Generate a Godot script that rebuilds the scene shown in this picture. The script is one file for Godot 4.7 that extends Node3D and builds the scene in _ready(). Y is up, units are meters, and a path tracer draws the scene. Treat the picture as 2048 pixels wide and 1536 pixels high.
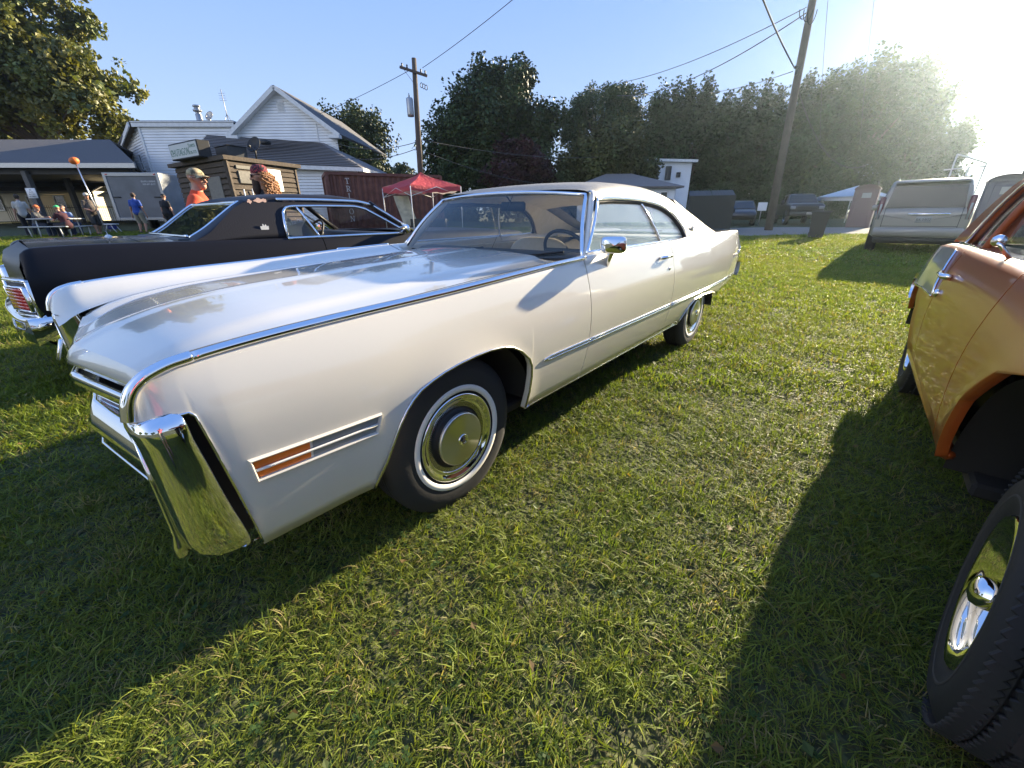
extends Node3D

var used := {}
var rng := RandomNumberGenerator.new()
var mats := {}
const SUN_CAR := Vector3(-0.953, 0.278, -0.112)   # towards the sun, in the axes of the white coupe (x forward, y up, z to its right)
var coupe_xf := Transform3D()

func _ready() -> void:
	rng.seed = 71
	var fw := Vector3(cos(2.270196), 0, sin(2.270196))
	coupe_xf = Transform3D(Basis(fw, Vector3.UP, fw.cross(Vector3.UP)), Vector3(-0.941, 0, -2.195))
	var cam := Camera3D.new()
	cam.name = "camera"
	cam.position = Vector3(0, 1.275, 0)
	cam.rotation = Vector3(-0.395936, 0, -0.00903)
	cam.rotation_order = EULER_ORDER_YXZ
	cam.fov = rad_to_deg(2.0 * atan(768.0 / 814.7))
	cam.near = 0.05
	cam.far = 2000.0
	add_child(cam)
	var sun_to: Vector3 = (coupe_xf.basis * SUN_CAR).normalized()
	var sun := DirectionalLight3D.new()
	sun.name = "sun"
	sun.light_energy = 1.6
	sun.light_color = Color(1.0, 0.93, 0.80)
	sun.light_angular_distance = 0.6
	sun.shadow_enabled = true
	sun.look_at_from_position(Vector3.ZERO, -sun_to)
	add_child(sun)
	var env := Environment.new()
	env.background_mode = Environment.BG_SKY
	env.sky = make_sky(sun_to)
	env.tonemap_mode = Environment.TONE_MAPPER_LINEAR
	env.tonemap_exposure = 3.9
	env.volumetric_fog_enabled = true
	env.volumetric_fog_density = 0.0004
	env.volumetric_fog_anisotropy = 0.85
	env.volumetric_fog_albedo = Color(0.84, 0.93, 1.0)
	env.sdfgi_enabled = true
	env.ssao_enabled = true
	env.ssil_enabled = true
	var we := WorldEnvironment.new()
	we.name = "environment"
	we.environment = env
	add_child(we)
	make_materials()
	build_ground()
	build_buildings()
	build_street_things()
	build_trees()
	white_coupe()
	black_coupe()
	orange_sedan()
	build_far_cars()
	build_people()
	build_grass()

func make_sky(s: Vector3) -> Sky:
	var w := 768
	var h := 384
	var im := Image.create(w, h, false, Image.FORMAT_RGBF)
	for j in h:
		var el := PI * (0.5 - (j + 0.5) / h)
		var y := sin(el)
		for i in w:
			var az := TAU * (i + 0.5) / w
			var d := Vector3(-sin(az) * cos(el), y, cos(az) * cos(el))
			var c := d.dot(s)
			var up := maxf(y, 0.0)
			var k := pow(1.0 - up, 3.2)
			var zen := Vector3(0.056, 0.113, 0.262)
			var hor := Vector3(0.20, 0.25, 0.31)
			var col := zen.lerp(hor, k)
			var ang := acos(clampf(c, -1.0, 1.0))
			var warm := Vector3(1.0, 0.96, 0.88)
			col += warm * (0.16 * exp(-ang * ang / 0.30) + 0.65 * exp(-ang / 0.17) + 3.0 * exp(-ang / 0.05))
			col = col.lerp(Vector3(0.30, 0.27, 0.21), 0.35 * pow(1.0 - up, 14.0) * (0.5 + 0.5 * c))
			if y < 0.0:
				col = col.lerp(Vector3(0.05, 0.06, 0.04), clampf(-y * 8.0, 0.0, 1.0))
			im.set_pixel(i, j, Color(col.x, col.y, col.z))
	var m := PanoramaSkyMaterial.new()
	m.panorama = ImageTexture.create_from_image(im)
	var sky := Sky.new()
	sky.sky_material = m
	return sky

# ---------------------------------------------------------------- names
func numbered(n: String) -> String:
	var k: int = used.get(n, 0)
	used[n] = k + 1
	return n if k == 0 else "%s_%03d" % [n, k]

func thing(called: String, label: String, category: String, xf := Transform3D(), group := "") -> Node3D:
	var o := Node3D.new()
	o.name = numbered(called)
	add_child(o)
	o.transform = xf
	tag(o, label, category, group)
	return o

func tag(o: Node, label: String, category: String, group := "") -> void:
	o.set_meta("label", label)
	o.set_meta("category", category)
	if group != "":
		o.set_meta("group", group)

func obj(called: String, st: SurfaceTool, m: Material, parent: Node = null) -> MeshInstance3D:
	st.generate_normals()
	var o := MeshInstance3D.new()
	o.mesh = st.commit()
	o.material_override = m
	if parent == null:
		o.name = numbered(called)
		add_child(o)
	else:
		o.name = called
		parent.add_child(o, true)
	return o

func again(src: MeshInstance3D, parent: Node, xf: Transform3D, m: Material = null) -> MeshInstance3D:
	var o := MeshInstance3D.new()
	o.mesh = src.mesh
	o.material_override = m if m else src.material_override
	o.transform = xf
	o.name = String(src.name).rstrip("0123456789")
	parent.add_child(o, true)
	return o

func setting(called: String, st: SurfaceTool, m: Material) -> MeshInstance3D:
	var o := obj(called, st, m)
	o.set_meta("kind", "structure")
	return o

# ---------------------------------------------------------------- shapes
func ST(smooth := true) -> SurfaceTool:
	var st := SurfaceTool.new()
	st.begin(Mesh.PRIMITIVE_TRIANGLES)
	st.set_smooth_group(0 if smooth else -1)
	return st

func tri(st: SurfaceTool, a: Vector3, b: Vector3, c: Vector3) -> void:
	st.set_uv(Vector2.ZERO); st.add_vertex(a)
	st.set_uv(Vector2(1, 0)); st.add_vertex(b)
	st.set_uv(Vector2(1, 1)); st.add_vertex(c)

func quad(st: SurfaceTool, a: Vector3, b: Vector3, c: Vector3, d: Vector3) -> void:
	st.set_uv(Vector2(0, 0)); st.add_vertex(a)
	st.set_uv(Vector2(1, 0)); st.add_vertex(b)
	st.set_uv(Vector2(1, 1)); st.add_vertex(c)
	st.set_uv(Vector2(0, 0)); st.add_vertex(a)
	st.set_uv(Vector2(1, 1)); st.add_vertex(c)
	st.set_uv(Vector2(0, 1)); st.add_vertex(d)

func quad_out(st: SurfaceTool, a: Vector3, b: Vector3, c: Vector3, d: Vector3, mid: Vector3) -> void:
	if (b - a).cross(c - a).dot((a + c) * 0.5 - mid) > 0.0:
		quad(st, a, d, c, b)
	else:
		quad(st, a, b, c, d)

func grid(st: SurfaceTool, rows: Array, wrap := false) -> void:
	var m := rows.size() - 1
	for i in m:
		var p: PackedVector3Array = rows[i]
		var q: PackedVector3Array = rows[i + 1]
		var n := p.size()
		for j in (n if wrap else n - 1):
			var k := (j + 1) % n
			var u0 := float(j) / (n - 1)
			var u1 := float(j + 1) / (n - 1)
			var v0 := float(i) / m
			var v1 := float(i + 1) / m
			if not (p[j].is_equal_approx(p[k])):
				st.set_uv(Vector2(u0, v0)); st.add_vertex(p[j])
				st.set_uv(Vector2(u1, v0)); st.add_vertex(p[k])
				st.set_uv(Vector2(u1, v1)); st.add_vertex(q[k])
			if not (q[j].is_equal_approx(q[k])):
				st.set_uv(Vector2(u0, v0)); st.add_vertex(p[j])
				st.set_uv(Vector2(u1, v1)); st.add_vertex(q[k])
				st.set_uv(Vector2(u0, v1)); st.add_vertex(q[j])

func box(st: SurfaceTool, c: Vector3, s: Vector3, bev := 0.0, bs := Basis.IDENTITY) -> void:
	var h := s * 0.5
	var b := minf(bev, minf(h.x, minf(h.y, h.z)) * 0.9)
	if b <= 0.0:
		b = 0.0
	var P := func(x: float, y: float, z: float) -> Vector3: return c + bs * Vector3(x, y, z)
	for ax in 3:
		for sg in [-1.0, 1.0]:
			var q := []
			for k in [[-1, -1], [1, -1], [1, 1], [-1, 1]]:
				var v := Vector3.ZERO
				v[ax] = sg * h[ax]
				v[(ax + 1) % 3] = k[0] * (h[(ax + 1) % 3] - b)
				v[(ax + 2) % 3] = k[1] * (h[(ax + 2) % 3] - b)
				q.append(c + bs * v)
			quad_out(st, q[0], q[1], q[2], q[3], c)
	if b > 0.0:
		for ax in 3:
			var a1 := (ax + 1) % 3
			var a2 := (ax + 2) % 3
			for s1 in [-1.0, 1.0]:
				for s2 in [-1.0, 1.0]:
					var q := []
					for k in [[-1, 0], [1, 0], [1, 1], [-1, 1]]:
						var v := Vector3.ZERO
						v[ax] = k[0] * (h[ax] - b)
						v[a1] = s1 * (h[a1] - (b if k[1] == 1 else 0.0))
						v[a2] = s2 * (h[a2] - (0.0 if k[1] == 1 else b))
						q.append(c + bs * v)
					quad_out(st, q[0], q[1], q[2], q[3], c)
		for sx in [-1.0, 1.0]:
			for sy in [-1.0, 1.0]:
				for sz in [-1.0, 1.0]:
					var a: Vector3 = c + bs * Vector3(sx * h.x, sy * (h.y - b), sz * (h.z - b))
					var d: Vector3 = c + bs * Vector3(sx * (h.x - b), sy * h.y, sz * (h.z - b))
					var e: Vector3 = c + bs * Vector3(sx * (h.x - b), sy * (h.y - b), sz * h.z)
					if (d - a).cross(e - a).dot(a - c) > 0.0:
						tri(st, a, e, d)
					else:
						tri(st, a, d, e)

func tube(st: SurfaceTool, pts: Array, r, sides := 8, caps := true, flat := 1.0, nrm := Vector3.UP) -> void:
	# r: one radius or one per point; flat squeezes the tube along nrm
	var rows := []
	var n := pts.size()
	var side := Vector3.ZERO
	for i in n:
		var t: Vector3 = (pts[mini(i + 1, n - 1)] - pts[maxi(i - 1, 0)]).normalized()
		if side == Vector3.ZERO:
			side = t.cross(nrm)
			if side.length() < 0.01:
				side = t.cross(Vector3.RIGHT)
		side = (side - t * side.dot(t)).normalized()
		var up := side.cross(t)
		var rr: float = r[i] if r is Array else r
		var row := PackedVector3Array()
		for k in sides + 1:
			var a := TAU * k / sides
			row.append(pts[i] + side * cos(a) * rr + up * sin(a) * rr * flat)
		rows.append(row)
	grid(st, rows)
	if caps:
		for e in [0, n - 1]:
			var row: PackedVector3Array = rows[e]
			for k in sides:
				if e == 0:
					tri(st, pts[e], row[k + 1], row[k])
				else:
					tri(st, pts[e], row[k], row[k + 1])

func lathe(st: SurfaceTool, prof: Array, segs: int, xf := Transform3D(), a0 := 0.0, a1 := TAU) -> void:
	var rows := []
	for p in prof:
		var row := PackedVector3Array()
		for k in segs + 1:
			var a := a0 + (a1 - a0) * k / segs
			row.append(xf * Vector3(cos(a) * p.x, p.y, sin(a) * p.x))
		rows.append(row)
	grid(st, rows)

func inset(poly: PackedVector2Array, b: float) -> PackedVector2Array:
	var out := PackedVector2Array()
	var n := poly.size()
	var area := 0.0
	for i in n:
		area += poly[i].cross(poly[(i + 1) % n])
	var sg := 1.0 if area > 0 else -1.0
	for i in n:
		var e0 := (poly[i] - poly[(i + n - 1) % n]).normalized()
		var e1 := (poly[(i + 1) % n] - poly[i]).normalized()
		var n0 := Vector2(-e0.y, e0.x) * sg
		var n1 := Vector2(-e1.y, e1.x) * sg
		var m := (n0 + n1).normalized()
		out.append(poly[i] + m * b / maxf(m.dot(n0), 0.35))
	return out

func prism(st: SurfaceTool, poly: PackedVector2Array, depth: float, xf := Transform3D(), bev := 0.0) -> void:
	# the polygon lies in xf's xy plane and is pushed out along +z
	var tris := Geometry2D.triangulate_polygon(poly)
	var top := inset(poly, bev) if bev > 0.0 else poly
	var n := poly.size()
	var area := 0.0
	for i in n:
		area += poly[i].cross(poly[(i + 1) % n])
	var flip := area < 0
	for k in range(0, tris.size(), 3):
		var a := top[tris[k]]
		var b := top[tris[k + 1]]
		var c := top[tris[k + 2]]
		var ccw := (b - a).cross(c - a) > 0
		for z in [depth, 0.0]:
			var src := top if z > 0 else poly
			a = src[tris[k]]; b = src[tris[k + 1]]; c = src[tris[k + 2]]
			var A := xf * Vector3(a.x, a.y, z)
			var B := xf * Vector3(b.x, b.y, z)
			var C := xf * Vector3(c.x, c.y, z)
			if ccw == (z > 0):
				tri(st, A, C, B)
			else:
				tri(st, A, B, C)
	for i in n:
		var j := (i + 1) % n
		var ring := [[poly[i], poly[j], 0.0], [poly[i], poly[j], depth - bev], [top[i], top[j], depth]]
		for k in (2 if bev > 0.0 else 1):
			var lo: Array = ring[k]
			var hi: Array = ring[k + 1] if bev > 0.0 else [poly[i], poly[j], depth]
			var A := xf * Vector3(lo[0].x, lo[0].y, lo[2])
			var B := xf * Vector3(lo[1].x, lo[1].y, lo[2])
			var C := xf * Vector3(hi[1].x, hi[1].y, hi[2])
			var D := xf * Vector3(hi[0].x, hi[0].y, hi[2])
			if flip:
				quad(st, A, B, C, D)
			else:
				quad(st, A, D, C, B)

func cv(t: Array, x: float) -> float:
	# smooth, never overshooting curve through [x, value] pairs with x ascending
	var n := t.size()
	if x <= t[0][0]:
		return t[0][1]
	if x >= t[n - 1][0]:
		return t[n - 1][1]
	var i := 0
	while x > t[i + 1][0]:
		i += 1
	var h: float = t[i + 1][0] - t[i][0]
	var d: float = (t[i + 1][1] - t[i][1]) / h
	var m0 := d
	var m1 := d
	if i > 0:
		var dp: float = (t[i][1] - t[i - 1][1]) / (t[i][0] - t[i - 1][0])
		m0 = 0.0 if dp * d <= 0.0 else 2.0 * dp * d / (dp + d)
	if i < n - 2:
		var dn: float = (t[i + 2][1] - t[i + 1][1]) / (t[i + 2][0] - t[i + 1][0])
		m1 = 0.0 if dn * d <= 0.0 else 2.0 * dn * d / (dn + d)
	var s: float = (x - t[i][0]) / h
	var s2 := s * s
	var s3 := s2 * s
	return (2 * s3 - 3 * s2 + 1) * t[i][1] + (s3 - 2 * s2 + s) * h * m0 + (-2 * s3 + 3 * s2) * t[i + 1][1] + (s3 - s2) * h * m1

func ln(t: Array, x: float) -> float:
	var n := t.size()
	if x <= t[0][0]:
		return t[0][1]
	for i in n - 1:
		if x <= t[i + 1][0]:
			return lerpf(t[i][1], t[i + 1][1], (x - t[i][0]) / (t[i + 1][0] - t[i][0]))
	return t[n - 1][1]

func text(called: String, s: String, size: float, m: Material, parent: Node, xf: Transform3D, depth := 0.003, fnt := "Droid Sans") -> MeshInstance3D:
	var f := SystemFont.new()
	f.font_names = PackedStringArray([fnt])
	var t := TextMesh.new()
	t.text = s
	t.font = f
	t.font_size = 32
	t.pixel_size = size / 32.0
	t.depth = depth
	t.curve_step = 4.0
	var o := MeshInstance3D.new()
	o.mesh = t
	o.material_override = m
	o.transform = xf
	o.name = called
	parent.add_child(o, true)
	return o

# ---------------------------------------------------------------- materials
func mat(col: Color, rough: float, metal := 0.0) -> StandardMaterial3D:
	# col is a real-world (linear) base colour
	var m := StandardMaterial3D.new()
	m.albedo_color = col.linear_to_srgb()
	m.roughness = rough
	m.metallic = metal
	return m

func paint(col: Color, rough := 0.35, coat := 1.0, coat_rough := 0.03) -> StandardMaterial3D:
	var m := mat(col, rough)
	m.clearcoat_enabled = true
	m.clearcoat = coat
	m.clearcoat_roughness = coat_rough
	return m

func noise_tex(freq: float, c0: Color, c1: Color, sd := 1, oct := 4, size := 512, mid := -1.0) -> NoiseTexture2D:
	var n := FastNoiseLite.new()
	n.seed = sd
	n.frequency = freq
	n.fractal_octaves = oct
	var t := NoiseTexture2D.new()
	t.noise = n
	t.width = size
	t.height = size
	t.seamless = true
	var g := Gradient.new()
	g.colors = PackedColorArray([c0.linear_to_srgb(), c1.linear_to_srgb()])
	if mid >= 0.0:
		g.offsets = PackedFloat32Array([mid - 0.08, mid + 0.08])
	t.color_ramp = g
	return t

func bump_tex(freq: float, sd := 1, oct := 4, size := 512) -> NoiseTexture2D:
	return noise_tex(freq, Color.BLACK, Color.WHITE, sd, oct, size)

func tex_mat(t: Texture2D, rough: float, scale: float, metal := 0.0) -> StandardMaterial3D:
	var m := StandardMaterial3D.new()
	m.albedo_texture = t
	m.roughness = rough
	m.metallic = metal
	m.uv1_triplanar = true
	m.uv1_scale = Vector3.ONE * scale
	return m

func relief(m: StandardMaterial3D, t: Texture2D, cm: float) -> StandardMaterial3D:
	m.heightmap_enabled = true
	m.heightmap_texture = t
	m.heightmap_scale = cm
	return m

func pane(col: Color, a: float, rough := 0.02) -> StandardMaterial3D:
	var m := mat(col, rough)
	m.albedo_color.a = a
	m.transparency = BaseMaterial3D.TRANSPARENCY_ALPHA
	return m

func leafy(col: Color, back: float, tint := true) -> StandardMaterial3D:
	var m := mat(col, 0.5)
	m.backlight_enabled = true
	m.backlight = Color(back, back, back * 0.55)
	m.vertex_color_use_as_albedo = tint
	m.cull_mode = BaseMaterial3D.CULL_DISABLED
	return m

func make_materials() -> void:
	mats.chrome = mat(Color(0.80, 0.81, 0.83), 0.04, 1.0)
	mats.chrome_soft = mat(Color(0.62, 0.62, 0.62), 0.22, 1.0)
	mats.black = mat(Color(0.012, 0.012, 0.012), 0.6)
	mats.under = mat(Color(0.015, 0.014, 0.013), 0.9)
	mats.rubber = relief(mat(Color(0.018, 0.018, 0.019), 0.75), bump_tex(0.05, 4), 0.05)
	(mats.rubber as StandardMaterial3D).uv1_triplanar = true
	mats.whitewall = mat(Color(0.72, 0.70, 0.64), 0.6)
	mats.cream = tex_mat(noise_tex(0.02, Color(0.58, 0.53, 0.40), Color(0.68, 0.63, 0.50), 5), 0.7, 1.0)
	mats.glass = pane(Color(0.03, 0.055, 0.055), 0.26)
	mats.side_glass = pane(Color(0.30, 0.42, 0.43), 0.34)
	mats.plate = mat(Color(0.28, 0.28, 0.27), 0.6)
	mats.amber = pane(Color(0.7, 0.13, 0.02), 0.75, 0.1)
	mats.amber = paint(Color(0.75, 0.17, 0.025), 0.25)
	mats.lens = paint(Color(0.20, 0.21, 0.22), 0.15)
	mats.red_lens = paint(Color(0.50, 0.015, 0.015), 0.2)
	mats.dash = mat(Color(0.03, 0.032, 0.034), 0.5)
	mats.bark = relief(tex_mat(noise_tex(0.03, Color(0.06, 0.045, 0.035), Color(0.16, 0.13, 0.10), 8), 0.95, 0.8), bump_tex(0.04, 9), 3.0)
	mats.pole = relief(tex_mat(noise_tex(0.012, Color(0.06, 0.048, 0.038), Color(0.13, 0.105, 0.085), 8), 0.95, 1.5), bump_tex(0.04, 9), 1.0)
	(mats.pole as StandardMaterial3D).uv1_scale = Vector3(6, 0.35, 6)
	mats.galv = tex_mat(noise_tex(0.03, Color(0.30, 0.31, 0.32), Color(0.42, 0.43, 0.44), 10), 0.45, 1.0, 0.7)
	mats.wire = mat(Color(0.05, 0.05, 0.05), 0.6)
	mats.white_trim = tex_mat(noise_tex(0.01, Color(0.62, 0.62, 0.60), Color(0.76, 0.76, 0.74), 12), 0.6, 0.7)
	mats.white_metal = mat(Color(0.7, 0.7, 0.7), 0.4)
	mats.dark_glass = mat(Color(0.012, 0.014, 0.016), 0.06)
	mats.tyre_dirt = mat(Color(0.045, 0.042, 0.038), 0.9)

# ---------------------------------------------------------------- cars: x forward, y up, the car's left is -z; Y below is measured to the left
func L(x: float, y: float, z: float) -> Vector3:
	return Vector3(x, z, -y)

func side_y(d: Dictionary, x: float, z: float) -> float:
	var zt := cv(d.zt, x)
	var yt := cv(d.yt, x)
	var ym := cv(d.ym, x)
	var zm: float = d.zm
	var y := ym
	if z >= zm:
		var t := clampf((z - zm) / maxf(zt - zm, 0.02), 0.0, 1.0)
		y = ym + (yt - ym) * t * t
	else:
		var t := (zm - z) / (zm - 0.3)
		y = ym - d.tuck * t * t
	for a in d.arcs:
		var q := Vector2((x - a[0]) / a[2], (z - a[1]) / a[3]).length()
		var k := 1.0 - clampf((q - 1.0) / 0.28, 0.0, 1.0)
		y += a[4] * k * k
	return y

func side_panel(d: Dictionary, s: float, x0: float, x1: float, called: String, m: Material, root: Node3D, inner := true) -> MeshInstance3D:
	var st := ST()
	var xs := []
	var nu := maxi(2, int(absf(x1 - x0) / 0.025))
	for i in nu + 1:
		xs.append(lerpf(x0, x1, float(i) / nu))
	for kn in d.zlow:
		if kn[0] > x0 + 0.0005 and kn[0] < x1 - 0.0005:
			xs.append(kn[0])
	xs.sort()
	var n := xs.size() - 1
	var rows := []
	var inn := []
	for i in n + 1:
		var x: float = xs[i]
		var zt := cv(d.zt, x)
		var zl := minf(ln(d.zlow, x), zt - 0.004)
		var row := PackedVector3Array()
		# turned-in lower lip, then upwards
		row.append(L(x, s * (side_y(d, x, zl) - 0.03), zl + 0.004))
		for k in 17:
			var zs := minf(maxf(d.split, zl + 0.01), zt - 0.003)
			var z := lerpf(zl, zs, k / 8.0) if k <= 8 else lerpf(zs, zt, (k - 8) / 8.0)
			row.append(L(x, s * side_y(d, x, z), z))
		rows.append(row)
		if inner and d.has("inn"):
			var q := PackedVector3Array()
			for e in d.inn.call(x):
				q.append(L(x, s * e.x, e.y))
			inn.append(q)
	# edges turned in at both ends (the shut lines)
	var a: PackedVector3Array = rows[0].duplicate()
	var b: PackedVector3Array = rows[n].duplicate()
	for k in a.size():
		a[k] += L(0, -s * 0.025, 0)
		b[k] += L(0, -s * 0.025, 0)
	if s < 0:
		rows.reverse()
		inn.reverse()
	grid(st, rows)
	if inn.size() > 1:
		grid(st, inn)
	st.set_smooth_group(-1)
	grid(st, [a, rows[0 if s > 0 else n]])
	grid(st, [rows[n if s > 0 else 0], b])
	return obj(called, st, m, root)

func trim_line(st: SurfaceTool, pts: Array, r: float, flat := 0.5, nrm := Vector3.UP, sides := 8) -> void:
	tube(st, pts, r, sides, true, flat, nrm)

func wheel(root: Node3D, called: String, at: Vector3, s: float, rt: float, rim: float, width: float, style: String) -> Node3D:
	# s = +1: the outside faces the car's left (-z)
	var w := Node3D.new()
	w.name = called
	root.add_child(w, true)
	w.transform = Transform3D(Basis(Vector3.RIGHT, Vector3(0, 0, -s), Vector3(0, s, 0)) if s > 0 else Basis(Vector3.RIGHT, Vector3(0, 0, 1), Vector3(0, -1, 0)), at)
	var hw := width * 0.5
	var st := ST()
	var prof := [Vector2(rim * 0.98, hw * 0.62), Vector2(rim + 0.012, hw * 0.86), Vector2(rim + 0.05, hw * 0.98), Vector2((rim + rt) * 0.5 + 0.02, hw), Vector2(rt - 0.045, hw * 0.93), Vector2(rt - 0.018, hw * 0.80), Vector2(rt - 0.004, hw * 0.70), Vector2(rt, hw * 0.5)]
	var ribs := 5
	for k in ribs:
		var yy := lerpf(hw * 0.5, -hw * 0.5, (k + 0.5) / ribs)
		prof.append(Vector2(rt, yy + hw / ribs * 0.35))
		prof.append(Vector2(rt - 0.007, yy + hw / ribs * 0.28))
		prof.append(Vector2(rt - 0.007, yy - hw / ribs * 0.28))
		prof.append(Vector2(rt, yy - hw / ribs * 0.35))
	prof.append_array([Vector2(rt - 0.02, -hw * 0.8), Vector2(rt - 0.06, -hw), Vector2(rim, -hw * 0.7)])
	lathe(st, prof, 72)
	obj("tyre", st, mats.rubber, w)
	if style == "gasser":
		st = ST(false)
		for k in 90:
			var a := TAU * k / 90.0
			for e in 4:
				var yy := lerpf(-hw * 0.72, hw * 0.72, e / 3.0)
				var bs := Basis(Vector3.UP, -a - 0.0)
				box(st, bs * Vector3(rt + 0.001, yy, 0), Vector3(0.010, hw * 0.36, 0.030), 0.003, bs * Basis(Vector3.RIGHT, 0.5 if e % 2 == 0 else -0.5))
		var tr := obj("tread", st, mats.rubber, w)
		tr.set_meta("kind", "stuff")
		st = ST()
		lathe(st, [Vector2(rim + 0.052, hw * 0.985), Vector2(rim + 0.055, hw * 1.004), Vector2(rim + 0.059, hw * 1.004), Vector2(rim + 0.062, hw * 0.99)], 64)
		obj("sidewall_ring", st, mats.tyre_dirt, w)
		st = ST()
		lathe(st, [Vector2(rim + 0.012, hw * 0.86), Vector2(rim + 0.006, hw * 0.93), Vector2(rim - 0.006, hw * 0.90), Vector2(rim - 0.014, hw * 0.74), Vector2(rim - 0.03, hw * 0.60), Vector2(rim - 0.055, hw * 0.36), Vector2(rim - 0.062, hw * 0.1), Vector2(rim - 0.08, hw * 0.06), Vector2(0.07, hw * 0.22), Vector2(0.066, hw * 0.4), Vector2(0.0, hw * 0.41)], 64)
		obj("rim", st, mats.chrome, w)
		st = ST()
		lathe(st, [Vector2(0.042, hw * 0.38), Vector2(0.042, hw * 0.85), Vector2(0.036, hw * 1.0), Vector2(0.018, hw * 1.08), Vector2(0.0, hw * 1.10)], 32)
		obj("hub_cap", st, mats.chrome, w)
		return w
	st = ST()
	lathe(st, [Vector2(0.2065, hw * 0.925), Vector2(0.2085, hw * 0.985), Vector2(0.2515, hw * 1.004), Vector2(0.2535, hw * 0.985)], 72)
	if style == "imperial":
		st = ST()
		lathe(st, [Vector2(0.222, hw * 0.95), Vector2(0.2235, hw * 0.998), Vector2(0.236, hw * 1.012), Vector2(0.249, hw * 1.012), Vector2(0.2505, hw * 0.98)], 72)
		obj("whitewall", st, mats.whitewall, w)
	var cap := Node3D.new()
	cap.name = "hubcap"
	w.add_child(cap)
	st = ST()
	lathe(st, [Vector2(0.209, hw * 0.80), Vector2(0.211, hw * 0.92), Vector2(0.208, hw * 0.97), Vector2(0.200, hw * 0.985), Vector2(0.192, hw * 0.95), Vector2(0.182, hw * 0.86), Vector2(0.176, hw * 0.845), Vector2(0.172, hw * 0.87), Vector2(0.169, hw * 0.87), Vector2(0.166, hw * 0.84)], 72)
	obj("rim", st, mats.chrome, cap)
	st = ST(false)
	for k in 120:
		var a0 := TAU * k / 120.0
		var a1 := TAU * (k + 0.55) / 120.0
		var p := [Vector3(cos(a0), 0, sin(a0)), Vector3(cos(a1), 0, sin(a1))]
		var up := Vector3(0, hw * 0.80, 0)
		var hi := Vector3(0, hw * 0.835, 0)
		quad(st, p[0] * 0.167 + hi, p[1] * 0.167 + hi, p[1] * 0.146 + up, p[0] * 0.146 + up)
		quad(st, p[1] * 0.167 + hi, p[1] * 0.146 + up, p[1] * 0.146 + up * 0.94, p[1] * 0.167 + up * 0.94)
		quad(st, p[0] * 0.167 + hi, p[0] * 0.146 + up, p[0] * 0.146 + up * 0.94, p[0] * 0.167 + up * 0.94)
	var fins := obj("fins", st, mats.chrome_soft, cap)
	fins.set_meta("kind", "stuff")
	st = ST()
	lathe(st, [Vector2(0.168, hw * 0.78), Vector2(0.150, hw * 0.76), Vector2(0.134, hw * 0.76), Vector2(0.128, hw * 0.84), Vector2(0.1245, hw * 1.06), Vector2(0.122, hw * 1.10)], 64)
	obj("dish", st, mats.black, cap)
	st = ST()
	lathe(st, [Vector2(0.1255, hw * 1.00), Vector2(0.1245, hw * 1.09), Vector2(0.120, hw * 1.125), Vector2(0.115, hw * 1.13), Vector2(0.07, hw * 1.165), Vector2(0.027, hw * 1.19)], 72)
	obj("center_disc", st, mats.brushed, cap)
	st = ST()
	lathe(st, [Vector2(0.028, hw * 1.18), Vector2(0.027, hw * 1.23), Vector2(0.023, hw * 1.25), Vector2(0.020, hw * 1.225), Vector2(0.0, hw * 1.23)], 40)
	obj("emblem_ring", st, mats.chrome, cap)
	st = ST(false)
	var star := PackedVector2Array()
	for k in 10:
		var a := TAU * k / 10.0
		var r := 0.013 if k % 2 == 0 else 0.006
		star.append(Vector2(cos(a), sin(a)) * r)
	prism(st, star, 0.003, Transform3D(Basis(Vector3.RIGHT, Vector3(0, 0, -1), Vector3(0, 1, 0)), Vector3(0, hw * 1.228, 0)))
	obj("emblem", st, mats.black, cap)
	return w

func wells(root: Node3D, spots: Array, r: float, y_in: float, y_out: float) -> void:
	var st := ST()
	for sp in spots:
		for s in [1.0, -1.0]:
			var rows := []
			for yy in [y_out, y_in]:
				var row := PackedVector3Array()
				for k in 25:
					var a := PI * k / 24.0
					row.append(L(sp.x + cos(a) * r * 1.12, s * yy, sp.y + sin(a) * r))
				rows.append(row)
			grid(st, rows)
			var c := L(sp.x, s * y_in, sp.y)
			for k in 24:
				tri(st, c, rows[1][k], rows[1][k + 1])
	obj("wheel_well", st, mats.under, root)

func gh_y(d: Dictionary, z: float) -> float:
	var t := clampf((z - d.gh[1]) / (d.gh[3] - d.gh[1]), -0.3, 1.2)
	return lerpf(d.gh[0], d.gh[2], t) + 0.012 * sin(PI * clampf(t, 0, 1))

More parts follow.
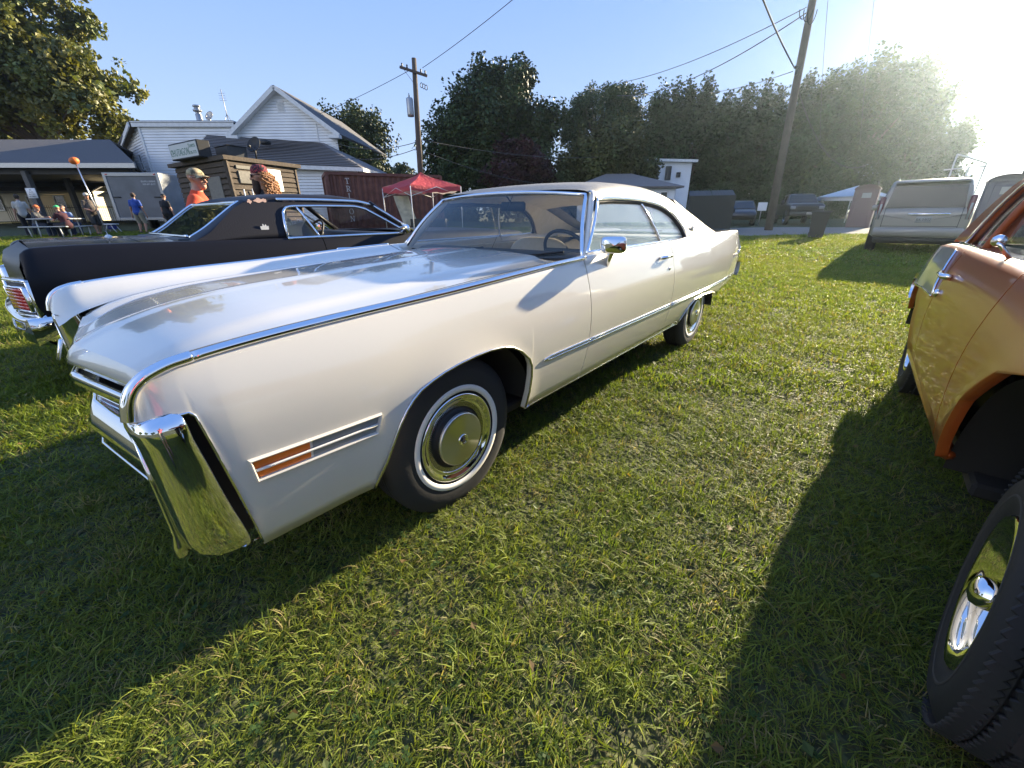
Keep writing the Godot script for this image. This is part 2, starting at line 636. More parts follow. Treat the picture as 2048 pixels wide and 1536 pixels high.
func greenhouse(d: Dictionary, root: Node3D) -> void:
	# roof skin, pillars, glass: d.zup upper side edge, d.zwin upper window outline, d.belt [x front, x rear, z], d.zc roof centre line, d.xg rear glass [top x, base x, half width]
	var n := 70
	var xa: float = d.zup[d.zup.size() - 1][0]
	var xb: float = d.zup[0][0]
	var st := ST()
	var gl := ST()
	var rows := []
	var grows := []
	for i in n + 1:
		var x := lerpf(xa, xb, float(i) / n)
		var zu := cv(d.zup, x)
		var zc := maxf(cv(d.zc, x), zu + 0.002)
		var ye := gh_y(d, zu)
		var bulge := d.header * (1.0 if x > xa - 0.5 else 0.0) as float
		var half := PackedVector2Array([Vector2(ye, zu), Vector2(ye - 0.006, zu + (zc - zu) * 0.18), Vector2(ye - 0.035, zu + (zc - zu) * 0.48), Vector2(ye - 0.09, zu + (zc - zu) * 0.70), Vector2(ye * 0.68, zu + (zc - zu) * 0.87), Vector2(ye * 0.35, zu + (zc - zu) * 0.97), Vector2(0, zc)])
		var row := PackedVector3Array()
		var xf := x + bulge * maxf(0.0, 1.0 - (xa - x) / 0.5)
		for k in half.size():
			row.append(L(lerpf(x, xf, 1.0 - half[k].x / ye) , half[k].x, half[k].y))
		for k in range(half.size() - 2, -1, -1):
			row.append(L(lerpf(x, xf, 1.0 - half[k].x / ye), -half[k].x, half[k].y))
		if x > d.xg[0]:
			rows.append(row)
		else:
			if grows.is_empty():
				rows.append(row)
			# sail panels either side of the rear glass
			var gw: float = d.xg[2]
			var rr := PackedVector3Array()
			for k in 9:
				rr.append(L(x, lerpf(-gw, gw, k / 8.0), zu + (zc - zu) * (0.9 - 0.05 * pow(absf(k / 4.0 - 1.0), 2.0)) - 0.004))
			grows.append(rr)
	grid(st, rows)
	for s in [1.0, -1.0]:
		var sail := []
		for i in n + 1:
			var x := lerpf(xa, xb, float(i) / n)
			if x > d.xg[0] + (xa - xb) / n:
				continue
			var zu := cv(d.zup, x)
			var zc := maxf(cv(d.zc, x), zu + 0.002)
			var ye := gh_y(d, zu)
			var gw: float = d.xg[2]
			sail.append(PackedVector3Array([L(x, s * ye, zu), L(x, s * (ye - 0.006), zu + (zc - zu) * 0.3), L(x, s * (ye - 0.03), zu + (zc - zu) * 0.7), L(x, s * (gw + 0.02), zu + (zc - zu) * 0.95 + 0.006), L(x, s * (gw - 0.005), zu + (zc - zu) * 0.85)]))
		if s > 0:
			sail.reverse()
		grid(st, sail)
		# side: between window outline and roof edge, and the rear pillar down to the belt
		var side := []
		for i in 61:
			var x := lerpf(d.zwin[d.zwin.size() - 1][0], d.zup[0][0] , i / 60.0)
			var zu := cv(d.zup, x)
			var zl: float = d.belt[2]
			if x > d.zwin[0][0]:
				zl = maxf(d.belt[2], cv(d.zwin, x))
			zl = minf(zl, zu - 0.002)
			var row := PackedVector3Array()
			row.append(L(x, s * (gh_y(d, zl) - 0.03), zl))
			for k in 7:
				var z := lerpf(zl, zu, k / 6.0)
				row.append(L(x, s * gh_y(d, z), z))
			side.append(row)
		if s < 0:
			side.reverse()
		grid(st, side)
	var roof := obj("roof", st, d.roof_mat, root)
	# rear glass
	grid(gl, grows)
	obj("rear_window", gl, mats.glass, root)
	# side windows
	for s in [1.0, -1.0]:
		var xs: Array = d.windows
		for w in xs:
			var wr := []
			for i in 25:
				var u := i / 24.0
				var xt := lerpf(w[2], w[3], u)
				var xl := lerpf(w[0], w[1], u)
				var row := PackedVector3Array()
				for k in 7:
					var v := k / 6.0
					var x := lerpf(xl, xt, v)
					var zt := cv(d.zwin, xt) if not w[4] else minf(cv(d.zwin, xt), lerpf(d.belt[2], d.zwin[d.zwin.size() - 1][1], clampf((w[0] - xt) / (w[0] - d.zwin[d.zwin.size() - 1][0]), 0.0, 1.0)))
					var z := lerpf(d.belt[2] - 0.01, zt - 0.002, v)
					row.append(L(x, s * (gh_y(d, z) - 0.022), z))
				wr.append(row)
			if s < 0:
				wr.reverse()
			var g2 := ST()
			grid(g2, wr)
			if w.size() < 6 or w[5] != s:
				obj("side_window", g2, d.get("side_glass", mats.glass), root)
	return

func window_path(d: Dictionary, s: float, off: float) -> Array:
	var pts := []
	var last: Array = d.zwin[d.zwin.size() - 1]
	for i in 15:
		var t := i / 14.0
		var z := lerpf(d.belt[2], last[1], t)
		pts.append(L(lerpf(d.belt[0], last[0], t), s * (gh_y(d, z) + off), z))
	for i in range(1, 41):
		var x := lerpf(last[0], d.zwin[0][0], i / 40.0)
		var z := maxf(cv(d.zwin, x), d.belt[2])
		pts.append(L(x, s * (gh_y(d, z) + off), z))
	return pts

func shell_box(root: Node3D, x0: float, x1: float, y: float, z: float, zf: float) -> void:
	# floor, sills and firewall under the skin, so that no light comes through the car
	var st := ST(false)
	box(st, L((x0 + x1) / 2, 0, zf), Vector3(x1 - x0, 0.05, y * 2), 0.01)
	obj("floor_pan", st, mats.under, root)

func seat(root: Node3D, called: String, x: float, y: float, w: float, zb: float, m: Material) -> void:
	var st := ST()
	var prof := PackedVector2Array()
	for p in [[0.52, 0.30], [0.53, 0.38], [0.46, 0.43], [0.10, 0.40], [0.03, 0.46], [-0.10, 0.78], [-0.13, 0.95], [-0.17, 1.01], [-0.23, 0.99], [-0.22, 0.85], [-0.12, 0.40], [-0.05, 0.30]]:
		prof.append(Vector2(p[0], p[1] * zb / 0.95))
	prism(st, prof, w, Transform3D(Basis.IDENTITY, L(x, y + w / 2, 0)), 0.0)
	obj(called, st, m, root)

func soft_seat(root: Node3D, called: String, x: float, y: float, w: float, zt: float, m: Material) -> void:
	var st := ST()
	var rows := []
	for i in 13:
		var u := i / 12.0 * 2.0 - 1.0
		var e := 1.0 - pow(absf(u), 4.0)
		var row := PackedVector3Array()
		for p in [[0.50, 0.30], [0.53, 0.40], [0.40, 0.46], [0.08, 0.44], [-0.02, 0.55], [-0.10, 0.80], [-0.15, 0.97], [-0.19, 1.0], [-0.24, 0.97], [-0.22, 0.70], [-0.14, 0.35]]:
			row.append(L(x + p[0], y + u * w / 2, zt * (p[1] - (1.0 - e) * 0.07)))
		rows.append(row)
	grid(st, rows)
	obj(called, st, m, root)

func white_coupe() -> void:
	var root := thing("white_coupe", "long cream white two-door classic coupe with chrome bumper and vinyl roof", "car", coupe_xf)
	var m := paint(Color(0.63, 0.60, 0.52), 0.22)
	m.metallic_specular = 0.5
	mats.cream_paint = m
	mats.vinyl = relief(tex_mat(noise_tex(0.03, Color(0.19, 0.187, 0.175), Color(0.30, 0.295, 0.275), 21), 0.62, 1.5), bump_tex(0.15, 22), 0.35)
	mats.brushed = mat(Color(0.60, 0.60, 0.58), 0.28, 1.0)
	(mats.brushed as StandardMaterial3D).anisotropy_enabled = true
	(mats.brushed as StandardMaterial3D).anisotropy = 0.85
	var arch := [[-0.4335, 0.345], [-0.4325, 0.44], [-0.431, 0.53], [-0.424, 0.587], [-0.40, 0.632], [-0.337, 0.686], [-0.27, 0.722], [-0.207, 0.738], [-0.12, 0.746], [-0.034, 0.745], [0.06, 0.737], [0.137, 0.725], [0.20, 0.709], [0.252, 0.690], [0.29, 0.664], [0.321, 0.634], [0.35, 0.592], [0.373, 0.547], [0.412, 0.453], [0.452, 0.372], [0.456, 0.352]]
	var zlow := [[-4.84, 0.60], [-4.80, 0.56], [-3.90, 0.455], [-3.78, 0.45], [-3.70, 0.475], [-3.55, 0.505], [-3.2, 0.53], [-2.95, 0.52], [-2.80, 0.46], [-2.72, 0.36], [-2.70, 0.335], [-0.434, 0.335]]
	zlow.append_array(arch)
	zlow.append_array([[0.826, 0.345], [0.829, 0.37], [0.893, 0.833], [1.005, 0.836]])
	var d := {
		"zt": [[-4.84, 0.86], [-4.82, 1.02], [-4.76, 1.055], [-4.6, 1.068], [-3.2, 1.075], [-2.3, 1.062], [-1.0, 1.046], [0.0, 1.002], [0.6, 0.980], [0.886, 0.957], [0.94, 0.942], [0.975, 0.918], [0.995, 0.885], [1.005, 0.842]],
		"yt": [[-4.84, 0.84], [-4.5, 0.875], [-3.5, 0.905], [-2.3, 0.925], [-1.0, 0.928], [0.5, 0.93], [1.0, 0.93]],
		"ym": [[-4.84, 0.89], [-4.6, 0.93], [-4.0, 0.975], [-3.2, 1.0], [-1.0, 1.005], [0.3, 1.003], [0.8, 0.985], [1.005, 0.955]],
		"split": 0.757, "zm": 0.70, "tuck": 0.075, "arcs": [[0.01, 0.36, 0.44, 0.385, 0.009], [-3.22, 0.30, 0.52, 0.235, 0.008]], "zlow": zlow,
		"inn": func(x: float) -> Array:
			var zt := cv([[-4.84, 0.86], [-4.82, 1.02], [-4.76, 1.055], [-4.6, 1.068], [-3.2, 1.075], [-2.3, 1.062], [-1.0, 1.046], [0.0, 1.002], [0.6, 0.980], [0.886, 0.957], [0.94, 0.942], [0.975, 0.918], [0.995, 0.885], [1.005, 0.842]], x)
			var yt := cv([[-4.84, 0.84], [-4.5, 0.875], [-3.5, 0.905], [-2.3, 0.925], [-1.0, 0.928], [0.5, 0.93], [1.0, 0.93]], x)
			if x > -1.03:
				var zv := minf(cv([[-1.0, 1.012], [-0.5, 0.992], [0.15, 0.957], [0.5, 0.935], [0.7, 0.908], [0.8, 0.885], [0.93, 0.845], [1.0, 0.80]], x), zt)
				return [Vector2(yt, zt), Vector2(yt - 0.012, zt + 0.006), Vector2(yt - 0.035, zt + 0.006), Vector2(yt - 0.075, lerpf(zt, zv, 0.18)), Vector2(yt - 0.125, lerpf(zt, zv, 0.55)), Vector2(yt - 0.165, lerpf(zt, zv, 0.88)), Vector2(yt - 0.205, zv)]
			if x > -3.7:
				return [Vector2(yt, zt), Vector2(yt - 0.015, zt + 0.006), Vector2(yt - 0.04, zt + 0.006), Vector2(yt - 0.07, zt + 0.002), Vector2(yt - 0.09, zt - 0.004), Vector2(yt - 0.10, zt - 0.02), Vector2(yt - 0.11, zt - 0.05)]
			return [Vector2(yt, zt), Vector2(yt - 0.015, zt + 0.008), Vector2(yt - 0.06, zt + 0.012), Vector2(yt - 0.10, zt + 0.010), Vector2(yt - 0.14, zt + 0.004), Vector2(yt - 0.15, zt - 0.01), Vector2(yt - 0.16, zt - 0.02)],
		"gh": [0.862, 1.06, 0.705, 1.385], "zup": [[-3.86, 1.062], [-3.55, 1.135], [-3.1, 1.262], [-2.75, 1.345], [-2.4, 1.388], [-2.0, 1.406], [-1.6, 1.402], [-1.40, 1.388]],
		"zwin": [[-2.86, 1.06], [-2.845, 1.115], [-2.76, 1.20], [-2.63, 1.278], [-2.5, 1.318], [-2.3, 1.346], [-2.04, 1.363], [-1.7, 1.366], [-1.46, 1.356]],
		"side_glass": mats.side_glass, "belt": [-1.12, -2.86, 1.056], "zc": [[-3.86, 1.064], [-3.5, 1.165], [-3.1, 1.305], [-2.82, 1.405], [-2.6, 1.462], [-2.3, 1.492], [-1.95, 1.498], [-1.6, 1.470], [-1.40, 1.424]],
		"xg": [-2.86, -3.6, 0.60], "header": 0.035, "roof_mat": mats.vinyl,
		"windows": [[-1.13, -2.29, -1.47, -2.12, true], [-2.315, -2.845, -2.145, -2.80, false]],
	}
	greenhouse(d, root)
	for s in [1.0, -1.0]:
		side_panel(d, s, -0.975, 1.005, "front_fender", m, root)
		side_panel(d, s, -2.287, -0.983, "door", m, root)
		side_panel(d, s, -4.835, -2.295, "rear_quarter", m, root)
	# hood
	var zv := func(x: float) -> float: return cv([[-1.0, 1.012], [-0.5, 0.992], [0.15, 0.957], [0.5, 0.935], [0.7, 0.908], [0.8, 0.885], [0.93, 0.845], [1.0, 0.82]], x)
	var ys := [0.716, 0.68, 0.63, 0.60, 0.585, 0.565, 0.55, 0.50, 0.42, 0.34, 0.25, 0.17, 0.09, 0.03, 0.0]
	var prof := [[0.0, 0.046], [0.03, 0.040], [0.3, 0.037], [0.5, 0.026], [0.55, 0.022], [0.565, 0.016], [0.60, 0.006], [0.63, 0.003], [0.716, 0.0]]
	var hx := func(y: float) -> float: return cv([[0.0, 1.005], [0.35, 0.955], [0.60, 0.917], [0.716, 0.90]], y)
	var lx := func(y: float) -> float: return ln([[0.0, 1.042], [0.03, 1.037], [0.25, 0.995], [0.50, 0.947], [0.74, 0.915]], y)
	var st := ST()
	var rows := []
	var yy := []
	for y in ys:
		yy.append(y)
	for k in range(ys.size() - 2, -1, -1):
		yy.append(-ys[k])
	for i in 61:
		var row := PackedVector3Array()
		for y in yy:
			var ay: float = absf(y)
			var x: float = lerpf(-0.99 - 0.06 * (1.0 - ay * ay), hx.call(ay), i / 60.0)
			var drop: float = 0.012 * pow(clampf((x - hx.call(ay) + 0.12) / 0.12, 0, 1), 2.0)
			row.append(L(x, y, zv.call(x) + ln(prof, ay) - drop))
		rows.append(row)
	grid(st, rows)
	st.set_smooth_group(1)
	rows = [rows[60]]
	for e in [[0.06, 0.0], [0.35, 0.004], [0.7, 0.0], [1.0, 0.0]]:
		var row := PackedVector3Array()
		for y in yy:
			var ay: float = absf(y)
			var x0: float = hx.call(ay)
			var z0: float = zv.call(x0) + ln(prof, ay) - 0.012
			row.append(L(lerpf(x0, lx.call(ay), e[0]) + 0.01 * sin(PI * e[0]) , y, lerpf(z0, 0.79, e[0])))
		rows.append(row)
	var lip := PackedVector3Array()
	for y in yy:
		lip.append(L(lx.call(absf(y)) - 0.05, y, 0.783))
	rows.append(lip)
	grid(st, rows)
	obj("hood", st, m, root)
	st = ST()
	box(st, L(1.046, 0, 0.842), Vector3(0.010, 0.075, 0.035), 0.004, Basis(Vector3(0, 0, 1), 0.38))
	obj("hood_emblem", st, mats.chrome, root)
	# chrome strip along the fender tops
	st = ST()
	for s in [1.0, -1.0]:
		var pts := []
		for i in 70:
			var x := lerpf(-1.0, 0.86, i / 69.0)
			pts.append(L(x, s * (cv(d.yt, x) + 0.004), cv(d.zt, x) + 0.002))
		tube(st, pts, 0.0125, 8, true, 0.7, L(0, s, 0.6).normalized())
		pts = []
		for i in 30:
			var x := lerpf(0.855, 1.0045, sin(i / 29.0 * PI / 2))
			pts.append(L(x, s * (cv(d.yt, x) + 0.006), cv(d.zt, x) + 0.003))
		tube(st, pts, 0.0145, 10, true, 0.85, L(0, s, 0.6).normalized())
	obj("fender_strip", st, mats.chrome, root)
	# lower side strip, wheel opening lips
	for s in [1.0, -1.0]:
		st = ST()
		for rg in [[-0.985, -0.53], [-2.285, -0.987], [-4.80, -2.297]]:
			for dz in [0.0085, -0.0085]:
				var pts := []
				for i in 40:
					var x := lerpf(rg[0], rg[1], i / 39.0)
					var z: float = 0.585 + 0.006 * sin((x + 1.0) * 0.8) + dz * clampf((-0.53 - x) / 0.06, 0.15, 1.0)
					pts.append(L(x, s * (side_y(d, x, z) + 0.003), z))
				tube(st, pts, 0.006, 6, true, 0.8, L(0, s, 0))
		obj("side_strip", st, mats.chrome, root)
		st = ST()
		var pts := []
		for a in arch:
			pts.append(L(a[0], s * (side_y(d, a[0], a[1]) + 0.002), a[1] - 0.001))
		tube(st, pts, 0.0055, 6, true)
		obj("wheel_arch_trim", st, mats.chrome_soft, root)
		st = ST()
		pts = []
		for i in 40:
			var x := lerpf(-3.78, -2.71, i / 39.0)
			pts.append(L(x, s * (side_y(d, x, ln(zlow, x)) + 0.001), ln(zlow, x)))
		tube(st, pts, 0.0055, 6, true)
		obj("wheel_arch_trim", st, mats.chrome_soft, root)
		st = ST()
		pts = []
		for i in 40:
			var x := lerpf(-2.70, -0.44, i / 39.0)
			pts.append(L(x, s * (side_y(d, x, 0.335) - 0.004), 0.333))
		tube(st, pts, 0.006, 6, true)
		obj("sill_strip", st, mats.chrome_soft, root)
		# side marker lamps
		var lamp := Node3D.new()
		lamp.name = "side_marker_lamp"
		root.add_child(lamp, true)
		var quadp := [Vector2(0.819, 0.668), Vector2(0.414, 0.660), Vector2(0.437, 0.588), Vector2(0.812, 0.592)]
		var lp := func(p: Vector2, off: float) -> Vector3: return L(p.x, s * (side_y(d, p.x, p.y) + off), p.y)
		st = ST(false)
		var big := PackedVector2Array(quadp)
		var mid := inset(big, 0.0075)
		var small := inset(big, 0.0095)
		for k in 4:
			var j := (k + 1) % 4
			for e in 8:
				var a := e / 8.0
				var b := (e + 1) / 8.0
				var P := func(q: PackedVector2Array, t: float, off: float) -> Vector3: return lp.call(q[k].lerp(q[j], t), off)
				var c: Vector3 = lp.call((quadp[0] + quadp[2]) * 0.5, -0.2)
				quad_out(st, P.call(big, a, 0.0), P.call(big, b, 0.0), P.call(inset(big, 0.004), b, 0.012), P.call(inset(big, 0.004), a, 0.012), c)
				quad_out(st, P.call(inset(big, 0.004), a, 0.012), P.call(inset(big, 0.004), b, 0.012), P.call(mid, b, 0.010), P.call(mid, a, 0.010), c)
				quad_out(st, P.call(mid, a, 0.010), P.call(mid, b, 0.010), P.call(small, b, -0.003), P.call(small, a, -0.003), c)
		obj("frame", st, m, lamp)
		var strips := [["amber_lens", 0.0, 0.40, mats.amber], ["clear_lens", 0.42, 1.0, mats.lens]]
		for row_i in 2:
			for sp in strips:
				st = ST()
				var g := []
				for i in 9:
					var u := lerpf(sp[1], sp[2], i / 8.0)
					var top := small[0].lerp(small[1], u)
					var bot := small[3].lerp(small[2], u)
					var r := PackedVector3Array()
					for k in 3:
						var v := (0.01 if row_i == 0 else 0.54) + 0.45 * k / 2.0
						r.append(lp.call(top.lerp(bot, v), 0.001))
					g.append(r)
				grid(st, g)
				obj(sp[0], st, sp[3], lamp)
		st = ST()
		pts = []
		for i in 9:
			pts.append(lp.call(small[0].lerp(small[1], i / 8.0).lerp(small[3].lerp(small[2], i / 8.0), 0.5), 0.006))
		tube(st, pts, 0.0045, 6)
		obj("divider_bar", st, mats.whitewall, lamp)
	# front end
	st = ST()
	for e in [[0.757, 0.700, 0.008]]:
		var r2 := []
		for y in yy:
			var ay: float = absf(y) * 1.22
			var x: float = lx.call(minf(ay, 0.74)) - maxf(0.0, ay - 0.74) * 0.1
			r2.append(PackedVector3Array([L(x - 0.016, y * 1.22, e[0] - 0.008), L(x - 0.004, y * 1.22, e[0]), L(x + e[2], y * 1.22, e[0] - 0.01), L(x + 0.007, y * 1.22, e[1] + 0.012), L(x - 0.004, y * 1.22, e[1]), L(x - 0.05, y * 1.22, e[1] - 0.006)]))
		grid(st, r2)
	obj("header_bar", st, mats.chrome, root)
	st = ST(false)
	for y in yy:
		pass
	var gx := func(y: float) -> float: return lx.call(minf(absf(y), 0.74)) - 0.05
	for k in 4:
		var pts := []
		for i in 41:
			var y := lerpf(-0.80, 0.80, i / 40.0)
			pts.append(L(gx.call(y) + 0.006, y, 0.690 - 0.022 * k))
		tube(st, pts, 0.0035, 5)
	obj("grille_bars", st, mats.chrome, root).set_meta("kind", "stuff")
	st = ST(false)
	for k in 130:
		var y := lerpf(-0.80, 0.80, k / 129.0)
		box(st, L(gx.call(y), y, 0.655), Vector3(0.012, 0.085, 0.005), 0.0)
	obj("grille_fins", st, mats.chrome_soft, root).set_meta("kind", "stuff")
	st = ST()
	var back := []
	for y in yy:
		back.append(PackedVector3Array([L(gx.call(y * 1.22) - 0.02, y * 1.22, 0.80), L(gx.call(y * 1.22) - 0.02, y * 1.22, 0.42)]))
	grid(st, back)
	obj("grille_backing", st, mats.black, root)
	# bumper: centre bar with its prow, and the tall ends
	var bumper := Node3D.new()
	bumper.name = "front_bumper"
	root.add_child(bumper)
	st = ST()
	var r3 := []
	for i in 49:
		var y := lerpf(-0.90, 0.90, i / 48.0)
		var ay := absf(y)
		var x: float = maxf(1.057 - 0.128 * ay, 0.972)
		r3.append(PackedVector3Array([L(x - 0.075, y, 0.60), L(x - 0.055, y, 0.630), L(x - 0.042, y, 0.633), L(x - 0.034, y, 0.630), L(x - 0.004, y, 0.562), L(x + 0.004, y, 0.545), L(x + 0.002, y, 0.532), L(x - 0.02, y, 0.50), L(x - 0.05, y, 0.475), L(x - 0.12, y, 0.455)]))
	grid(st, r3)
	obj("bumper_bar", st, mats.chrome, bumper)
	for s in [1.0, -1.0]:
		st = ST()
		var r4 := []
		# one section per height: from the inner front corner round the outer corner to the rear edge
		for e in [[0.845, 0.925, 0.985, 0.905], [0.842, 0.905, 1.002, 0.895], [0.832, 0.900, 1.010, 0.893], [0.81, 0.898, 1.012, 0.890], [0.77, 0.897, 1.008, 0.886], [0.70, 0.890, 1.006, 0.882], [0.60, 0.882, 1.004, 0.874], [0.53, 0.875, 1.003, 0.866], [0.48, 0.868, 1.0, 0.859], [0.445, 0.864, 0.992, 0.855], [0.420, 0.862, 0.972, 0.853], [0.405, 0.861, 0.935, 0.852], [0.398, 0.86, 0.89, 0.853]]:
			var z: float = e[0]
			var xr: float = e[1] + 0.013 * clampf((e[0] - 0.45) / 0.35, 0.0, 1.0)
			var xf: float = e[2]
			var k := clampf((z - 0.53) / 0.30, 0.0, 1.0)
			var yo := 0.976 if z < 0.83 and z > 0.41 else (0.955 if z > 0.84 or z < 0.4 else 0.970)
			var yi := 0.83
			r4.append(PackedVector3Array([L(xr, s * yi, z), L(xf - 0.02, s * yi, z), L(xf - 0.004, s * (yi + 0.012), z), L(xf, s * (yi + 0.035), z), L(xf - 0.002, s * (yo - 0.045), z), L(xf - 0.012, s * (yo - 0.018), z), L(xf - 0.032, s * (yo - 0.004), z), L(xf - 0.055, s * yo, z), L(lerpf(xf, xr, 0.7), s * yo, z), L(xr + 0.003, s * yo, z), L(xr, s * (yo - 0.008), z)]))
		if s > 0:
			r4.reverse()
		grid(st, r4)
		obj("bumper_end", st, mats.chrome, bumper)
		st = ST()
		var r5 := []
		for z in [0.842, 0.83, 0.7, 0.55, 0.41]:
			var x0: float = lerpf(0.835, 0.893, (z - 0.38) / 0.46)
			r5.append(PackedVector3Array([L(x0 - 0.015, s * 0.915, z), L(x0 + 0.04, s * 0.905, z)]))
		grid(st, r5)
		var r6 := []
		for i in 8:
			var x := lerpf(0.88, 1.0, i / 7.0)
			r6.append(PackedVector3Array([L(x, s * 0.80, 0.8405), L(x, s * (side_y(d, minf(x, 1.0), 0.85) - 0.02), 0.8405)]))
		grid(st, r6)
		obj("bumper_gap_filler", st, mats.black, bumper)
		st = ST()
		var edge := []
		for i in 12:
			var x := lerpf(1.0, 0.90, i / 11.0)
			edge.append(L(x, s * (side_y(d, x, 0.84) + 0.001), 0.836))
		for i in 14:
			var z := lerpf(0.825, 0.36, i / 13.0)
			var x: float = lerpf(0.829, 0.892, (z - 0.37) / 0.463)
			edge.append(L(x, s * (side_y(d, x, z) + 0.001), z))
		tube(st, edge, 0.0035, 6)
		obj("fender_edge_trim", st, mats.chrome, root)
		st = ST()
		tube(st, [L(1.006, s * 0.915, 0.80), L(1.006, s * 0.918, 0.65), L(1.005, s * 0.920, 0.51), L(1.007, s * 0.921, 0.475), L(1.006, s * 0.922, 0.445), L(1.0, s * 0.922, 0.435)], [0.004, 0.006, 0.007, 0.014, 0.016, 0.006], 10)
		obj("bumper_guard", st, mats.chrome, bumper)
	st = ST()
	var vs := []
	for i in 31:
		var y := lerpf(-0.80, 0.80, i / 30.0)
		vs.append(L(maxf(1.057 - 0.128 * absf(y), 0.972) - 0.015, y, 0.455))
	tube(st, vs, 0.006, 6)
	obj("valance_strip", st, mats.chrome, root)
	# wheels
	for s in [1.0, -1.0]:
		wheel(root, "front_wheel", L(0, s * 0.818, 0.342), s, 0.368, 0.2, 0.205, "imperial")
		wheel(root, "rear_wheel", L(-3.226, s * 0.828, 0.342), s, 0.368, 0.2, 0.205, "imperial")
	wells(root, [Vector2(0.0, 0.37), Vector2(-3.226, 0.34)], 0.42, 0.60, 0.955)
	shell_box(root, -3.75, 0.80, 0.86, 1.0, 0.31)
	st = ST(false)
	box(st, L(-0.72, 0, 0.62), Vector3(0.05, 0.6, 1.66), 0.0)
	box(st, L(-3.55, 0, 0.66), Vector3(0.05, 0.7, 1.66), 0.0)
	obj("firewall", st, mats.under, root)
	# trunk lid and tail
	st = ST()
	rows = []
	for i in 31:
		var x := lerpf(-4.80, -3.70, i / 30.0)
		var row := PackedVector3Array()
		for k in 15:
			var y := lerpf(-0.76, 0.76, k / 14.0)
			row.append(L(x, y, cv(d.zt, x) - 0.02 + 0.02 * (1.0 - pow(absf(y) / 0.76, 2.0))))
		rows.append(row)
	grid(st, rows)
	obj("trunk_lid", st, m, root)
	st = ST()
	rows = []
	for i in 21:
		var y := lerpf(-0.90, 0.90, i / 20.0)
		var x := -4.86 + 0.05 * pow(absf(y) / 0.9, 4.0)
		rows.append(PackedVector3Array([L(-4.79, y * 0.93, 1.05), L(x + 0.01, y * 0.95, 1.02), L(x, y, 0.86), L(x + 0.01, y, 0.70)]))
	grid(st, rows)
	obj("tail_panel", st, m, root)
	st = ST()
	rows = []
	for i in 25:
		var y := lerpf(-0.93, 0.93, i / 24.0)
		var x := -4.92 + 0.09 * pow(absf(y) / 0.93, 4.0)
		rows.append(PackedVector3Array([L(x + 0.08, y, 0.72), L(x + 0.005, y, 0.71), L(x, y, 0.66), L(x + 0.012, y, 0.58), L(x + 0.06, y, 0.54)]))
	grid(st, rows)
	obj("rear_bumper", st, mats.chrome, root)
	for s in [1.0, -1.0]:
		st = ST()
		box(st, L(-4.845, s * 0.872, 0.80), Vector3(0.022, 0.17, 0.045), 0.006)
		obj("tail_lamp_bezel", st, mats.chrome, root)
	# quarter script
	var nm := text("name_script", "IMPERIAL", 0.05, mats.chrome_soft, root, Transform3D(Basis(Vector3(-1, 0, 0), Vector3.UP, Vector3(0, 0, -1)), L(-4.47, side_y(d, -4.47, 0.80) + 0.004, 0.80)), 0.008, "Droid Serif")
	nm.rotation.y += atan2(side_y(d, -4.37, 0.80) - side_y(d, -4.57, 0.80), 0.2)
	st = ST()
	box(st, L(-4.68, side_y(d, -4.68, 0.80) + 0.004, 0.81), Vector3(0.04, 0.085, 0.012), 0.004)
	obj("quarter_badge", st, mats.chrome_soft, root)
	text("name_script", "IMPERIAL", 0.05, mats.chrome_soft, root, Transform3D(Basis(Vector3(1, 0, 0), Vector3.UP, Vector3(0, 0, 1)), L(-4.47, -side_y(d, -4.47, 0.80) - 0.004, 0.80)), 0.008, "Droid Serif")
	# windshield, its frame, A pillars
	var zb := func(y: float) -> float: return 1.034 - 0.03 * (1.0 - pow(absf(y) / 0.84, 2.0))
	var wsp := func(u: float, v: float) -> Vector3:
		# u -1..1 across, v 0 base .. 1 header
		var y0 := u * 0.838
		var y1 := u * 0.672
		var b := L(-1.115 + 0.075 * (1.0 - u * u), y0, zb.call(y0))
		var t := L(-1.405 + 0.035 * (1.0 - u * u), y1, 1.378 + 0.030 * (1.0 - u * u))
		return b.lerp(t, v) + L(0.02, 0, 0.012) * sin(PI * v)
	st = ST()
	rows = []
	for i in 13:
		var row := PackedVector3Array()
		for k in 25:
			row.append(wsp.call(lerpf(-1, 1, k / 24.0), i / 12.0))
		rows.append(row)
	grid(st, rows)
	obj("windshield", st, mats.glass, root)
	st = ST()
	var loop := []
	for i in 13:
		loop.append(wsp.call(1.0, i / 12.0) + L(0.004, 0.004, 0.002))
	for i in 25:
		loop.append(wsp.call(lerpf(1, -1, i / 24.0), 1.0) + L(0.004, 0, 0.004))
	for i in 13:
		loop.append(wsp.call(-1.0, 1.0 - i / 12.0) + L(0.004, -0.004, 0.002))
	tube(st, loop, 0.013, 8)
	obj("windshield_frame", st, mats.chrome, root)
	for s in [1.0, -1.0]:
		st = ST()
		var pts := []
		for i in 15:
			var t := lerpf(-0.08, 1.04, i / 14.0)
			pts.append(L(lerpf(-1.143, -1.445, t), s * lerpf(0.850, 0.690, t), lerpf(1.035, 1.380, t)))
		tube(st, pts, 0.027, 8, true, 0.8, L(0, s, 0))
		obj("windshield_pillar", st, m, root)
		st = ST()
		var frame := window_path(d, s, 0.004)
		tube(st, frame, 0.0105, 6)
		var low := []
		for i in 30:
			var x := lerpf(-2.86, -1.13, i / 29.0)
			low.append(L(x, s * (gh_y(d, 1.058) + 0.006), 1.062))
		tube(st, low, 0.011, 6)
		obj("window_trim", st, mats.chrome, root)
		st = ST()
		var div := []
		for i in 10:
			var t := i / 9.0
			var z := lerpf(1.06, 1.357, t)
			div.append(L(lerpf(-2.303, -2.133, t), s * (gh_y(d, z) - 0.014), z))
		tube(st, div, 0.009, 6)
		obj("window_divider", st, mats.chrome, root)
		st = ST()
		var gasket := []
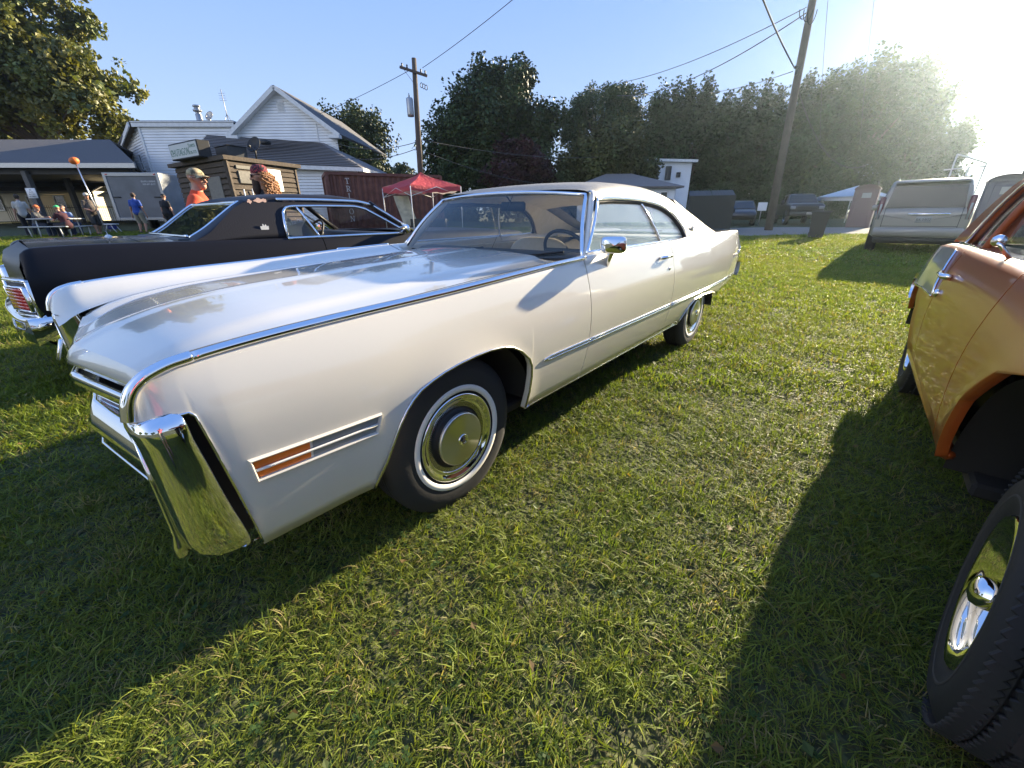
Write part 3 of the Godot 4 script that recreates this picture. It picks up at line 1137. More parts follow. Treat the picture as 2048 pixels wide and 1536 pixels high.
		for p in window_path(d, s, -0.008):
			gasket.append(p + L(-0.0, 0, -0.016))
		tube(st, gasket.slice(12), 0.016, 6)
		obj("window_seal", st, mats.black, root)
	# cowl, wipers
	st = ST()
	rows = []
	for i in 25:
		var y := lerpf(-0.80, 0.80, i / 24.0)
		rows.append(PackedVector3Array([L(-0.99 - 0.06 * (1.0 - y * y), y, 0.995), L(-1.06, y, 0.985), L(-1.14, y, zb.call(y) - 0.012)]))
	grid(st, rows)
	obj("cowl", st, mats.black, root)
	st = ST()
	for e in [[0.30, 0.72], [-0.45, 0.05]]:
		tube(st, [L(-1.03, e[0], 1.0), L(-1.065, lerpf(e[0], e[1], 0.5), 1.035), L(-1.10, e[1], 1.06)], 0.006, 5)
	obj("wiper", st, mats.black, root)
	st = ST()
	tube(st, [L(-1.075, 0.12, 1.0), L(-1.24, 0.105, 1.20), L(-1.37, 0.10, 1.395)], 0.002, 4)
	obj("antenna", st, mats.black, root)
	# mirror, handle, lock
	for s in [1.0]:
		var mir := Node3D.new()
		mir.name = "door_mirror"
		root.add_child(mir)
		st = ST()
		tube(st, [L(-1.225, s * 0.935, 0.995), L(-1.205, s * 0.965, 1.03), L(-1.17, s * 1.005, 1.075)], [0.028, 0.020, 0.017], 10)
		box(st, L(-1.235, s * 0.938, 0.992), Vector3(0.075, 0.05, 0.02), 0.008)
		obj("mirror_stalk", st, mats.chrome, mir)
		st = ST()
		var hd := []
		for e in [[-0.05, 0.02], [-0.048, 0.80], [-0.035, 0.97], [0.0, 1.0], [0.025, 0.97], [0.045, 0.88], [0.055, 0.6], [0.058, 0.02]]:
			var row := PackedVector3Array()
			for k in 25:
				var a := TAU * k / 24.0
				var c := cos(a)
				var q := sin(a)
				var px: float = signf(c) * pow(absf(c), 0.45) * 0.074 * e[1]
				var pz: float = signf(q) * pow(absf(q), 0.45) * 0.048 * e[1]
				row.append(L(-1.185, s * 1.0, 1.106) + Basis(Vector3.UP, s * 0.55) * L(e[0], s * px, pz))
			hd.append(row)
		grid(st, hd)
		obj("mirror_shell", st, mats.chrome, mir)
	for s in [1.0, -1.0]:
		st = ST()
		var hz := 0.965
		var hy := func(x: float, z: float) -> float: return s * (side_y(d, x, z))
		tube(st, [L(-2.02, hy.call(-2.02, hz) + s * 0.005, hz), L(-2.04, hy.call(-2.04, hz) + s * 0.028, hz + 0.002), L(-2.10, hy.call(-2.1, hz) + s * 0.034, hz + 0.004), L(-2.18, hy.call(-2.18, hz) + s * 0.03, hz + 0.004), L(-2.205, hy.call(-2.2, hz) + s * 0.006, hz)], [0.012, 0.012, 0.011, 0.014, 0.014], 8)
		obj("door_handle", st, mats.chrome, root)
		st = ST()
		lathe(st, [Vector2(0.013, 0.0), Vector2(0.013, 0.006), Vector2(0.006, 0.008), Vector2(0, 0.006)], 16, Transform3D(Basis(Vector3.RIGHT, Vector3(0, 0, -s), Vector3(0, s, 0)), L(-2.19, s * side_y(d, -2.19, 0.875), 0.875)))
		obj("door_lock", st, mats.chrome, root)
	for s in [1.0, -1.0]:
		st = ST(false)
		prism(st, PackedVector2Array([Vector2(-0.02, -0.03), Vector2(0.02, -0.03), Vector2(0.03, 0.03), Vector2(0.012, 0.005), Vector2(0, 0.04), Vector2(-0.012, 0.005), Vector2(-0.03, 0.03)]), 0.006, Transform3D(Basis(Vector3.RIGHT, Vector3.UP, Vector3(0, 0, -s)) if s < 0 else Basis(Vector3(-1, 0, 0), Vector3.UP, Vector3(0, 0, -1)), L(-3.05, s * (gh_y(d, 1.13) + 0.001), 1.125)))
		obj("pillar_emblem", st, mats.chrome_soft, root)
	# inside
	interior(root, d, mats.cream, -1.16)

func interior(root: Node3D, d: Dictionary, m: Material, xd: float, wheel_side := 1.0) -> void:
	var ins := Node3D.new()
	ins.name = "interior"
	root.add_child(ins)
	var st := ST()
	var rows := []
	for i in 25:
		var y := lerpf(-0.80, 0.80, i / 24.0)
		rows.append(PackedVector3Array([L(xd + 0.04, y, 0.985), L(xd - 0.08, y, 1.03), L(xd - 0.20, y, 1.035), L(xd - 0.30, y, 1.02), L(xd - 0.33, y, 0.97), L(xd - 0.30, y, 0.55)]))
	grid(st, rows)
	obj("dashboard", st, mats.dash, ins)
	soft_seat(ins, "front_seat", xd - 1.02, 0.40, 0.66, 1.06, m)
	soft_seat(ins, "front_seat", xd - 1.02, -0.40, 0.66, 1.06, m)
	soft_seat(ins, "rear_seat", xd - 1.95, 0.0, 1.40, 1.03, m)
	st = ST(false)
	var xr: float = d.xg[1] + 0.02
	box(st, L((xd - 2.1 + xr) / 2.0, 0, 1.035), Vector3(absf(xr - xd + 2.1) + 0.1, 0.03, 1.5), 0.01)
	obj("parcel_shelf", st, m, ins)
	st = ST()
	rows = []
	for i in 30:
		var x := lerpf(d.zup[d.zup.size() - 1][0] - 0.01, d.xg[0] - 0.02, i / 29.0)
		var row := PackedVector3Array()
		for k in 13:
			var y := lerpf(-1, 1, k / 12.0)
			var zu := cv(d.zup, x)
			row.append(L(x, y * (gh_y(d, zu) - 0.03), lerpf(zu - 0.01, maxf(cv(d.zc, x), zu) - 0.035, 1.0 - pow(absf(y), 3.0))))
		rows.append(row)
	grid(st, rows)
	for s in [1.0, -1.0]:
		var side := []
		for i in 41:
			var x := lerpf(d.zwin[d.zwin.size() - 1][0], d.zup[0][0], i / 40.0)
			var zu := cv(d.zup, x)
			var zl: float = d.belt[2]
			if x > d.zwin[0][0]:
				zl = maxf(zl, cv(d.zwin, x))
			zl = minf(zl, zu - 0.002)
			side.append(PackedVector3Array([L(x, s * (gh_y(d, zl) - 0.045), zl), L(x, s * (gh_y(d, zu) - 0.045), zu)]))
		grid(st, side)
	obj("headliner", st, m, ins)
	for s in [1.0, -1.0]:
		st = ST(false)
		box(st, L(xd - 1.25, s * (d.gh[0] - 0.075), 0.70), Vector3(2.3, 0.62, 0.03), 0.01)
		obj("door_trim", st, m, ins)
	var sw := Node3D.new()
	sw.name = "steering_wheel"
	ins.add_child(sw)
	sw.transform = Transform3D(Basis(Vector3(0, 0, 1), 1.0), L(xd - 0.48, 0.40 * wheel_side, 1.0))
	st = ST()
	var ring := []
	for k in 41:
		var a := TAU * k / 40.0
		ring.append(Vector3(cos(a) * 0.19, 0, sin(a) * 0.19))
	tube(st, ring, 0.013, 8, false)
	obj("wheel_rim", st, mats.dash, sw)
	st = ST()
	box(st, Vector3(0, -0.02, 0), Vector3(0.10, 0.04, 0.34), 0.012)
	tube(st, [Vector3(0, -0.02, 0), Vector3(0.0, -0.30, 0.0)], 0.03, 8)
	obj("wheel_hub", st, mats.dash, sw)
	st = ST()
	box(st, L(xd - 0.33, 0.0, 1.325), Vector3(0.03, 0.065, 0.24), 0.014)
	tube(st, [L(xd - 0.31, 0, 1.35), L(xd - 0.26, 0, 1.395)], 0.006, 6)
	obj("rear_view_mirror", st, mats.black, ins)

# ---------------------------------------------------------------- ground
func gh(x: float, z: float) -> float:
	var d := -z
	var k := smoothstep(-1.0, -14.0, x)
	var slope := lerpf(0.0165, 0.034, k)
	var s := d - 5.5
	var rise := slope * (s if s > 2.0 else (0.0 if s < -2.0 else (s + 2.0) * (s + 2.0) / 8.0))
	rise = minf(rise, 0.55 + 0.45 * k + (rise - 0.55 - 0.45 * k) * 0.25) if rise > 0.55 + 0.45 * k else rise
	var c := coupe_xf.affine_inverse() * Vector3(x, 0, z)
	rise += 0.05 * smoothstep(1.2, 2.2, c.z) * smoothstep(-8.0, -3.0, c.x) * (1.0 - smoothstep(3.0, 6.0, c.x)) * (1.0 - smoothstep(4.0, 8.0, c.z))
	return rise

func on(x: float, z: float, y := 0.0) -> Vector3:
	return Vector3(x, gh(x, z) + y, z)

func build_ground() -> void:
	var st := ST()
	var xs := []
	var zs := []
	for v in [-400, -200, -120, -80, -60, -50, -44]:
		xs.append(float(v)); zs.append(float(v))
	for k in 81:
		xs.append(-40.0 + k); zs.append(-40.0 + k)
	for v in [44, 50, 60, 80, 120, 200, 400]:
		xs.append(float(v)); zs.append(float(v))
	var rows := []
	for z in zs:
		var r := PackedVector3Array()
		for x in xs:
			r.append(on(x, z))
		rows.append(r)
	grid(st, rows)
	var m := tex_mat(noise_tex(0.05, Color(0.020, 0.026, 0.009), Color(0.105, 0.115, 0.034), 31, 5, 1024), 0.95, 0.22)
	m.uv1_world_triplanar = true
	m.detail_enabled = true
	m.detail_blend_mode = BaseMaterial3D.BLEND_MODE_MIX
	relief(m, bump_tex(0.10, 33, 4, 1024), 5.0)
	m.detail_enabled = false
	setting("lawn_ground", st, m)
	# gravel lane behind the bins
	st = ST()
	rows = []
	for i in 60:
		var x := lerpf(6.0, 42.0, i / 59.0)
		var r := PackedVector3Array()
		for k in 8:
			var z := lerpf(-20.3 - 0.10 * (x - 14.0) + 0.25 * sin(x * 1.3), -26.5 - 0.05 * (x - 14.0) + 0.4 * sin(x * 0.7), k / 7.0)
			r.append(on(x, z, 0.012))
		rows.append(r)
	grid(st, rows)
	var gm := relief(tex_mat(noise_tex(0.05, Color(0.15, 0.14, 0.125), Color(0.30, 0.28, 0.25), 35, 5), 0.95, 0.7), bump_tex(0.2, 36), 2.0)
	setting("gravel_lane", st, gm)

func black_coupe() -> void:
	var xf := coupe_xf * Transform3D(Basis(Vector3(-1, 0, 0), Vector3.UP, Vector3(0, 0, -1)), L(-1.5, -2.93, 0.06))
	var root := thing("black_coupe", "matte black two-door coupe with peeling roof, parked beside the cream coupe", "car", xf)
	var m := mat(Color(0.009, 0.009, 0.012), 0.36)
	m.metallic_specular = 0.28
	var mt := paint(Color(0.02, 0.018, 0.017), 0.45, 1.0, 0.10)
	var vin := relief(mat(Color(0.012, 0.012, 0.016), 0.5), bump_tex(0.15, 22), 0.1)
	vin.metallic_specular = 0.3
	vin.uv1_triplanar = true
	var zlow := [[-2.52, 0.50], [-2.0, 0.42], [-1.78, 0.34], [-1.72, 0.40], [-1.62, 0.56], [-1.45, 0.66], [-1.30, 0.67], [-1.12, 0.60], [-1.0, 0.44], [-0.95, 0.30], [1.20, 0.30], [1.25, 0.50], [1.4, 0.66], [1.62, 0.70], [1.85, 0.65], [2.0, 0.48], [2.03, 0.33], [2.75, 0.38]]
	var zt := [[-2.53, 0.70], [-2.525, 0.92], [-2.50, 1.0], [-2.44, 1.028], [-2.2, 1.035], [-0.6, 1.018], [0.5, 1.028], [1.2, 1.02], [2.4, 0.99], [2.72, 0.94], [2.75, 0.80]]
	var yt := [[-2.52, 0.86], [-2.0, 0.90], [-1.0, 0.92], [1.0, 0.91], [2.75, 0.86]]
	var d := {
		"zt": zt, "yt": yt, "ym": [[-2.53, 0.93], [-2.3, 0.96], [-1.5, 0.985], [1.5, 0.985], [2.5, 0.96], [2.75, 0.93]], "split": 0.72, "zm": 0.80, "tuck": 0.10,
		"arcs": [[-1.35, 0.33, 0.40, 0.35, 0.012], [1.62, 0.33, 0.40, 0.37, 0.012]], "zlow": zlow,
		"inn": func(x: float) -> Array:
			var z := cv(zt, x)
			var y := cv(yt, x)
			return [Vector2(y, z), Vector2(y - 0.01, z + 0.006), Vector2(y - 0.03, z + 0.008), Vector2(y - 0.06, z + 0.006), Vector2(y - 0.09, z + 0.003), Vector2(y - 0.12, z), Vector2(y - 0.15, z - 0.02)],
		"gh": [0.90, 1.03, 0.735, 1.335], "zup": [[-1.56, 1.032], [-1.44, 1.085], [-1.30, 1.19], [-1.15, 1.295], [-1.03, 1.338], [-0.88, 1.350], [-0.5, 1.354], [0.0, 1.345], [0.16, 1.318]],
		"zwin": [[-0.835, 1.03], [-0.825, 1.10], [-0.79, 1.24], [-0.74, 1.286], [-0.66, 1.298], [-0.3, 1.302], [-0.05, 1.300], [0.08, 1.275]],
		"belt": [0.52, -0.84, 1.022], "zc": [[-1.56, 1.034], [-1.41, 1.12], [-1.26, 1.225], [-1.10, 1.332], [-0.96, 1.388], [-0.55, 1.425], [-0.2, 1.425], [0.16, 1.372]],
		"xg": [-1.09, -1.54, 0.66], "header": 0.03, "roof_mat": vin,
		"windows": [[-0.545, -0.82, -0.66, -0.79, false]],
	}
	greenhouse(d, root)
	for s in [1.0, -1.0]:
		side_panel(d, s, 0.63, 2.75, "front_fender", m, root)
		side_panel(d, s, -0.512, 0.62, "door", m, root)
		side_panel(d, s, -2.53, -0.52, "rear_quarter", m, root)
	# deck and hood
	for e in [["trunk_lid", -2.45, -1.86, mt, 0.03], ["deck_panel", -1.852, -1.48, mt, 0.03], ["hood", 0.66, 2.70, m, 0.03]]:
		var st := ST()
		var rows := []
		for i in 25:
			var x := lerpf(e[1], e[2], i / 24.0)
			var row := PackedVector3Array()
			for k in 17:
				var y := lerpf(-0.77, 0.77, k / 16.0)
				row.append(L(x, y, cv(zt, x) - 0.006 + e[4] * (1.0 - pow(absf(y) / 0.77, 2.0))))
			rows.append(row)
		grid(st, rows)
		obj(e[0], st, e[3], root)
	# rear face
	var st := ST()
	var rows := []
	for i in 25:
		var y := lerpf(-0.90, 0.90, i / 24.0)
		var x := tail_x(y)
		rows.append(PackedVector3Array([L(-2.45, y * 0.88, 1.028), L(x + 0.03, y * 0.94, 0.985), L(x + 0.005, y * 0.99, 0.92), L(x, y, 0.80), L(x + 0.01, y, 0.58)]))
	grid(st, rows)
	obj("tail_panel", st, m, root)
	for s in [1.0, -1.0]:
		var lamp := Node3D.new()
		lamp.name = "tail_lamp"
		root.add_child(lamp, true)
		var c := L(tail_x(0.75) - 0.012, s * 0.75, 0.715)
		var lb := Basis(Vector3.UP, -s * 0.27)
		for fr in [[0.33, 0.235, 0.022, 0.0], [0.26, 0.155, 0.014, 0.016]]:
			st = ST()
			for e in [[0, 1], [0, -1], [1, 1], [1, -1]]:
				var hor: bool = e[0] == 0
				var at: Vector3 = c + lb * Vector3(-fr[3], e[1] * fr[1] * 0.5 if hor else 0.0, 0.0 if hor else e[1] * fr[0] * 0.5)
				box(st, at, Vector3(0.05, fr[2] if hor else fr[1] + fr[2], fr[0] + fr[2] if hor else fr[2]), 0.007, lb)
			obj("bezel", st, mats.chrome, lamp)
		st = ST()
		box(st, c, Vector3(0.03, 0.22, 0.31), 0.003, lb)
		obj("lamp_housing", st, mats.black, lamp)
		for k in 6:
			st = ST()
			box(st, c + lb * Vector3(-0.026, -0.057 + 0.0228 * k, 0), Vector3(0.03, 0.0222, 0.235), 0.003, lb)
			obj("lens", st, mats.red_lens, lamp)
	st = ST()
	rows = []
	for i in 33:
		var y := lerpf(-0.93, 0.93, i / 32.0)
		var ay := absf(y) / 0.93
		var x := tail_x(y * 0.9) - 0.09 + 0.08 * pow(ay, 12.0)
		rows.append(PackedVector3Array([L(x + 0.10, y, 0.60), L(x + 0.012, y, 0.598), L(x + 0.002, y, 0.592), L(x, y, 0.58), L(x - 0.004, y, 0.50), L(x + 0.004, y, 0.43), L(x + 0.03, y, 0.405), L(x + 0.10, y, 0.41)]))
	grid(st, rows)
	for s in [1.0, -1.0]:
		rows = []
		for i in 9:
			var x := lerpf(-2.60, -2.32, i / 8.0)
			rows.append(PackedVector3Array([L(x, s * 0.94, 0.60), L(x, s * 0.952, 0.585), L(x, s * 0.950, 0.47 + 0.1 * i / 8.0), L(x, s * 0.93, 0.415 + 0.15 * i / 8.0)]))
		grid(st, rows)
	obj("rear_bumper", st, mats.chrome, root)
	for s in [1.0, -1.0]:
		st = ST()
		var slot := []
		for k in 33:
			var a := TAU * k / 32.0
			slot.append(L(tail_x(0.62 * 0.9) - 0.094, s * 0.62 + signf(cos(a)) * pow(absf(cos(a)), 0.3) * 0.17, 0.535 + signf(sin(a)) * pow(absf(sin(a)), 0.3) * 0.028))
		tube(st, slot, 0.006, 6, false)
		obj("bumper_slot", st, mats.chrome_soft, root)
	# chrome round the side glass
	for s in [1.0, -1.0]:
		st = ST()
		var pth := window_path(d, s, 0.006)
		tube(st, pth, 0.013, 8)
		var low := []
		for i in 30:
			var x := lerpf(-0.84, 0.52, i / 29.0)
			low.append(L(x, s * (gh_y(d, 1.022) + 0.012), 1.022))
		tube(st, low, 0.014, 8)
		var drip := []
		for i in 30:
			var x := lerpf(-0.80, 0.17, i / 29.0)
			drip.append(L(x, s * (gh_y(d, cv(d.zup, x)) + 0.008), cv(d.zup, x) + 0.004))
		drip.append(L(0.36, s * (gh_y(d, 1.20) + 0.008), 1.20))
		drip.append(L(0.60, s * (gh_y(d, 1.04) + 0.008), 1.04))
		tube(st, drip, 0.013, 8)
		obj("window_trim", st, mats.chrome, root)
		st = ST()
		var div := []
		for i in 8:
			var t := i / 7.0
			var z := lerpf(1.025, 1.30, t)
			div.append(L(lerpf(-0.53, -0.645, t), s * (gh_y(d, z) + 0.0), z))
		tube(st, div, 0.012, 8)
		obj("window_divider", st, mats.chrome, root)
		st = ST()
		tube(st, [L(0.16, s * 0.735, 1.335), L(0.36, s * 0.80, 1.19), L(0.62, s * 0.88, 1.02)], 0.03, 8)
		obj("windshield_pillar", st, m, root)
		st = ST()
		box(st, L(-0.345, s * (side_y(d, -0.34, 0.90) + 0.014), 0.900), Vector3(0.155, 0.034, 0.03), 0.008)
		obj("door_handle", st, mats.chrome, root)
		st = ST()
		box(st, L(0.42, s * 0.99, 1.07), Vector3(0.05, 0.09, 0.15), 0.02)
		tube(st, [L(0.44, s * 0.90, 1.0), L(0.43, s * 0.97, 1.05)], 0.015, 6)
		obj("door_mirror", st, mats.chrome, root)
		st = ST(false)
		prism(st, PackedVector2Array([Vector2(-0.03, -0.03), Vector2(0.032, -0.03), Vector2(0.035, 0.014), Vector2(0.020, 0.006), Vector2(0.014, 0.028), Vector2(0.003, 0.012), Vector2(-0.010, 0.031), Vector2(-0.018, 0.009), Vector2(-0.035, 0.012)]), 0.008, Transform3D(Basis(Vector3.RIGHT, Vector3.UP, Vector3(0, 0, 1)) if s < 0 else Basis(Vector3(-1, 0, 0), Vector3.UP, Vector3(0, 0, -1)), L(-1.0, s * (gh_y(d, 1.12) + 0.0), 1.12)))
		obj("pillar_emblem", st, mats.whitewall, root)
	# peeling patches on the roof edge
	var peel := mat(Color(0.42, 0.27, 0.21), 0.8)
	var pr := RandomNumberGenerator.new()
	pr.seed = 5
	for e in [[-1.03, 0.022, 0.02], [-0.955, 0.045, 0.024], [-0.91, 0.035, 0.018], [-0.72, 0.05, 0.010], [-0.65, 0.03, 0.009], [-1.02, 0.012, 0.010]]:
		st = ST(false)
		var pts := []
		for k in 18:
			var a := TAU * k / 18.0
			var r := pr.randf_range(0.5, 1.05)
			var x: float = e[0] + cos(a) * r * e[1]
			var z: float = cv(d.zup, e[0]) - 0.004 + sin(a) * r * e[2]
			var zu := cv(d.zup, x)
			var y := gh_y(d, minf(z, zu)) + 0.003
			if z > zu:
				y -= (z - zu) * 0.35
			pts.append(L(x, -y, z))
		var c := L(e[0], -(gh_y(d, cv(d.zup, e[0])) + 0.004), cv(d.zup, e[0]) - 0.002)
		for k in 18:
			tri(st, c, pts[k], pts[(k + 1) % 18])
		obj("bare_patch", st, peel, root)
	# rear window surround
	st = ST()
	var loop := []
	for i in 20:
		var x := lerpf(-1.53, -1.10, i / 19.0)
		loop.append(L(x, -0.675, lerpf(cv(d.zup, x), cv(d.zc, x), 0.92)))
	for i in 20:
		loop.append(L(-1.095, lerpf(-0.66, 0.66, i / 19.0), 1.328))
	for i in 20:
		var x := lerpf(-1.10, -1.53, i / 19.0)
		loop.append(L(x, 0.675, lerpf(cv(d.zup, x), cv(d.zc, x), 0.92)))
	for i in 20:
		loop.append(L(-1.54, lerpf(0.66, -0.66, i / 19.0), 1.062))
	tube(st, loop, 0.013, 8)
	obj("rear_window_trim", st, mats.chrome, root)
	# windshield
	st = ST()
	rows = []
	for i in 9:
		var v := i / 8.0
		var row := PackedVector3Array()
		for k in 17:
			var u := lerpf(-1, 1, k / 16.0)
			row.append(L(lerpf(0.62, 0.16, v) + 0.07 * (1 - u * u), u * lerpf(0.86, 0.71, v), lerpf(1.02, 1.335, v) + 0.03 * (1 - u * u) * v))
		rows.append(row)
	grid(st, rows)
	obj("windshield", st, mats.glass, root)
	# seats with a pale throw, inner panels
	interior(root, d, mats.dash, 0.52)
	st = ST()
	rows = []
	for i in 9:
		var y := -0.66 + 0.58 * i / 8.0
		rows.append(PackedVector3Array([L(-0.33, y, 0.80), L(-0.40, y, 1.02 + 0.02 * sin(i * 2.0)), L(-0.46, y, 1.155), L(-0.53, y, 1.17), L(-0.58, y, 1.10), L(-0.60, y, 0.75)]))
	grid(st, rows)
	obj("seat_cover", st, mats.cream, root)
	for s in [1.0, -1.0]:
		wheel(root, "front_wheel", L(1.62, s * 0.80, 0.33), s, 0.345, 0.2, 0.20, "black")
		wheel(root, "rear_wheel", L(-1.35, s * 0.80, 0.33), s, 0.345, 0.2, 0.20, "black")
	wells(root, [Vector2(1.62, 0.34), Vector2(-1.35, 0.34)], 0.39, 0.58, 0.93)
	shell_box(root, -2.45, 2.6, 0.84, 1.0, 0.28)
	st = ST(false)
	box(st, L(0.62, 0, 0.62), Vector3(0.05, 0.62, 1.66), 0.0)
	box(st, L(-1.42, 0, 0.64), Vector3(0.05, 0.66, 1.60), 0.0)
	obj("firewall", st, mats.under, root)
	var cv_name := text("window_sticker", "Wakefield", 0.05, mats.white_metal, root, Transform3D(Basis(Vector3(1, 0, 0), Vector3(0, 0.94, 0.34), Vector3(0, -0.34, 0.94)), L(-0.70, -(gh_y(d, 1.17) - 0.018), 1.16)), 0.0015, "Droid Serif")
	cv_name.rotation.z = 0.25
	# topper on the whip antenna at the far rear corner
	var ant := thing("antenna_topper", "orange ball on a thin whip antenna at the black coupe's rear deck", "antenna", xf)
	st = ST()
	tube(st, [L(-1.93, 0.10, 1.05), L(-1.945, 0.10, 1.35), L(-1.965, 0.11, 1.63)], 0.0045, 6)
	obj("whip", st, mats.chrome_soft, ant)
	st = ST()
	lathe(st, [Vector2(0.026, 0), Vector2(0.03, 0.012), Vector2(0.012, 0.03), Vector2(0, 0.03)], 16, Transform3D(Basis.IDENTITY, L(-1.93, 0.10, 1.045)))
	obj("mount", st, mats.white_metal, ant)
	st = ST()
	var ball := []
	for k in 13:
		var a := PI * k / 12.0
		ball.append(Vector2(sin(a) * 0.034, -cos(a) * 0.027))
	lathe(st, ball, 20, Transform3D(Basis(Vector3(0, 0, 1), 0.3), L(-1.968, 0.112, 1.645)))
	obj("ball", st, mat(Color(0.62, 0.14, 0.02), 0.6), ant)

func tail_x(y: float) -> float:
	return -2.535 - 0.06 * (1.0 - pow(minf(absf(y) / 0.9, 1.0), 1.6))

func orange_sedan() -> void:
	var xf := coupe_xf * Transform3D(Basis.IDENTITY, L(-1.5, 3.37, 0.0))
	var root := thing("orange_hot_rod", "copper orange fifties two-door with raised front axle and chrome wheels", "car", xf)
	var m := paint(Color(0.29, 0.062, 0.012), 0.35, 0.55, 0.03)
	m.metallic_specular = 0.3
	var silver := paint(Color(0.42, 0.42, 0.38), 0.35, 1.0, 0.04)
	var zlow := [[-2.62, 0.62], [-2.3, 0.56], [-2.0, 0.54], [-1.96, 0.62], [-1.85, 0.74], [-1.65, 0.80], [-1.42, 0.79], [-1.24, 0.68], [-1.16, 0.50], [-1.14, 0.42], [0.74, 0.50], [0.76, 0.56], [0.84, 0.74], [1.00, 0.88], [1.22, 0.94], [1.46, 0.93], [1.66, 0.90], [2.0, 0.90], [2.4, 0.92]]
	var zt := [[-2.64, 0.74], [-2.60, 0.88], [-2.48, 0.965], [-2.2, 1.01], [-1.6, 1.045], [-1.2, 1.06], [0.5, 1.085], [1.6, 1.09], [2.25, 1.07], [2.4, 0.95]]
	var yt := [[-2.64, 0.72], [-2.3, 0.80], [-1.6, 0.845], [0.5, 0.85], [2.4, 0.80]]
	var d := {
		"zt": zt, "yt": yt, "ym": [[-2.64, 0.74], [-2.45, 0.82], [-2.1, 0.885], [-1.6, 0.905], [0.8, 0.905], [1.8, 0.89], [2.4, 0.84]], "split": 0.955, "zm": 0.74, "tuck": 0.06,
		"arcs": [[1.23, 0.45, 0.48, 0.49, 0.012], [-1.56, 0.40, 0.42, 0.40, 0.012]], "zlow": zlow,
		"inn": func(x: float) -> Array:
			var z := cv(zt, x)
			var y := cv(yt, x)
			return [Vector2(y, z), Vector2(y - 0.03, z + 0.012), Vector2(y - 0.07, z + 0.018), Vector2(y - 0.12, z + 0.02), Vector2(y - 0.18, z + 0.018), Vector2(y - 0.24, z + 0.012), Vector2(y - 0.30, z)],
		"gh": [0.775, 1.06, 0.63, 1.46], "zup": [[-1.95, 1.06], [-1.75, 1.22], [-1.5, 1.40], [-1.3, 1.475], [-0.8, 1.52], [-0.2, 1.525], [0.05, 1.50]],
		"zwin": [[-1.38, 1.07], [-1.33, 1.25], [-1.22, 1.40], [-1.05, 1.45], [-0.6, 1.475], [-0.2, 1.475], [-0.02, 1.44]],
		"belt": [0.32, -1.42, 1.075], "zc": [[-1.95, 1.065], [-1.7, 1.30], [-1.5, 1.46], [-1.3, 1.54], [-0.8, 1.60], [-0.2, 1.60], [0.05, 1.555]],
		"xg": [-1.5, -1.9, 0.52], "header": 0.03, "roof_mat": m,
		"windows": [[0.05, -0.76, -0.12, -0.72, true], [-0.80, -1.38, -0.76, -1.30, false], [0.30, 0.09, 0.0, -0.08, true]],
	}
	greenhouse(d, root)
	for s in [1.0, -1.0]:
		side_panel(d, s, 0.545, 2.4, "front_fender", m, root)
		side_panel(d, s, -0.685, 0.535, "door", m, root)
		side_panel(d, s, -2.64, -0.695, "rear_quarter", m, root)
		# silver flash on the rear quarter with its chrome borders
		var st := ST()
		var rows := []
		var low := []
		var hi := []
		for i in 41:
			var x := lerpf(-2.60, -0.74, i / 40.0)
			var z0 := lerpf(0.72, 0.825, pow(i / 40.0, 0.8))
			var z1 := cv(zt, x) - 0.004
			var fr := clampf((x + 0.93) / 0.19, 0.0, 1.0)
			z1 = lerpf(z1, z0 + 0.005, fr)
			var row := PackedVector3Array()
			for k in 9:
				var z := lerpf(z0, z1, k / 8.0)
				row.append(L(x, s * (side_y(d, x, z) + 0.003), z))
			rows.append(row)
			low.append(L(x, s * (side_y(d, x, z0) + 0.005), z0))
			hi.append(L(x, s * (side_y(d, x, z1) + 0.005), z1))
		if s < 0:
			rows.reverse()
		grid(st, rows)
		obj("side_flash", st, silver, root)
		st = ST()
		tube(st, low, 0.007, 6)
		tube(st, hi.slice(35), 0.007, 6)
		obj("flash_trim", st, mats.chrome, root)
		st = ST()
		var hz := 0.955
		tube(st, [L(-0.48, s * side_y(d, -0.48, hz), hz), L(-0.49, s * (side_y(d, -0.49, hz) + 0.035), hz + 0.005), L(-0.58, s * (side_y(d, -0.58, hz) + 0.04), hz + 0.01), L(-0.62, s * (side_y(d, -0.62, hz) + 0.03), hz + 0.012)], [0.016, 0.014, 0.013, 0.012], 8)
		obj("door_handle", st, mats.chrome, root)
		st = ST()
		lathe(st, [Vector2(0.02, 0), Vector2(0.02, 0.012), Vector2(0.01, 0.018), Vector2(0, 0.016)], 16, Transform3D(Basis(Vector3.RIGHT, Vector3(0, 0, -s), Vector3(0, s, 0)), L(-0.60, s * side_y(d, -0.60, 0.86), 0.86)))
		obj("door_lock", st, mats.chrome, root)
		st = ST()
		tube(st, window_path(d, s, 0.004), 0.013, 6)
		var bl := []
		for i in 30:
			var x := lerpf(-1.45, 0.40, i / 29.0)
			bl.append(L(x, s * (gh_y(d, 1.07) + 0.012), 1.072))
		tube(st, bl, 0.016, 6)
		obj("window_trim", st, mats.chrome, root)
		for e in [[-0.78, -0.74], [0.07, -0.10]]:
			st = ST()
			var dv := []
			for i in 8:
				var z := lerpf(1.07, 1.465, i / 7.0)
				dv.append(L(lerpf(e[0], e[1], i / 7.0), s * (gh_y(d, z) - 0.002), z))
			tube(st, dv, 0.018 if e[0] < 0 else 0.011, 8)
			obj("window_post", st, mats.chrome if e[0] > 0 else m, root)
		st = ST()
		tube(st, [L(0.05, s * 0.62, 1.50), L(0.16, s * 0.67, 1.32), L(0.36, s * 0.745, 1.075)], 0.028, 8)
		obj("windshield_pillar", st, m, root)
		# mirror and spot lamp by the pillar
		st = ST()
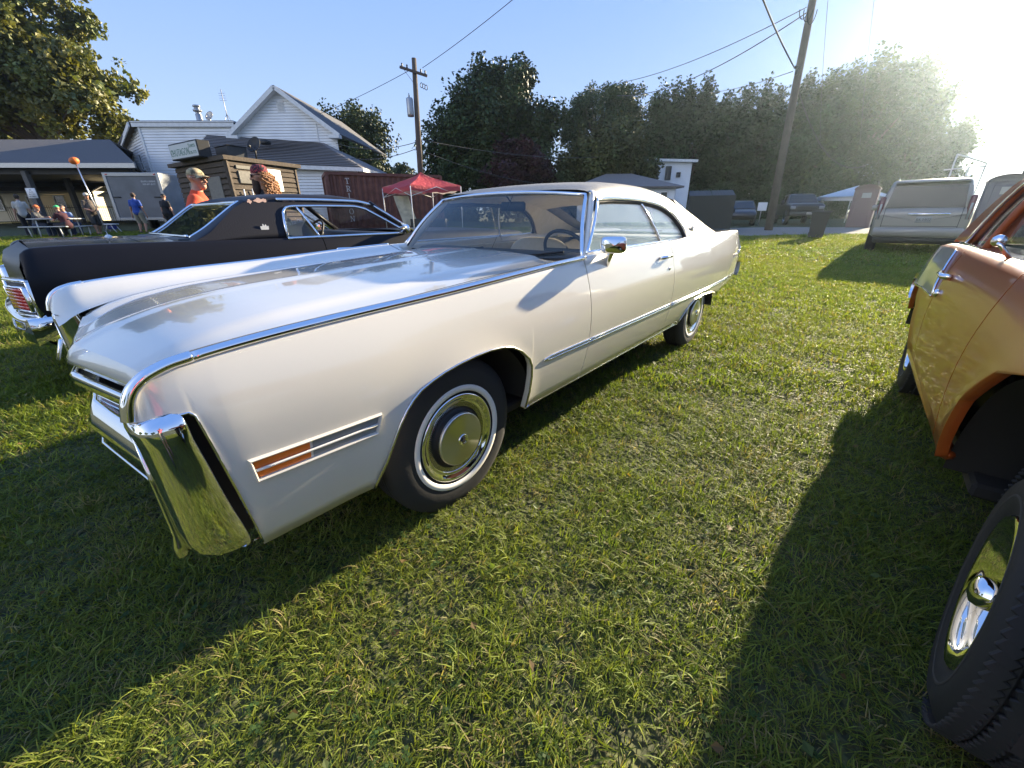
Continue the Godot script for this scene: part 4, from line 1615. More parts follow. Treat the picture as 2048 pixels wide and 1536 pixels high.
		tube(st, [L(0.02, s * 0.80, 1.09), L(0.03, s * 0.84, 1.14), L(0.02, s * 0.86, 1.16)], 0.008, 6)
		lathe(st, [Vector2(0.0, -0.012), Vector2(0.014, -0.009), Vector2(0.022, 0.0), Vector2(0.023, 0.006), Vector2(0.0, 0.006)], 24, Transform3D(Basis(Vector3(0, 0, 1), PI / 2), L(0.02, s * 0.85, 1.16)))
		obj("door_mirror", st, mats.chrome, root)
		var fw := wheel(root, "front_wheel", L(1.22, s * 0.715, 0.36), s, 0.36, 0.205, 0.20, "gasser")
		fw.transform.basis = Basis(Vector3.UP, -0.15) * fw.transform.basis
		wheel(root, "rear_wheel", L(-1.56, s * 0.70, 0.37), s, 0.375, 0.205, 0.26, "gasser")
		st = ST()
		tube(st, [L(0.742, s * 0.865, 0.515), L(0.70, s * 0.86, 0.50), L(-0.2, s * 0.865, 0.46), L(-1.12, s * 0.86, 0.41)], [0.004, 0.022, 0.024, 0.024], 8)
		obj("rocker_panel", st, m, root)
		st = ST()
		tube(st, [L(0.92, s * 0.66, 0.78), L(0.96, s * 0.70, 0.62), L(1.0, s * 0.72, 0.47)], 0.022, 10)
		obj("header_pipe", st, mats.chrome_soft, root)
	for e in [["trunk_lid", -2.55, -1.85, 0.06], ["hood", 0.45, 2.35, 0.07]]:
		var st := ST()
		var rows := []
		for i in 25:
			var x := lerpf(e[1], e[2], i / 24.0)
			var row := PackedVector3Array()
			for k in 13:
				var y := lerpf(-0.53, 0.53, k / 12.0)
				row.append(L(x, y, cv(zt, x) + e[3] * (1.0 - pow(absf(y) / 0.53, 2.0))))
			rows.append(row)
		grid(st, rows)
		obj(e[0], st, m, root)
	var st := ST()
	var rows := []
	for i in 9:
		var v := i / 8.0
		var row := PackedVector3Array()
		for k in 17:
			var u := lerpf(-1, 1, k / 16.0)
			row.append(L(lerpf(0.38, 0.07, v) + 0.10 * (1 - u * u), u * lerpf(0.73, 0.61, v), lerpf(1.08, 1.50, v) + 0.05 * (1 - u * u) * v))
		rows.append(row)
	grid(st, rows)
	obj("windshield", st, mats.glass, root)
	st = ST()
	rows = []
	for i in 21:
		var y := lerpf(-0.86, 0.86, i / 20.0)
		rows.append(PackedVector3Array([L(-2.62, y * 0.8, 0.90), L(-2.70, y, 0.74), L(-2.74, y, 0.66), L(-2.71, y, 0.56), L(-2.60, y, 0.54)]))
	grid(st, rows)
	obj("rear_bumper", st, mats.chrome, root)
	st = ST()
	rows = []
	for i in 21:
		var y := lerpf(-0.82, 0.82, i / 20.0)
		rows.append(PackedVector3Array([L(2.36, y * 0.9, 1.06), L(2.40, y, 1.0), L(2.41, y, 0.96), L(2.40, y, 0.93)]))
	grid(st, rows)
	obj("front_panel", st, m, root)
	st = ST()
	tube(st, [L(1.22, -0.70, 0.36), L(1.22, 0.70, 0.36)], 0.04, 10)
	obj("front_axle", st, mats.black, root)
	interior(root, d, mats.dash, 0.34)
	wells(root, [Vector2(1.23, 0.45), Vector2(-1.56, 0.40)], 0.47, 0.42, 0.86)
	shell_box(root, -2.5, 0.80, 0.80, 1.0, 0.44)
	st = ST(false)
	box(st, L(0.60, 0, 0.76), Vector3(0.05, 0.62, 1.5), 0.0)
	box(st, L(-1.75, 0, 0.76), Vector3(0.05, 0.60, 1.4), 0.0)
	obj("firewall", st, mats.under, root)

# ---------------------------------------------------------------- people
func sdf(st: SurfaceTool, bones: Array, cell: float, k: float, xf := Transform3D()) -> void:
	# bones: [from, to, radius from, radius to]; smooth union of tapered capsules, meshed as surface nets
	var lo := Vector3(1e9, 1e9, 1e9)
	var hi := -lo
	for b in bones:
		var r := Vector3.ONE * (maxf(b[2], b[3]) + k + cell * 2.0)
		lo = lo.min((b[0] as Vector3) - r).min((b[1] as Vector3) - r)
		hi = hi.max((b[0] as Vector3) + r).max((b[1] as Vector3) + r)
	var nx := int((hi.x - lo.x) / cell) + 2
	var ny := int((hi.y - lo.y) / cell) + 2
	var nz := int((hi.z - lo.z) / cell) + 2
	var f := PackedFloat32Array()
	f.resize(nx * ny * nz)
	f.fill(1.0)
	for b in bones:
		var a: Vector3 = b[0]
		var d: Vector3 = b[1] - a
		var dd := maxf(d.length_squared(), 1e-9)
		var ra: float = b[2]
		var rb: float = b[3]
		var r := Vector3.ONE * (maxf(ra, rb) + k + cell)
		var p0 := ((a.min(b[1]) - r - lo) / cell).floor()
		var p1 := ((a.max(b[1]) + r - lo) / cell).ceil()
		for i in range(maxi(int(p0.x), 0), mini(int(p1.x) + 1, nx)):
			for j in range(maxi(int(p0.y), 0), mini(int(p1.y) + 1, ny)):
				var at := (i * ny + j) * nz
				for q in range(maxi(int(p0.z), 0), mini(int(p1.z) + 1, nz)):
					var p := lo + Vector3(i, j, q) * cell - a
					var t := clampf(p.dot(d) / dd, 0.0, 1.0)
					var v := (p - d * t).length() - lerpf(ra, rb, t)
					var o := f[at + q]
					var h := k - absf(o - v)
					f[at + q] = minf(o, v) - (h * h / (4.0 * k) if h > 0.0 else 0.0)
	var ids := {}
	var sx := ny * nz
	var verts := PackedVector3Array()
	for i in nx - 1:
		for j in ny - 1:
			var base := (i * ny + j) * nz
			for q in nz - 1:
				var n := base + q
				var s0 := f[n] < 0.0
				if s0 == (f[n + 1] < 0.0) and s0 == (f[n + nz] < 0.0) and s0 == (f[n + nz + 1] < 0.0) and s0 == (f[n + sx] < 0.0) and s0 == (f[n + sx + 1] < 0.0) and s0 == (f[n + sx + nz] < 0.0) and s0 == (f[n + sx + nz + 1] < 0.0):
					continue
				var sum := Vector3.ZERO
				var c := 0
				for e in EDGES:
					var va := f[n + e[0] * sx + e[1] * nz + e[2]]
					var vb := f[n + e[3] * sx + e[4] * nz + e[5]]
					if (va < 0.0) != (vb < 0.0):
						var t := va / (va - vb)
						sum += Vector3(lerpf(e[0], e[3], t), lerpf(e[1], e[4], t), lerpf(e[2], e[5], t))
						c += 1
				ids[n] = verts.size()
				verts.append(xf * (lo + (Vector3(i, j, q) + sum / c) * cell))
	for n in ids:
		var s0 := f[n] < 0.0
		for e in [[sx, nz, 1], [nz, 1, sx], [1, sx, nz]]:
			var m: int = n + e[0]
			if (f[m] < 0.0) == s0:
				continue
			var q1: int = n - e[1]
			var q2: int = n - e[1] - e[2]
			var q3: int = n - e[2]
			if ids.has(q1) and ids.has(q2) and ids.has(q3):
				if s0:
					quad(st, verts[ids[n]], verts[ids[q3]], verts[ids[q2]], verts[ids[q1]])
				else:
					quad(st, verts[ids[n]], verts[ids[q1]], verts[ids[q2]], verts[ids[q3]])

const EDGES := [[0, 0, 0, 1, 0, 0], [0, 1, 0, 1, 1, 0], [0, 0, 1, 1, 0, 1], [0, 1, 1, 1, 1, 1], [0, 0, 0, 0, 1, 0], [1, 0, 0, 1, 1, 0], [0, 0, 1, 0, 1, 1], [1, 0, 1, 1, 1, 1], [0, 0, 0, 0, 0, 1], [1, 0, 0, 1, 0, 1], [0, 1, 0, 0, 1, 1], [1, 1, 0, 1, 1, 1]]

func hand_bones(wrist: Vector3, along: Vector3, palm: Vector3, curl: float, side: float) -> Array:
	# along: forearm direction; palm: where the palm faces; side: +1 when the thumb lies towards along x palm
	var a := along.normalized()
	var p := (palm - a * palm.dot(a)).normalized()
	var w := a.cross(p) * side
	var out := [[wrist, wrist + a * 0.045, 0.024, 0.026]]
	for i in 4:
		var off := w * (0.030 - 0.020 * i)
		var k0 := wrist + a * 0.045 + off * 0.7
		var k1 := wrist + a * (0.092 - 0.004 * absf(i - 1.3)) + off
		out.append([k0, k1, 0.016, 0.011])
		var len: float = [0.072, 0.080, 0.074, 0.058][i]
		var d1 := (a * cos(curl) + p * sin(curl)).normalized()
		var d2 := (a * cos(curl * 2.2) + p * sin(curl * 2.2)).normalized()
		var m := k1 + d1 * len * 0.5
		out.append([k1, m, 0.0095, 0.0085])
		out.append([m, m + d2 * len * 0.5, 0.0085, 0.0075])
	var t0 := wrist + a * 0.02 + w * 0.022
	var t1 := t0 + (a * 0.6 + w * 0.7 + p * 0.25).normalized() * 0.042
	out.append([t0, t1, 0.014, 0.011])
	out.append([t1, t1 + (a * 0.9 + w * 0.15 + p * 0.5).normalized() * 0.036, 0.0105, 0.0085])
	return out

func limb(a: Vector3, c: Vector3, l1: float, l2: float, hint: Vector3) -> Vector3:
	# the elbow or knee between a and c
	var d := c - a
	var n := minf(d.length(), (l1 + l2) * 0.999)
	var u := d.normalized()
	var x := (l1 * l1 - l2 * l2 + n * n) / (2.0 * n)
	var h := sqrt(maxf(l1 * l1 - x * x, 0.0))
	return a + u * x + (hint - u * hint.dot(u)).normalized() * h

func person(label: String, at: Vector3, face: float, o: Dictionary) -> Node3D:
	# stands (or sits) facing its own +x; face is the heading about y; o holds pose and clothes
	var root := thing("person", label, "person", Transform3D(Basis(Vector3.UP, face), at), o.get("group", ""))
	var s: float = o.get("h", 1.75) / 1.75
	var fat: float = o.get("fat", 1.0)
	var sit: bool = o.get("sit", false)
	var lean: float = o.get("lean", 0.03)
	var cell: float = o.get("cell", 0.026)
	var py := 0.50 if sit else 0.93
	var pel := Vector3(0, py, 0)
	var ch := pel + Vector3(sin(lean) * 0.32, cos(lean) * 0.32, 0)
	var nk := pel + Vector3(sin(lean) * 0.55, cos(lean) * 0.55, 0)
	var hd := nk + Vector3(sin(lean) * 0.10 + 0.035, 0.165, 0)
	var J := {}
	for z in [-1.0, 1.0]:
		var sh: Vector3 = nk + Vector3(-0.01, -0.075, z * 0.165)
		var hip: Vector3 = pel + Vector3(0, -0.02, z * 0.095)
		var wr: Vector3 = o.get("hand_r" if z > 0 else "hand_l", Vector3(0.06, py - 0.12, z * 0.30))
		var ft: Vector3 = o.get("foot_r" if z > 0 else "foot_l", Vector3(0.42 if sit else 0.0, 0.08, z * 0.12))
		var el := limb(sh, wr, 0.29, 0.26, o.get("elbow", Vector3(-0.7, -0.3, z * 0.6)))
		var kn := limb(hip, ft, 0.43, 0.43, Vector3(1, 0.4, z * 0.15))
		J[z] = [sh, el, wr, hip, kn, ft]
	var st := ST()
	var skin := [[pel, ch, 0.125 * fat, 0.125 * fat], [pel + Vector3(0, 0, 0.06), pel - Vector3(0, 0, 0.06), 0.115 * fat, 0.115 * fat], [ch, ch + (nk - ch) * 0.55, 0.130 * fat, 0.105], [ch + Vector3(0, 0.10, 0.09), ch + Vector3(0, 0.10, -0.09), 0.085, 0.085], [ch + (nk - ch) * 0.6, nk, 0.09, 0.062], [nk, hd, 0.056, 0.055]]
	if o.has("belly"):
		skin.append([pel + Vector3(0.06, 0.10, 0), ch + Vector3(0.07, -0.1, 0), o.belly, o.belly])
	var shirt := []
	var pants := []
	for b in skin.slice(0, 5):
		shirt.append([b[0], b[1], b[2] + 0.014, b[3] + 0.012])
	if o.has("belly"):
		shirt.append([skin[6][0], skin[6][1], o.belly + 0.015, o.belly + 0.015])
	pants.append([pel + Vector3(0, 0.06, 0.05), pel + Vector3(0, 0.06, -0.05), 0.112 * fat, 0.112 * fat])
	pants.append([pel + Vector3(0, -0.02, 0.07), pel + Vector3(0, -0.02, -0.07), 0.12 * fat, 0.12 * fat])
	var shoes := []
	for z in J:
		var q: Array = J[z]
		skin.append([q[0], q[1], 0.056, 0.042])
		skin.append([q[1], q[2], 0.043, 0.028])
		skin.append([q[3], q[4], 0.088 * fat, 0.056])
		skin.append([q[4], q[4].lerp(q[5], 0.3), 0.056, 0.062])
		skin.append([q[4].lerp(q[5], 0.3), q[5], 0.060, 0.036])
		skin.append([q[5], q[5] + Vector3(0.14, -0.045, 0), 0.036, 0.028])
		var sl: float = o.get("sleeve", 0.62)
		if sl > 0.0:
			shirt.append([q[0], q[0].lerp(q[1], minf(sl, 1.0)), 0.076, 0.066])
			if sl > 1.0:
				shirt.append([q[1], q[1].lerp(q[2], sl - 1.0), 0.062, 0.045])
		var lg: float = o.get("leg", 2.0)
		pants.append([q[3], q[3].lerp(q[4], minf(lg, 1.0)), 0.108 * fat, 0.086])
		if lg > 1.0:
			pants.append([q[4], q[4].lerp(q[5], lg - 1.0), 0.082, 0.068])
		shoes.append([q[5] + Vector3(-0.05, -0.035, 0), q[5] + Vector3(0.15, -0.045, z * 0.02), 0.042, 0.036])
	sdf(st, skin, cell, 0.03)
	# head on a finer grid
	var tilt := Basis(Vector3.UP, o.get("turn", 0.0)) * Basis(Vector3(0, 0, 1), o.get("nod", 0.0))
	var hx := Transform3D(tilt, hd)
	var hb := [[Vector3(-0.015, 0.045, 0), Vector3(0.01, 0.04, 0), 0.084, 0.078], [Vector3(0.03, 0.0, 0.015), Vector3(0.045, -0.065, 0.0), 0.062, 0.042], [Vector3(0.03, 0.0, -0.015), Vector3(0.06, -0.082, 0.0), 0.062, 0.030], [Vector3(0.085, 0.012, 0), Vector3(0.106, -0.022, 0), 0.012, 0.016], [Vector3(0.066, 0.028, 0.035), Vector3(0.066, 0.028, -0.035), 0.02, 0.02], [Vector3(0.0, 0.0, 0.080), Vector3(-0.012, 0.022, 0.086), 0.012, 0.016], [Vector3(0.0, 0.0, -0.080), Vector3(-0.012, 0.022, -0.086), 0.012, 0.016], [Vector3(-0.01, -0.02, 0), Vector3(-0.025, -0.13, 0), 0.058, 0.056]]
	var hc := minf(cell * 0.6, 0.012)
	sdf(st, hb, hc, 0.018, hx)
	for z in J:
		var q: Array = J[z]
		var al: Vector3 = (q[2] - q[1]).normalized()
		sdf(st, hand_bones(q[2], al, o.get("palm", Vector3(0, 0, -z)), o.get("curl", 0.45), -z if not o.has("palm") else z), 0.008 if cell > 0.02 else 0.006, 0.008)
	for child in [["body", st, o.get("skin", mats.skin)]]:
		obj(child[0], child[1], child[2], root)
	st = ST()
	sdf(st, shirt, cell, 0.035)
	obj("shirt" if o.get("sleeve", 0.62) > 0.0 else "vest", st, o.shirt, root)
	st = ST()
	sdf(st, pants, cell, 0.03)
	obj("trousers" if o.get("leg", 2.0) > 1.5 else "shorts", st, o.pants, root)
	st = ST()
	sdf(st, shoes, minf(cell, 0.02), 0.015)
	obj("shoes", st, o.get("shoes", mats.black), root)
	# face and head wear
	for z in [-1.0, 1.0]:
		st = ST()
		lathe(st, [Vector2(0, -0.011), Vector2(0.009, -0.006), Vector2(0.011, 0), Vector2(0.009, 0.006), Vector2(0, 0.011)], 10, hx * Transform3D(Basis.IDENTITY, Vector3(0.083, 0.010, z * 0.031)))
		obj("eye", st, mats.eye, root)
	st = ST()
	tube(st, [hx * Vector3(0.086, -0.052, 0.022), hx * Vector3(0.096, -0.050, 0), hx * Vector3(0.086, -0.052, -0.022)], 0.0055, 6)
	obj("mouth", st, mats.lips, root)
	if o.has("glasses"):
		st = ST()
		for z in [-1.0, 1.0]:
			box(st, hx * Vector3(0.101, 0.010, z * 0.034), Vector3(0.010, 0.036, 0.056), 0.006, tilt)
			tube(st, [hx * Vector3(0.098, 0.018, z * 0.060), hx * Vector3(0.0, 0.02, z * 0.088)], 0.004, 5)
		tube(st, [hx * Vector3(0.104, 0.016, 0.012), hx * Vector3(0.104, 0.016, -0.012)], 0.004, 5)
		obj("sunglasses", st, o.glasses, root)
	if o.has("cap"):
		st = ST()
		var dome := []
		for k in 9:
			var a := PI / 2 * k / 8.0
			dome.append(Vector2(cos(a) * 0.097, 0.052 + sin(a) * 0.088))
		lathe(st, dome, 24, hx * Transform3D(Basis.IDENTITY, Vector3(-0.004, 0, 0)))
		var rows := []
		for i in 7:
			var u := i / 6.0
			var row := PackedVector3Array()
			for k in 11:
				var a := lerpf(-1.15, 1.15, k / 10.0)
				row.append(hx * Vector3(cos(a) * (0.092 + 0.075 * u * cos(a)), 0.056 - 0.022 * u - 0.018 * u * a * a, sin(a) * (0.092 + 0.012 * u)))
			rows.append(row)
		grid(st, rows)
		obj("cap", st, o.cap, root)
	elif o.has("hair"):
		st = ST()
		var hb2 := [[Vector3(-0.03, 0.06, 0), Vector3(0.0, 0.065, 0), 0.088, 0.082], [Vector3(-0.05, 0.03, 0.03), Vector3(-0.05, -0.03, 0.03), 0.06, 0.04], [Vector3(-0.05, 0.03, -0.03), Vector3(-0.05, -0.03, -0.03), 0.06, 0.04]]
		sdf(st, hb2, hc, 0.02, hx)
		obj("hair", st, o.hair, root)
	if s != 1.0:
		root.scale = Vector3.ONE * s
	J.head = hx
	root.set_meta("head_y", hd.y)
	o.J = J
	return root

func cloth(c: Color, sd := 3) -> StandardMaterial3D:
	return relief(tex_mat(noise_tex(0.02, c * 0.8, c * 1.15, sd, 3, 128), 0.9, 1.5), bump_tex(0.012, sd + 1, 3, 128), 2.0)

func build_people() -> void:
	var skin := mat(Color(0.42, 0.22, 0.145), 0.55)
	skin.subsurf_scatter_enabled = true
	skin.subsurf_scatter_strength = 0.15
	mats.skin = skin
	mats.eye = mat(Color(0.05, 0.035, 0.03), 0.2)
	mats.lips = mat(Color(0.28, 0.10, 0.085), 0.5)
	var shades := mat(Color(0.01, 0.01, 0.01), 0.1)
	var denim := cloth(Color(0.035, 0.05, 0.09), 40)
	var khaki := cloth(Color(0.33, 0.29, 0.22), 41)
	var blackc := cloth(Color(0.014, 0.014, 0.018), 42)
	var camo := tex_mat(noise_tex(0.03, Color(0.10, 0.085, 0.05), Color(0.42, 0.34, 0.20), 43, 2, 128, 0.5), 0.9, 4.0)
	# the two behind the black coupe
	person("man in red orange t-shirt and camouflage cap standing behind the black coupe", on(-4.02, -5.75), 0.42, {"h": 1.75, "cell": 0.016, "shirt": cloth(Color(0.60, 0.075, 0.03), 44), "pants": denim, "cap": camo, "glasses": shades, "turn": -0.35, "hand_r": Vector3(0.10, 0.98, 0.29), "hand_l": Vector3(0.12, 1.0, -0.27), "fat": 0.94})
	var o := {"h": 1.76, "cell": 0.016, "shirt": blackc, "pants": blackc, "sleeve": 0.0, "turn": 0.15, "glasses": shades, "fat": 1.05, "skin": skin}
	var p := person("bearded man in black sleeveless vest and red bandana over long curly hair", on(-3.0, -5.6), PI + 0.38, o)
	var hx: Transform3D = o.J.head
	var st := ST()
	lathe(st, [Vector2(0.094, 0.035), Vector2(0.097, 0.045), Vector2(0.096, 0.075), Vector2(0.086, 0.105), Vector2(0.06, 0.13), Vector2(0.0, 0.14)], 24, hx)
	obj("bandana", st, tex_mat(noise_tex(0.05, Color(0.02, 0.015, 0.02), Color(0.45, 0.05, 0.06), 45, 3, 128, 0.60), 0.9, 6.0), p)
	st = ST()
	sdf(st, [[Vector3(0.05, -0.055, 0), Vector3(0.065, -0.15, 0), 0.055, 0.045], [Vector3(0.065, -0.15, 0), Vector3(0.055, -0.22, 0), 0.045, 0.02]], 0.012, 0.02, hx)
	obj("beard", st, mat(Color(0.05, 0.03, 0.02), 0.9), p)
	st = ST()
	var hr := RandomNumberGenerator.new()
	hr.seed = 9
	for k in 220:
		var a := hr.randf_range(1.6, 4.7)
		var pts := []
		var q := Vector3(cos(a) * 0.085, hr.randf_range(-0.01, 0.06), sin(a) * 0.088)
		var len := hr.randf_range(0.16, 0.30)
		var ph := hr.randf() * TAU
		var out := Vector3(cos(a), 0, sin(a))
		for i in 9:
			var t := i / 8.0
			pts.append(hx * (q + out * (0.01 + 0.07 * sin(t * 2.2)) + Vector3(0, -len * t, 0) + Vector3(sin(ph + t * 20.0), 0, cos(ph + t * 20.0)) * 0.028))
		tube(st, pts, [0.006, 0.007, 0.008, 0.008, 0.008, 0.007, 0.007, 0.006, 0.003], 4)
	obj("hair", st, mat(Color(0.30, 0.135, 0.05), 0.6), p)
	# further off
	person("man in blue polo shirt and khaki shorts watching the grey trailer", on(-18.0, -21.4), 1.75, {"h": 1.78, "shirt": cloth(Color(0.03, 0.075, 0.32), 46), "pants": khaki, "leg": 1.05, "hair": mat(Color(0.07, 0.045, 0.03), 0.8), "fat": 1.08, "belly": 0.13, "turn": 0.4})
	person("man in black t-shirt and dark cap beside the grey trailer", on(-16.5, -21.3), PI * 0.5 - 0.1, {"h": 1.72, "shirt": blackc, "pants": blackc, "leg": 1.05, "cap": cloth(Color(0.03, 0.03, 0.03), 47), "fat": 1.15, "belly": 0.15})
	person("man in patterned shirt and pale cap walking by the picnic table", on(-19.45, -20.6), -0.5, {"h": 1.78, "shirt": tex_mat(noise_tex(0.06, Color(0.02, 0.02, 0.025), Color(0.22, 0.17, 0.12), 48, 2, 128, 0.55), 0.9, 4.0), "pants": cloth(Color(0.05, 0.045, 0.04), 49), "leg": 1.1, "cap": cloth(Color(0.50, 0.46, 0.38), 50), "glasses": shades, "fat": 1.1, "belly": 0.15, "foot_r": Vector3(0.18, 0.08, 0.1), "foot_l": Vector3(-0.16, 0.09, -0.1), "hand_r": Vector3(0.28, 1.05, 0.1), "hand_l": Vector3(0.30, 1.02, -0.12), "sleeve": 0.9})
	var tb := on(-20.2, -19.6)
	person("man in black floral shirt and orange cap seated at the picnic table", tb + Vector3(-0.95, 0, -0.05), 0.15, {"sit": true, "h": 1.75, "shirt": tex_mat(noise_tex(0.09, Color(0.012, 0.014, 0.02), Color(0.30, 0.29, 0.27), 51, 2, 128, 0.66), 0.9, 3.0), "pants": denim, "cap": cloth(Color(0.55, 0.13, 0.04), 52), "lean": 0.25, "fat": 1.2, "belly": 0.18, "hand_r": Vector3(0.48, 0.80, 0.12), "hand_l": Vector3(0.48, 0.80, -0.10)})
	person("man in blue shirt seated at the far side of the picnic table", tb + Vector3(-0.35, 0, -0.85), -1.0, {"sit": true, "h": 1.75, "shirt": cloth(Color(0.12, 0.19, 0.36), 53), "pants": denim, "hair": mat(Color(0.05, 0.04, 0.03), 0.8), "lean": 0.2, "fat": 1.1, "hand_r": Vector3(0.46, 0.80, 0.10), "hand_l": Vector3(0.46, 0.80, -0.12)})
	person("person in dark maroon shirt and bright green cap seated at the picnic table", tb + Vector3(0.75, 0, 0.35), PI - 0.2, {"sit": true, "h": 1.72, "shirt": cloth(Color(0.05, 0.012, 0.018), 54), "pants": blackc, "cap": cloth(Color(0.05, 0.42, 0.16), 55), "lean": 0.3, "fat": 1.15, "hand_r": Vector3(0.44, 0.80, 0.10), "hand_l": Vector3(0.46, 0.80, -0.10)})
	person("person in cream top with sunglasses seated behind the orange cap", tb + Vector3(-1.0, 0, -1.5), -0.3, {"sit": true, "h": 1.75, "shirt": cloth(Color(0.55, 0.46, 0.33), 56), "pants": denim, "hair": mat(Color(0.06, 0.035, 0.025), 0.8), "glasses": shades, "lean": 0.1, "fat": 1.1})
	person("person in pale grey t-shirt and black trousers under the pavilion edge", on(-22.2, -20.2), 2.2, {"h": 1.74, "shirt": cloth(Color(0.45, 0.42, 0.37), 57), "pants": blackc, "hair": mat(Color(0.04, 0.03, 0.02), 0.8), "fat": 1.1})
	# the photographer, seen in the chrome
	person("photographer in pink shirt and pale shorts holding up a phone", on(0.06, 0.52), PI / 2, {"h": 1.62, "cell": 0.02, "shirt": cloth(Color(0.75, 0.12, 0.20), 58), "pants": khaki, "leg": 1.0, "hair": mat(Color(0.10, 0.06, 0.03), 0.8), "hand_r": Vector3(0.30, 1.36, 0.11), "hand_l": Vector3(0.30, 1.36, -0.11), "elbow": Vector3(-0.1, -1.0, 0.0)})

# ---------------------------------------------------------------- buildings
func siding(st: SurfaceTool, a: Vector3, b: Vector3, y0: float, y1: float, pitch: float, out: Vector3, clip = null) -> void:
	# lapped boards from a to b (bottom corners, on the wall's outer plane)
	var n := int(ceil((y1 - y0) / pitch))
	for k in n:
		var lo := y0 + k * pitch
		var hi := minf(lo + pitch * 1.02, y1)
		var t0 := 0.0
		var t1 := 1.0
		if clip != null:
			var c: Vector2 = clip.call((lo + hi) * 0.5)
			t0 = c.x
			t1 = c.y
			if t1 - t0 < 0.01:
				continue
		var p := a.lerp(b, t0)
		var q := a.lerp(b, t1)
		var o := out * 0.05
		var li := minf(lo + pitch * 0.20, hi)
		quad(st, Vector3(p.x, li, p.z) + o, Vector3(p.x, hi, p.z) + o * 0.6, Vector3(q.x, hi, q.z) + o * 0.6, Vector3(q.x, li, q.z) + o)
		quad(st, Vector3(p.x, li, p.z) + o, Vector3(q.x, li, q.z) + o, Vector3(q.x, li, q.z), Vector3(p.x, li, p.z))
		quad(st, Vector3(p.x, lo, p.z), Vector3(p.x, li, p.z), Vector3(q.x, li, q.z), Vector3(q.x, lo, q.z))

func slab(st: SurfaceTool, a: Vector3, b: Vector3, c: Vector3, d: Vector3, t: float) -> void:
	var n := (b - a).cross(d - a).normalized()
	if n.y > 0:
		n = -n
	var o := n * t
	var mid := (a + b + c + d) * 0.25 + o * 0.5
	quad_out(st, a, b, c, d, mid)
	quad_out(st, a + o, b + o, c + o, d + o, mid)
	for e in [[a, b], [b, c], [c, d], [d, a]]:
		quad_out(st, e[0], e[1], e[1] + o, e[0] + o, mid)

func bar(st: SurfaceTool, a: Vector3, b: Vector3, w: float, t: float) -> void:
	var d := b - a
	var z := d.normalized()
	var x := z.cross(Vector3.UP)
	if x.length() < 0.01:
		x = Vector3.RIGHT
	x = x.normalized()
	box(st, (a + b) * 0.5, Vector3(w, t, d.length()), 0.0, Basis(x, z.cross(x), z))

func window(root: Node3D, at: Vector3, w: float, h: float, along: Vector3, out: Vector3, m: Material) -> void:
	var bs := Basis(along, Vector3.UP, out)
	var st := ST(false)
	for s in [-1.0, 1.0]:
		box(st, at + bs * Vector3(s * (w + 0.10) * 0.5, 0, 0.03), Vector3(0.10, h + 0.2, 0.06), 0.008, bs)
		box(st, at + bs * Vector3(0, s * (h + 0.10) * 0.5, 0.032), Vector3(w, 0.10, 0.064), 0.008, bs)
	box(st, at + bs * Vector3(0, 0, 0.025), Vector3(w, 0.05, 0.04), 0.0, bs)
	var f := Node3D.new()
	f.name = "window"
	root.add_child(f, true)
	obj("frame", st, m, f)
	st = ST(false)
	box(st, at + bs * Vector3(0, 0, 0.008), Vector3(w, h, 0.012), 0.0, bs)
	obj("pane", st, mats.dark_glass, f)

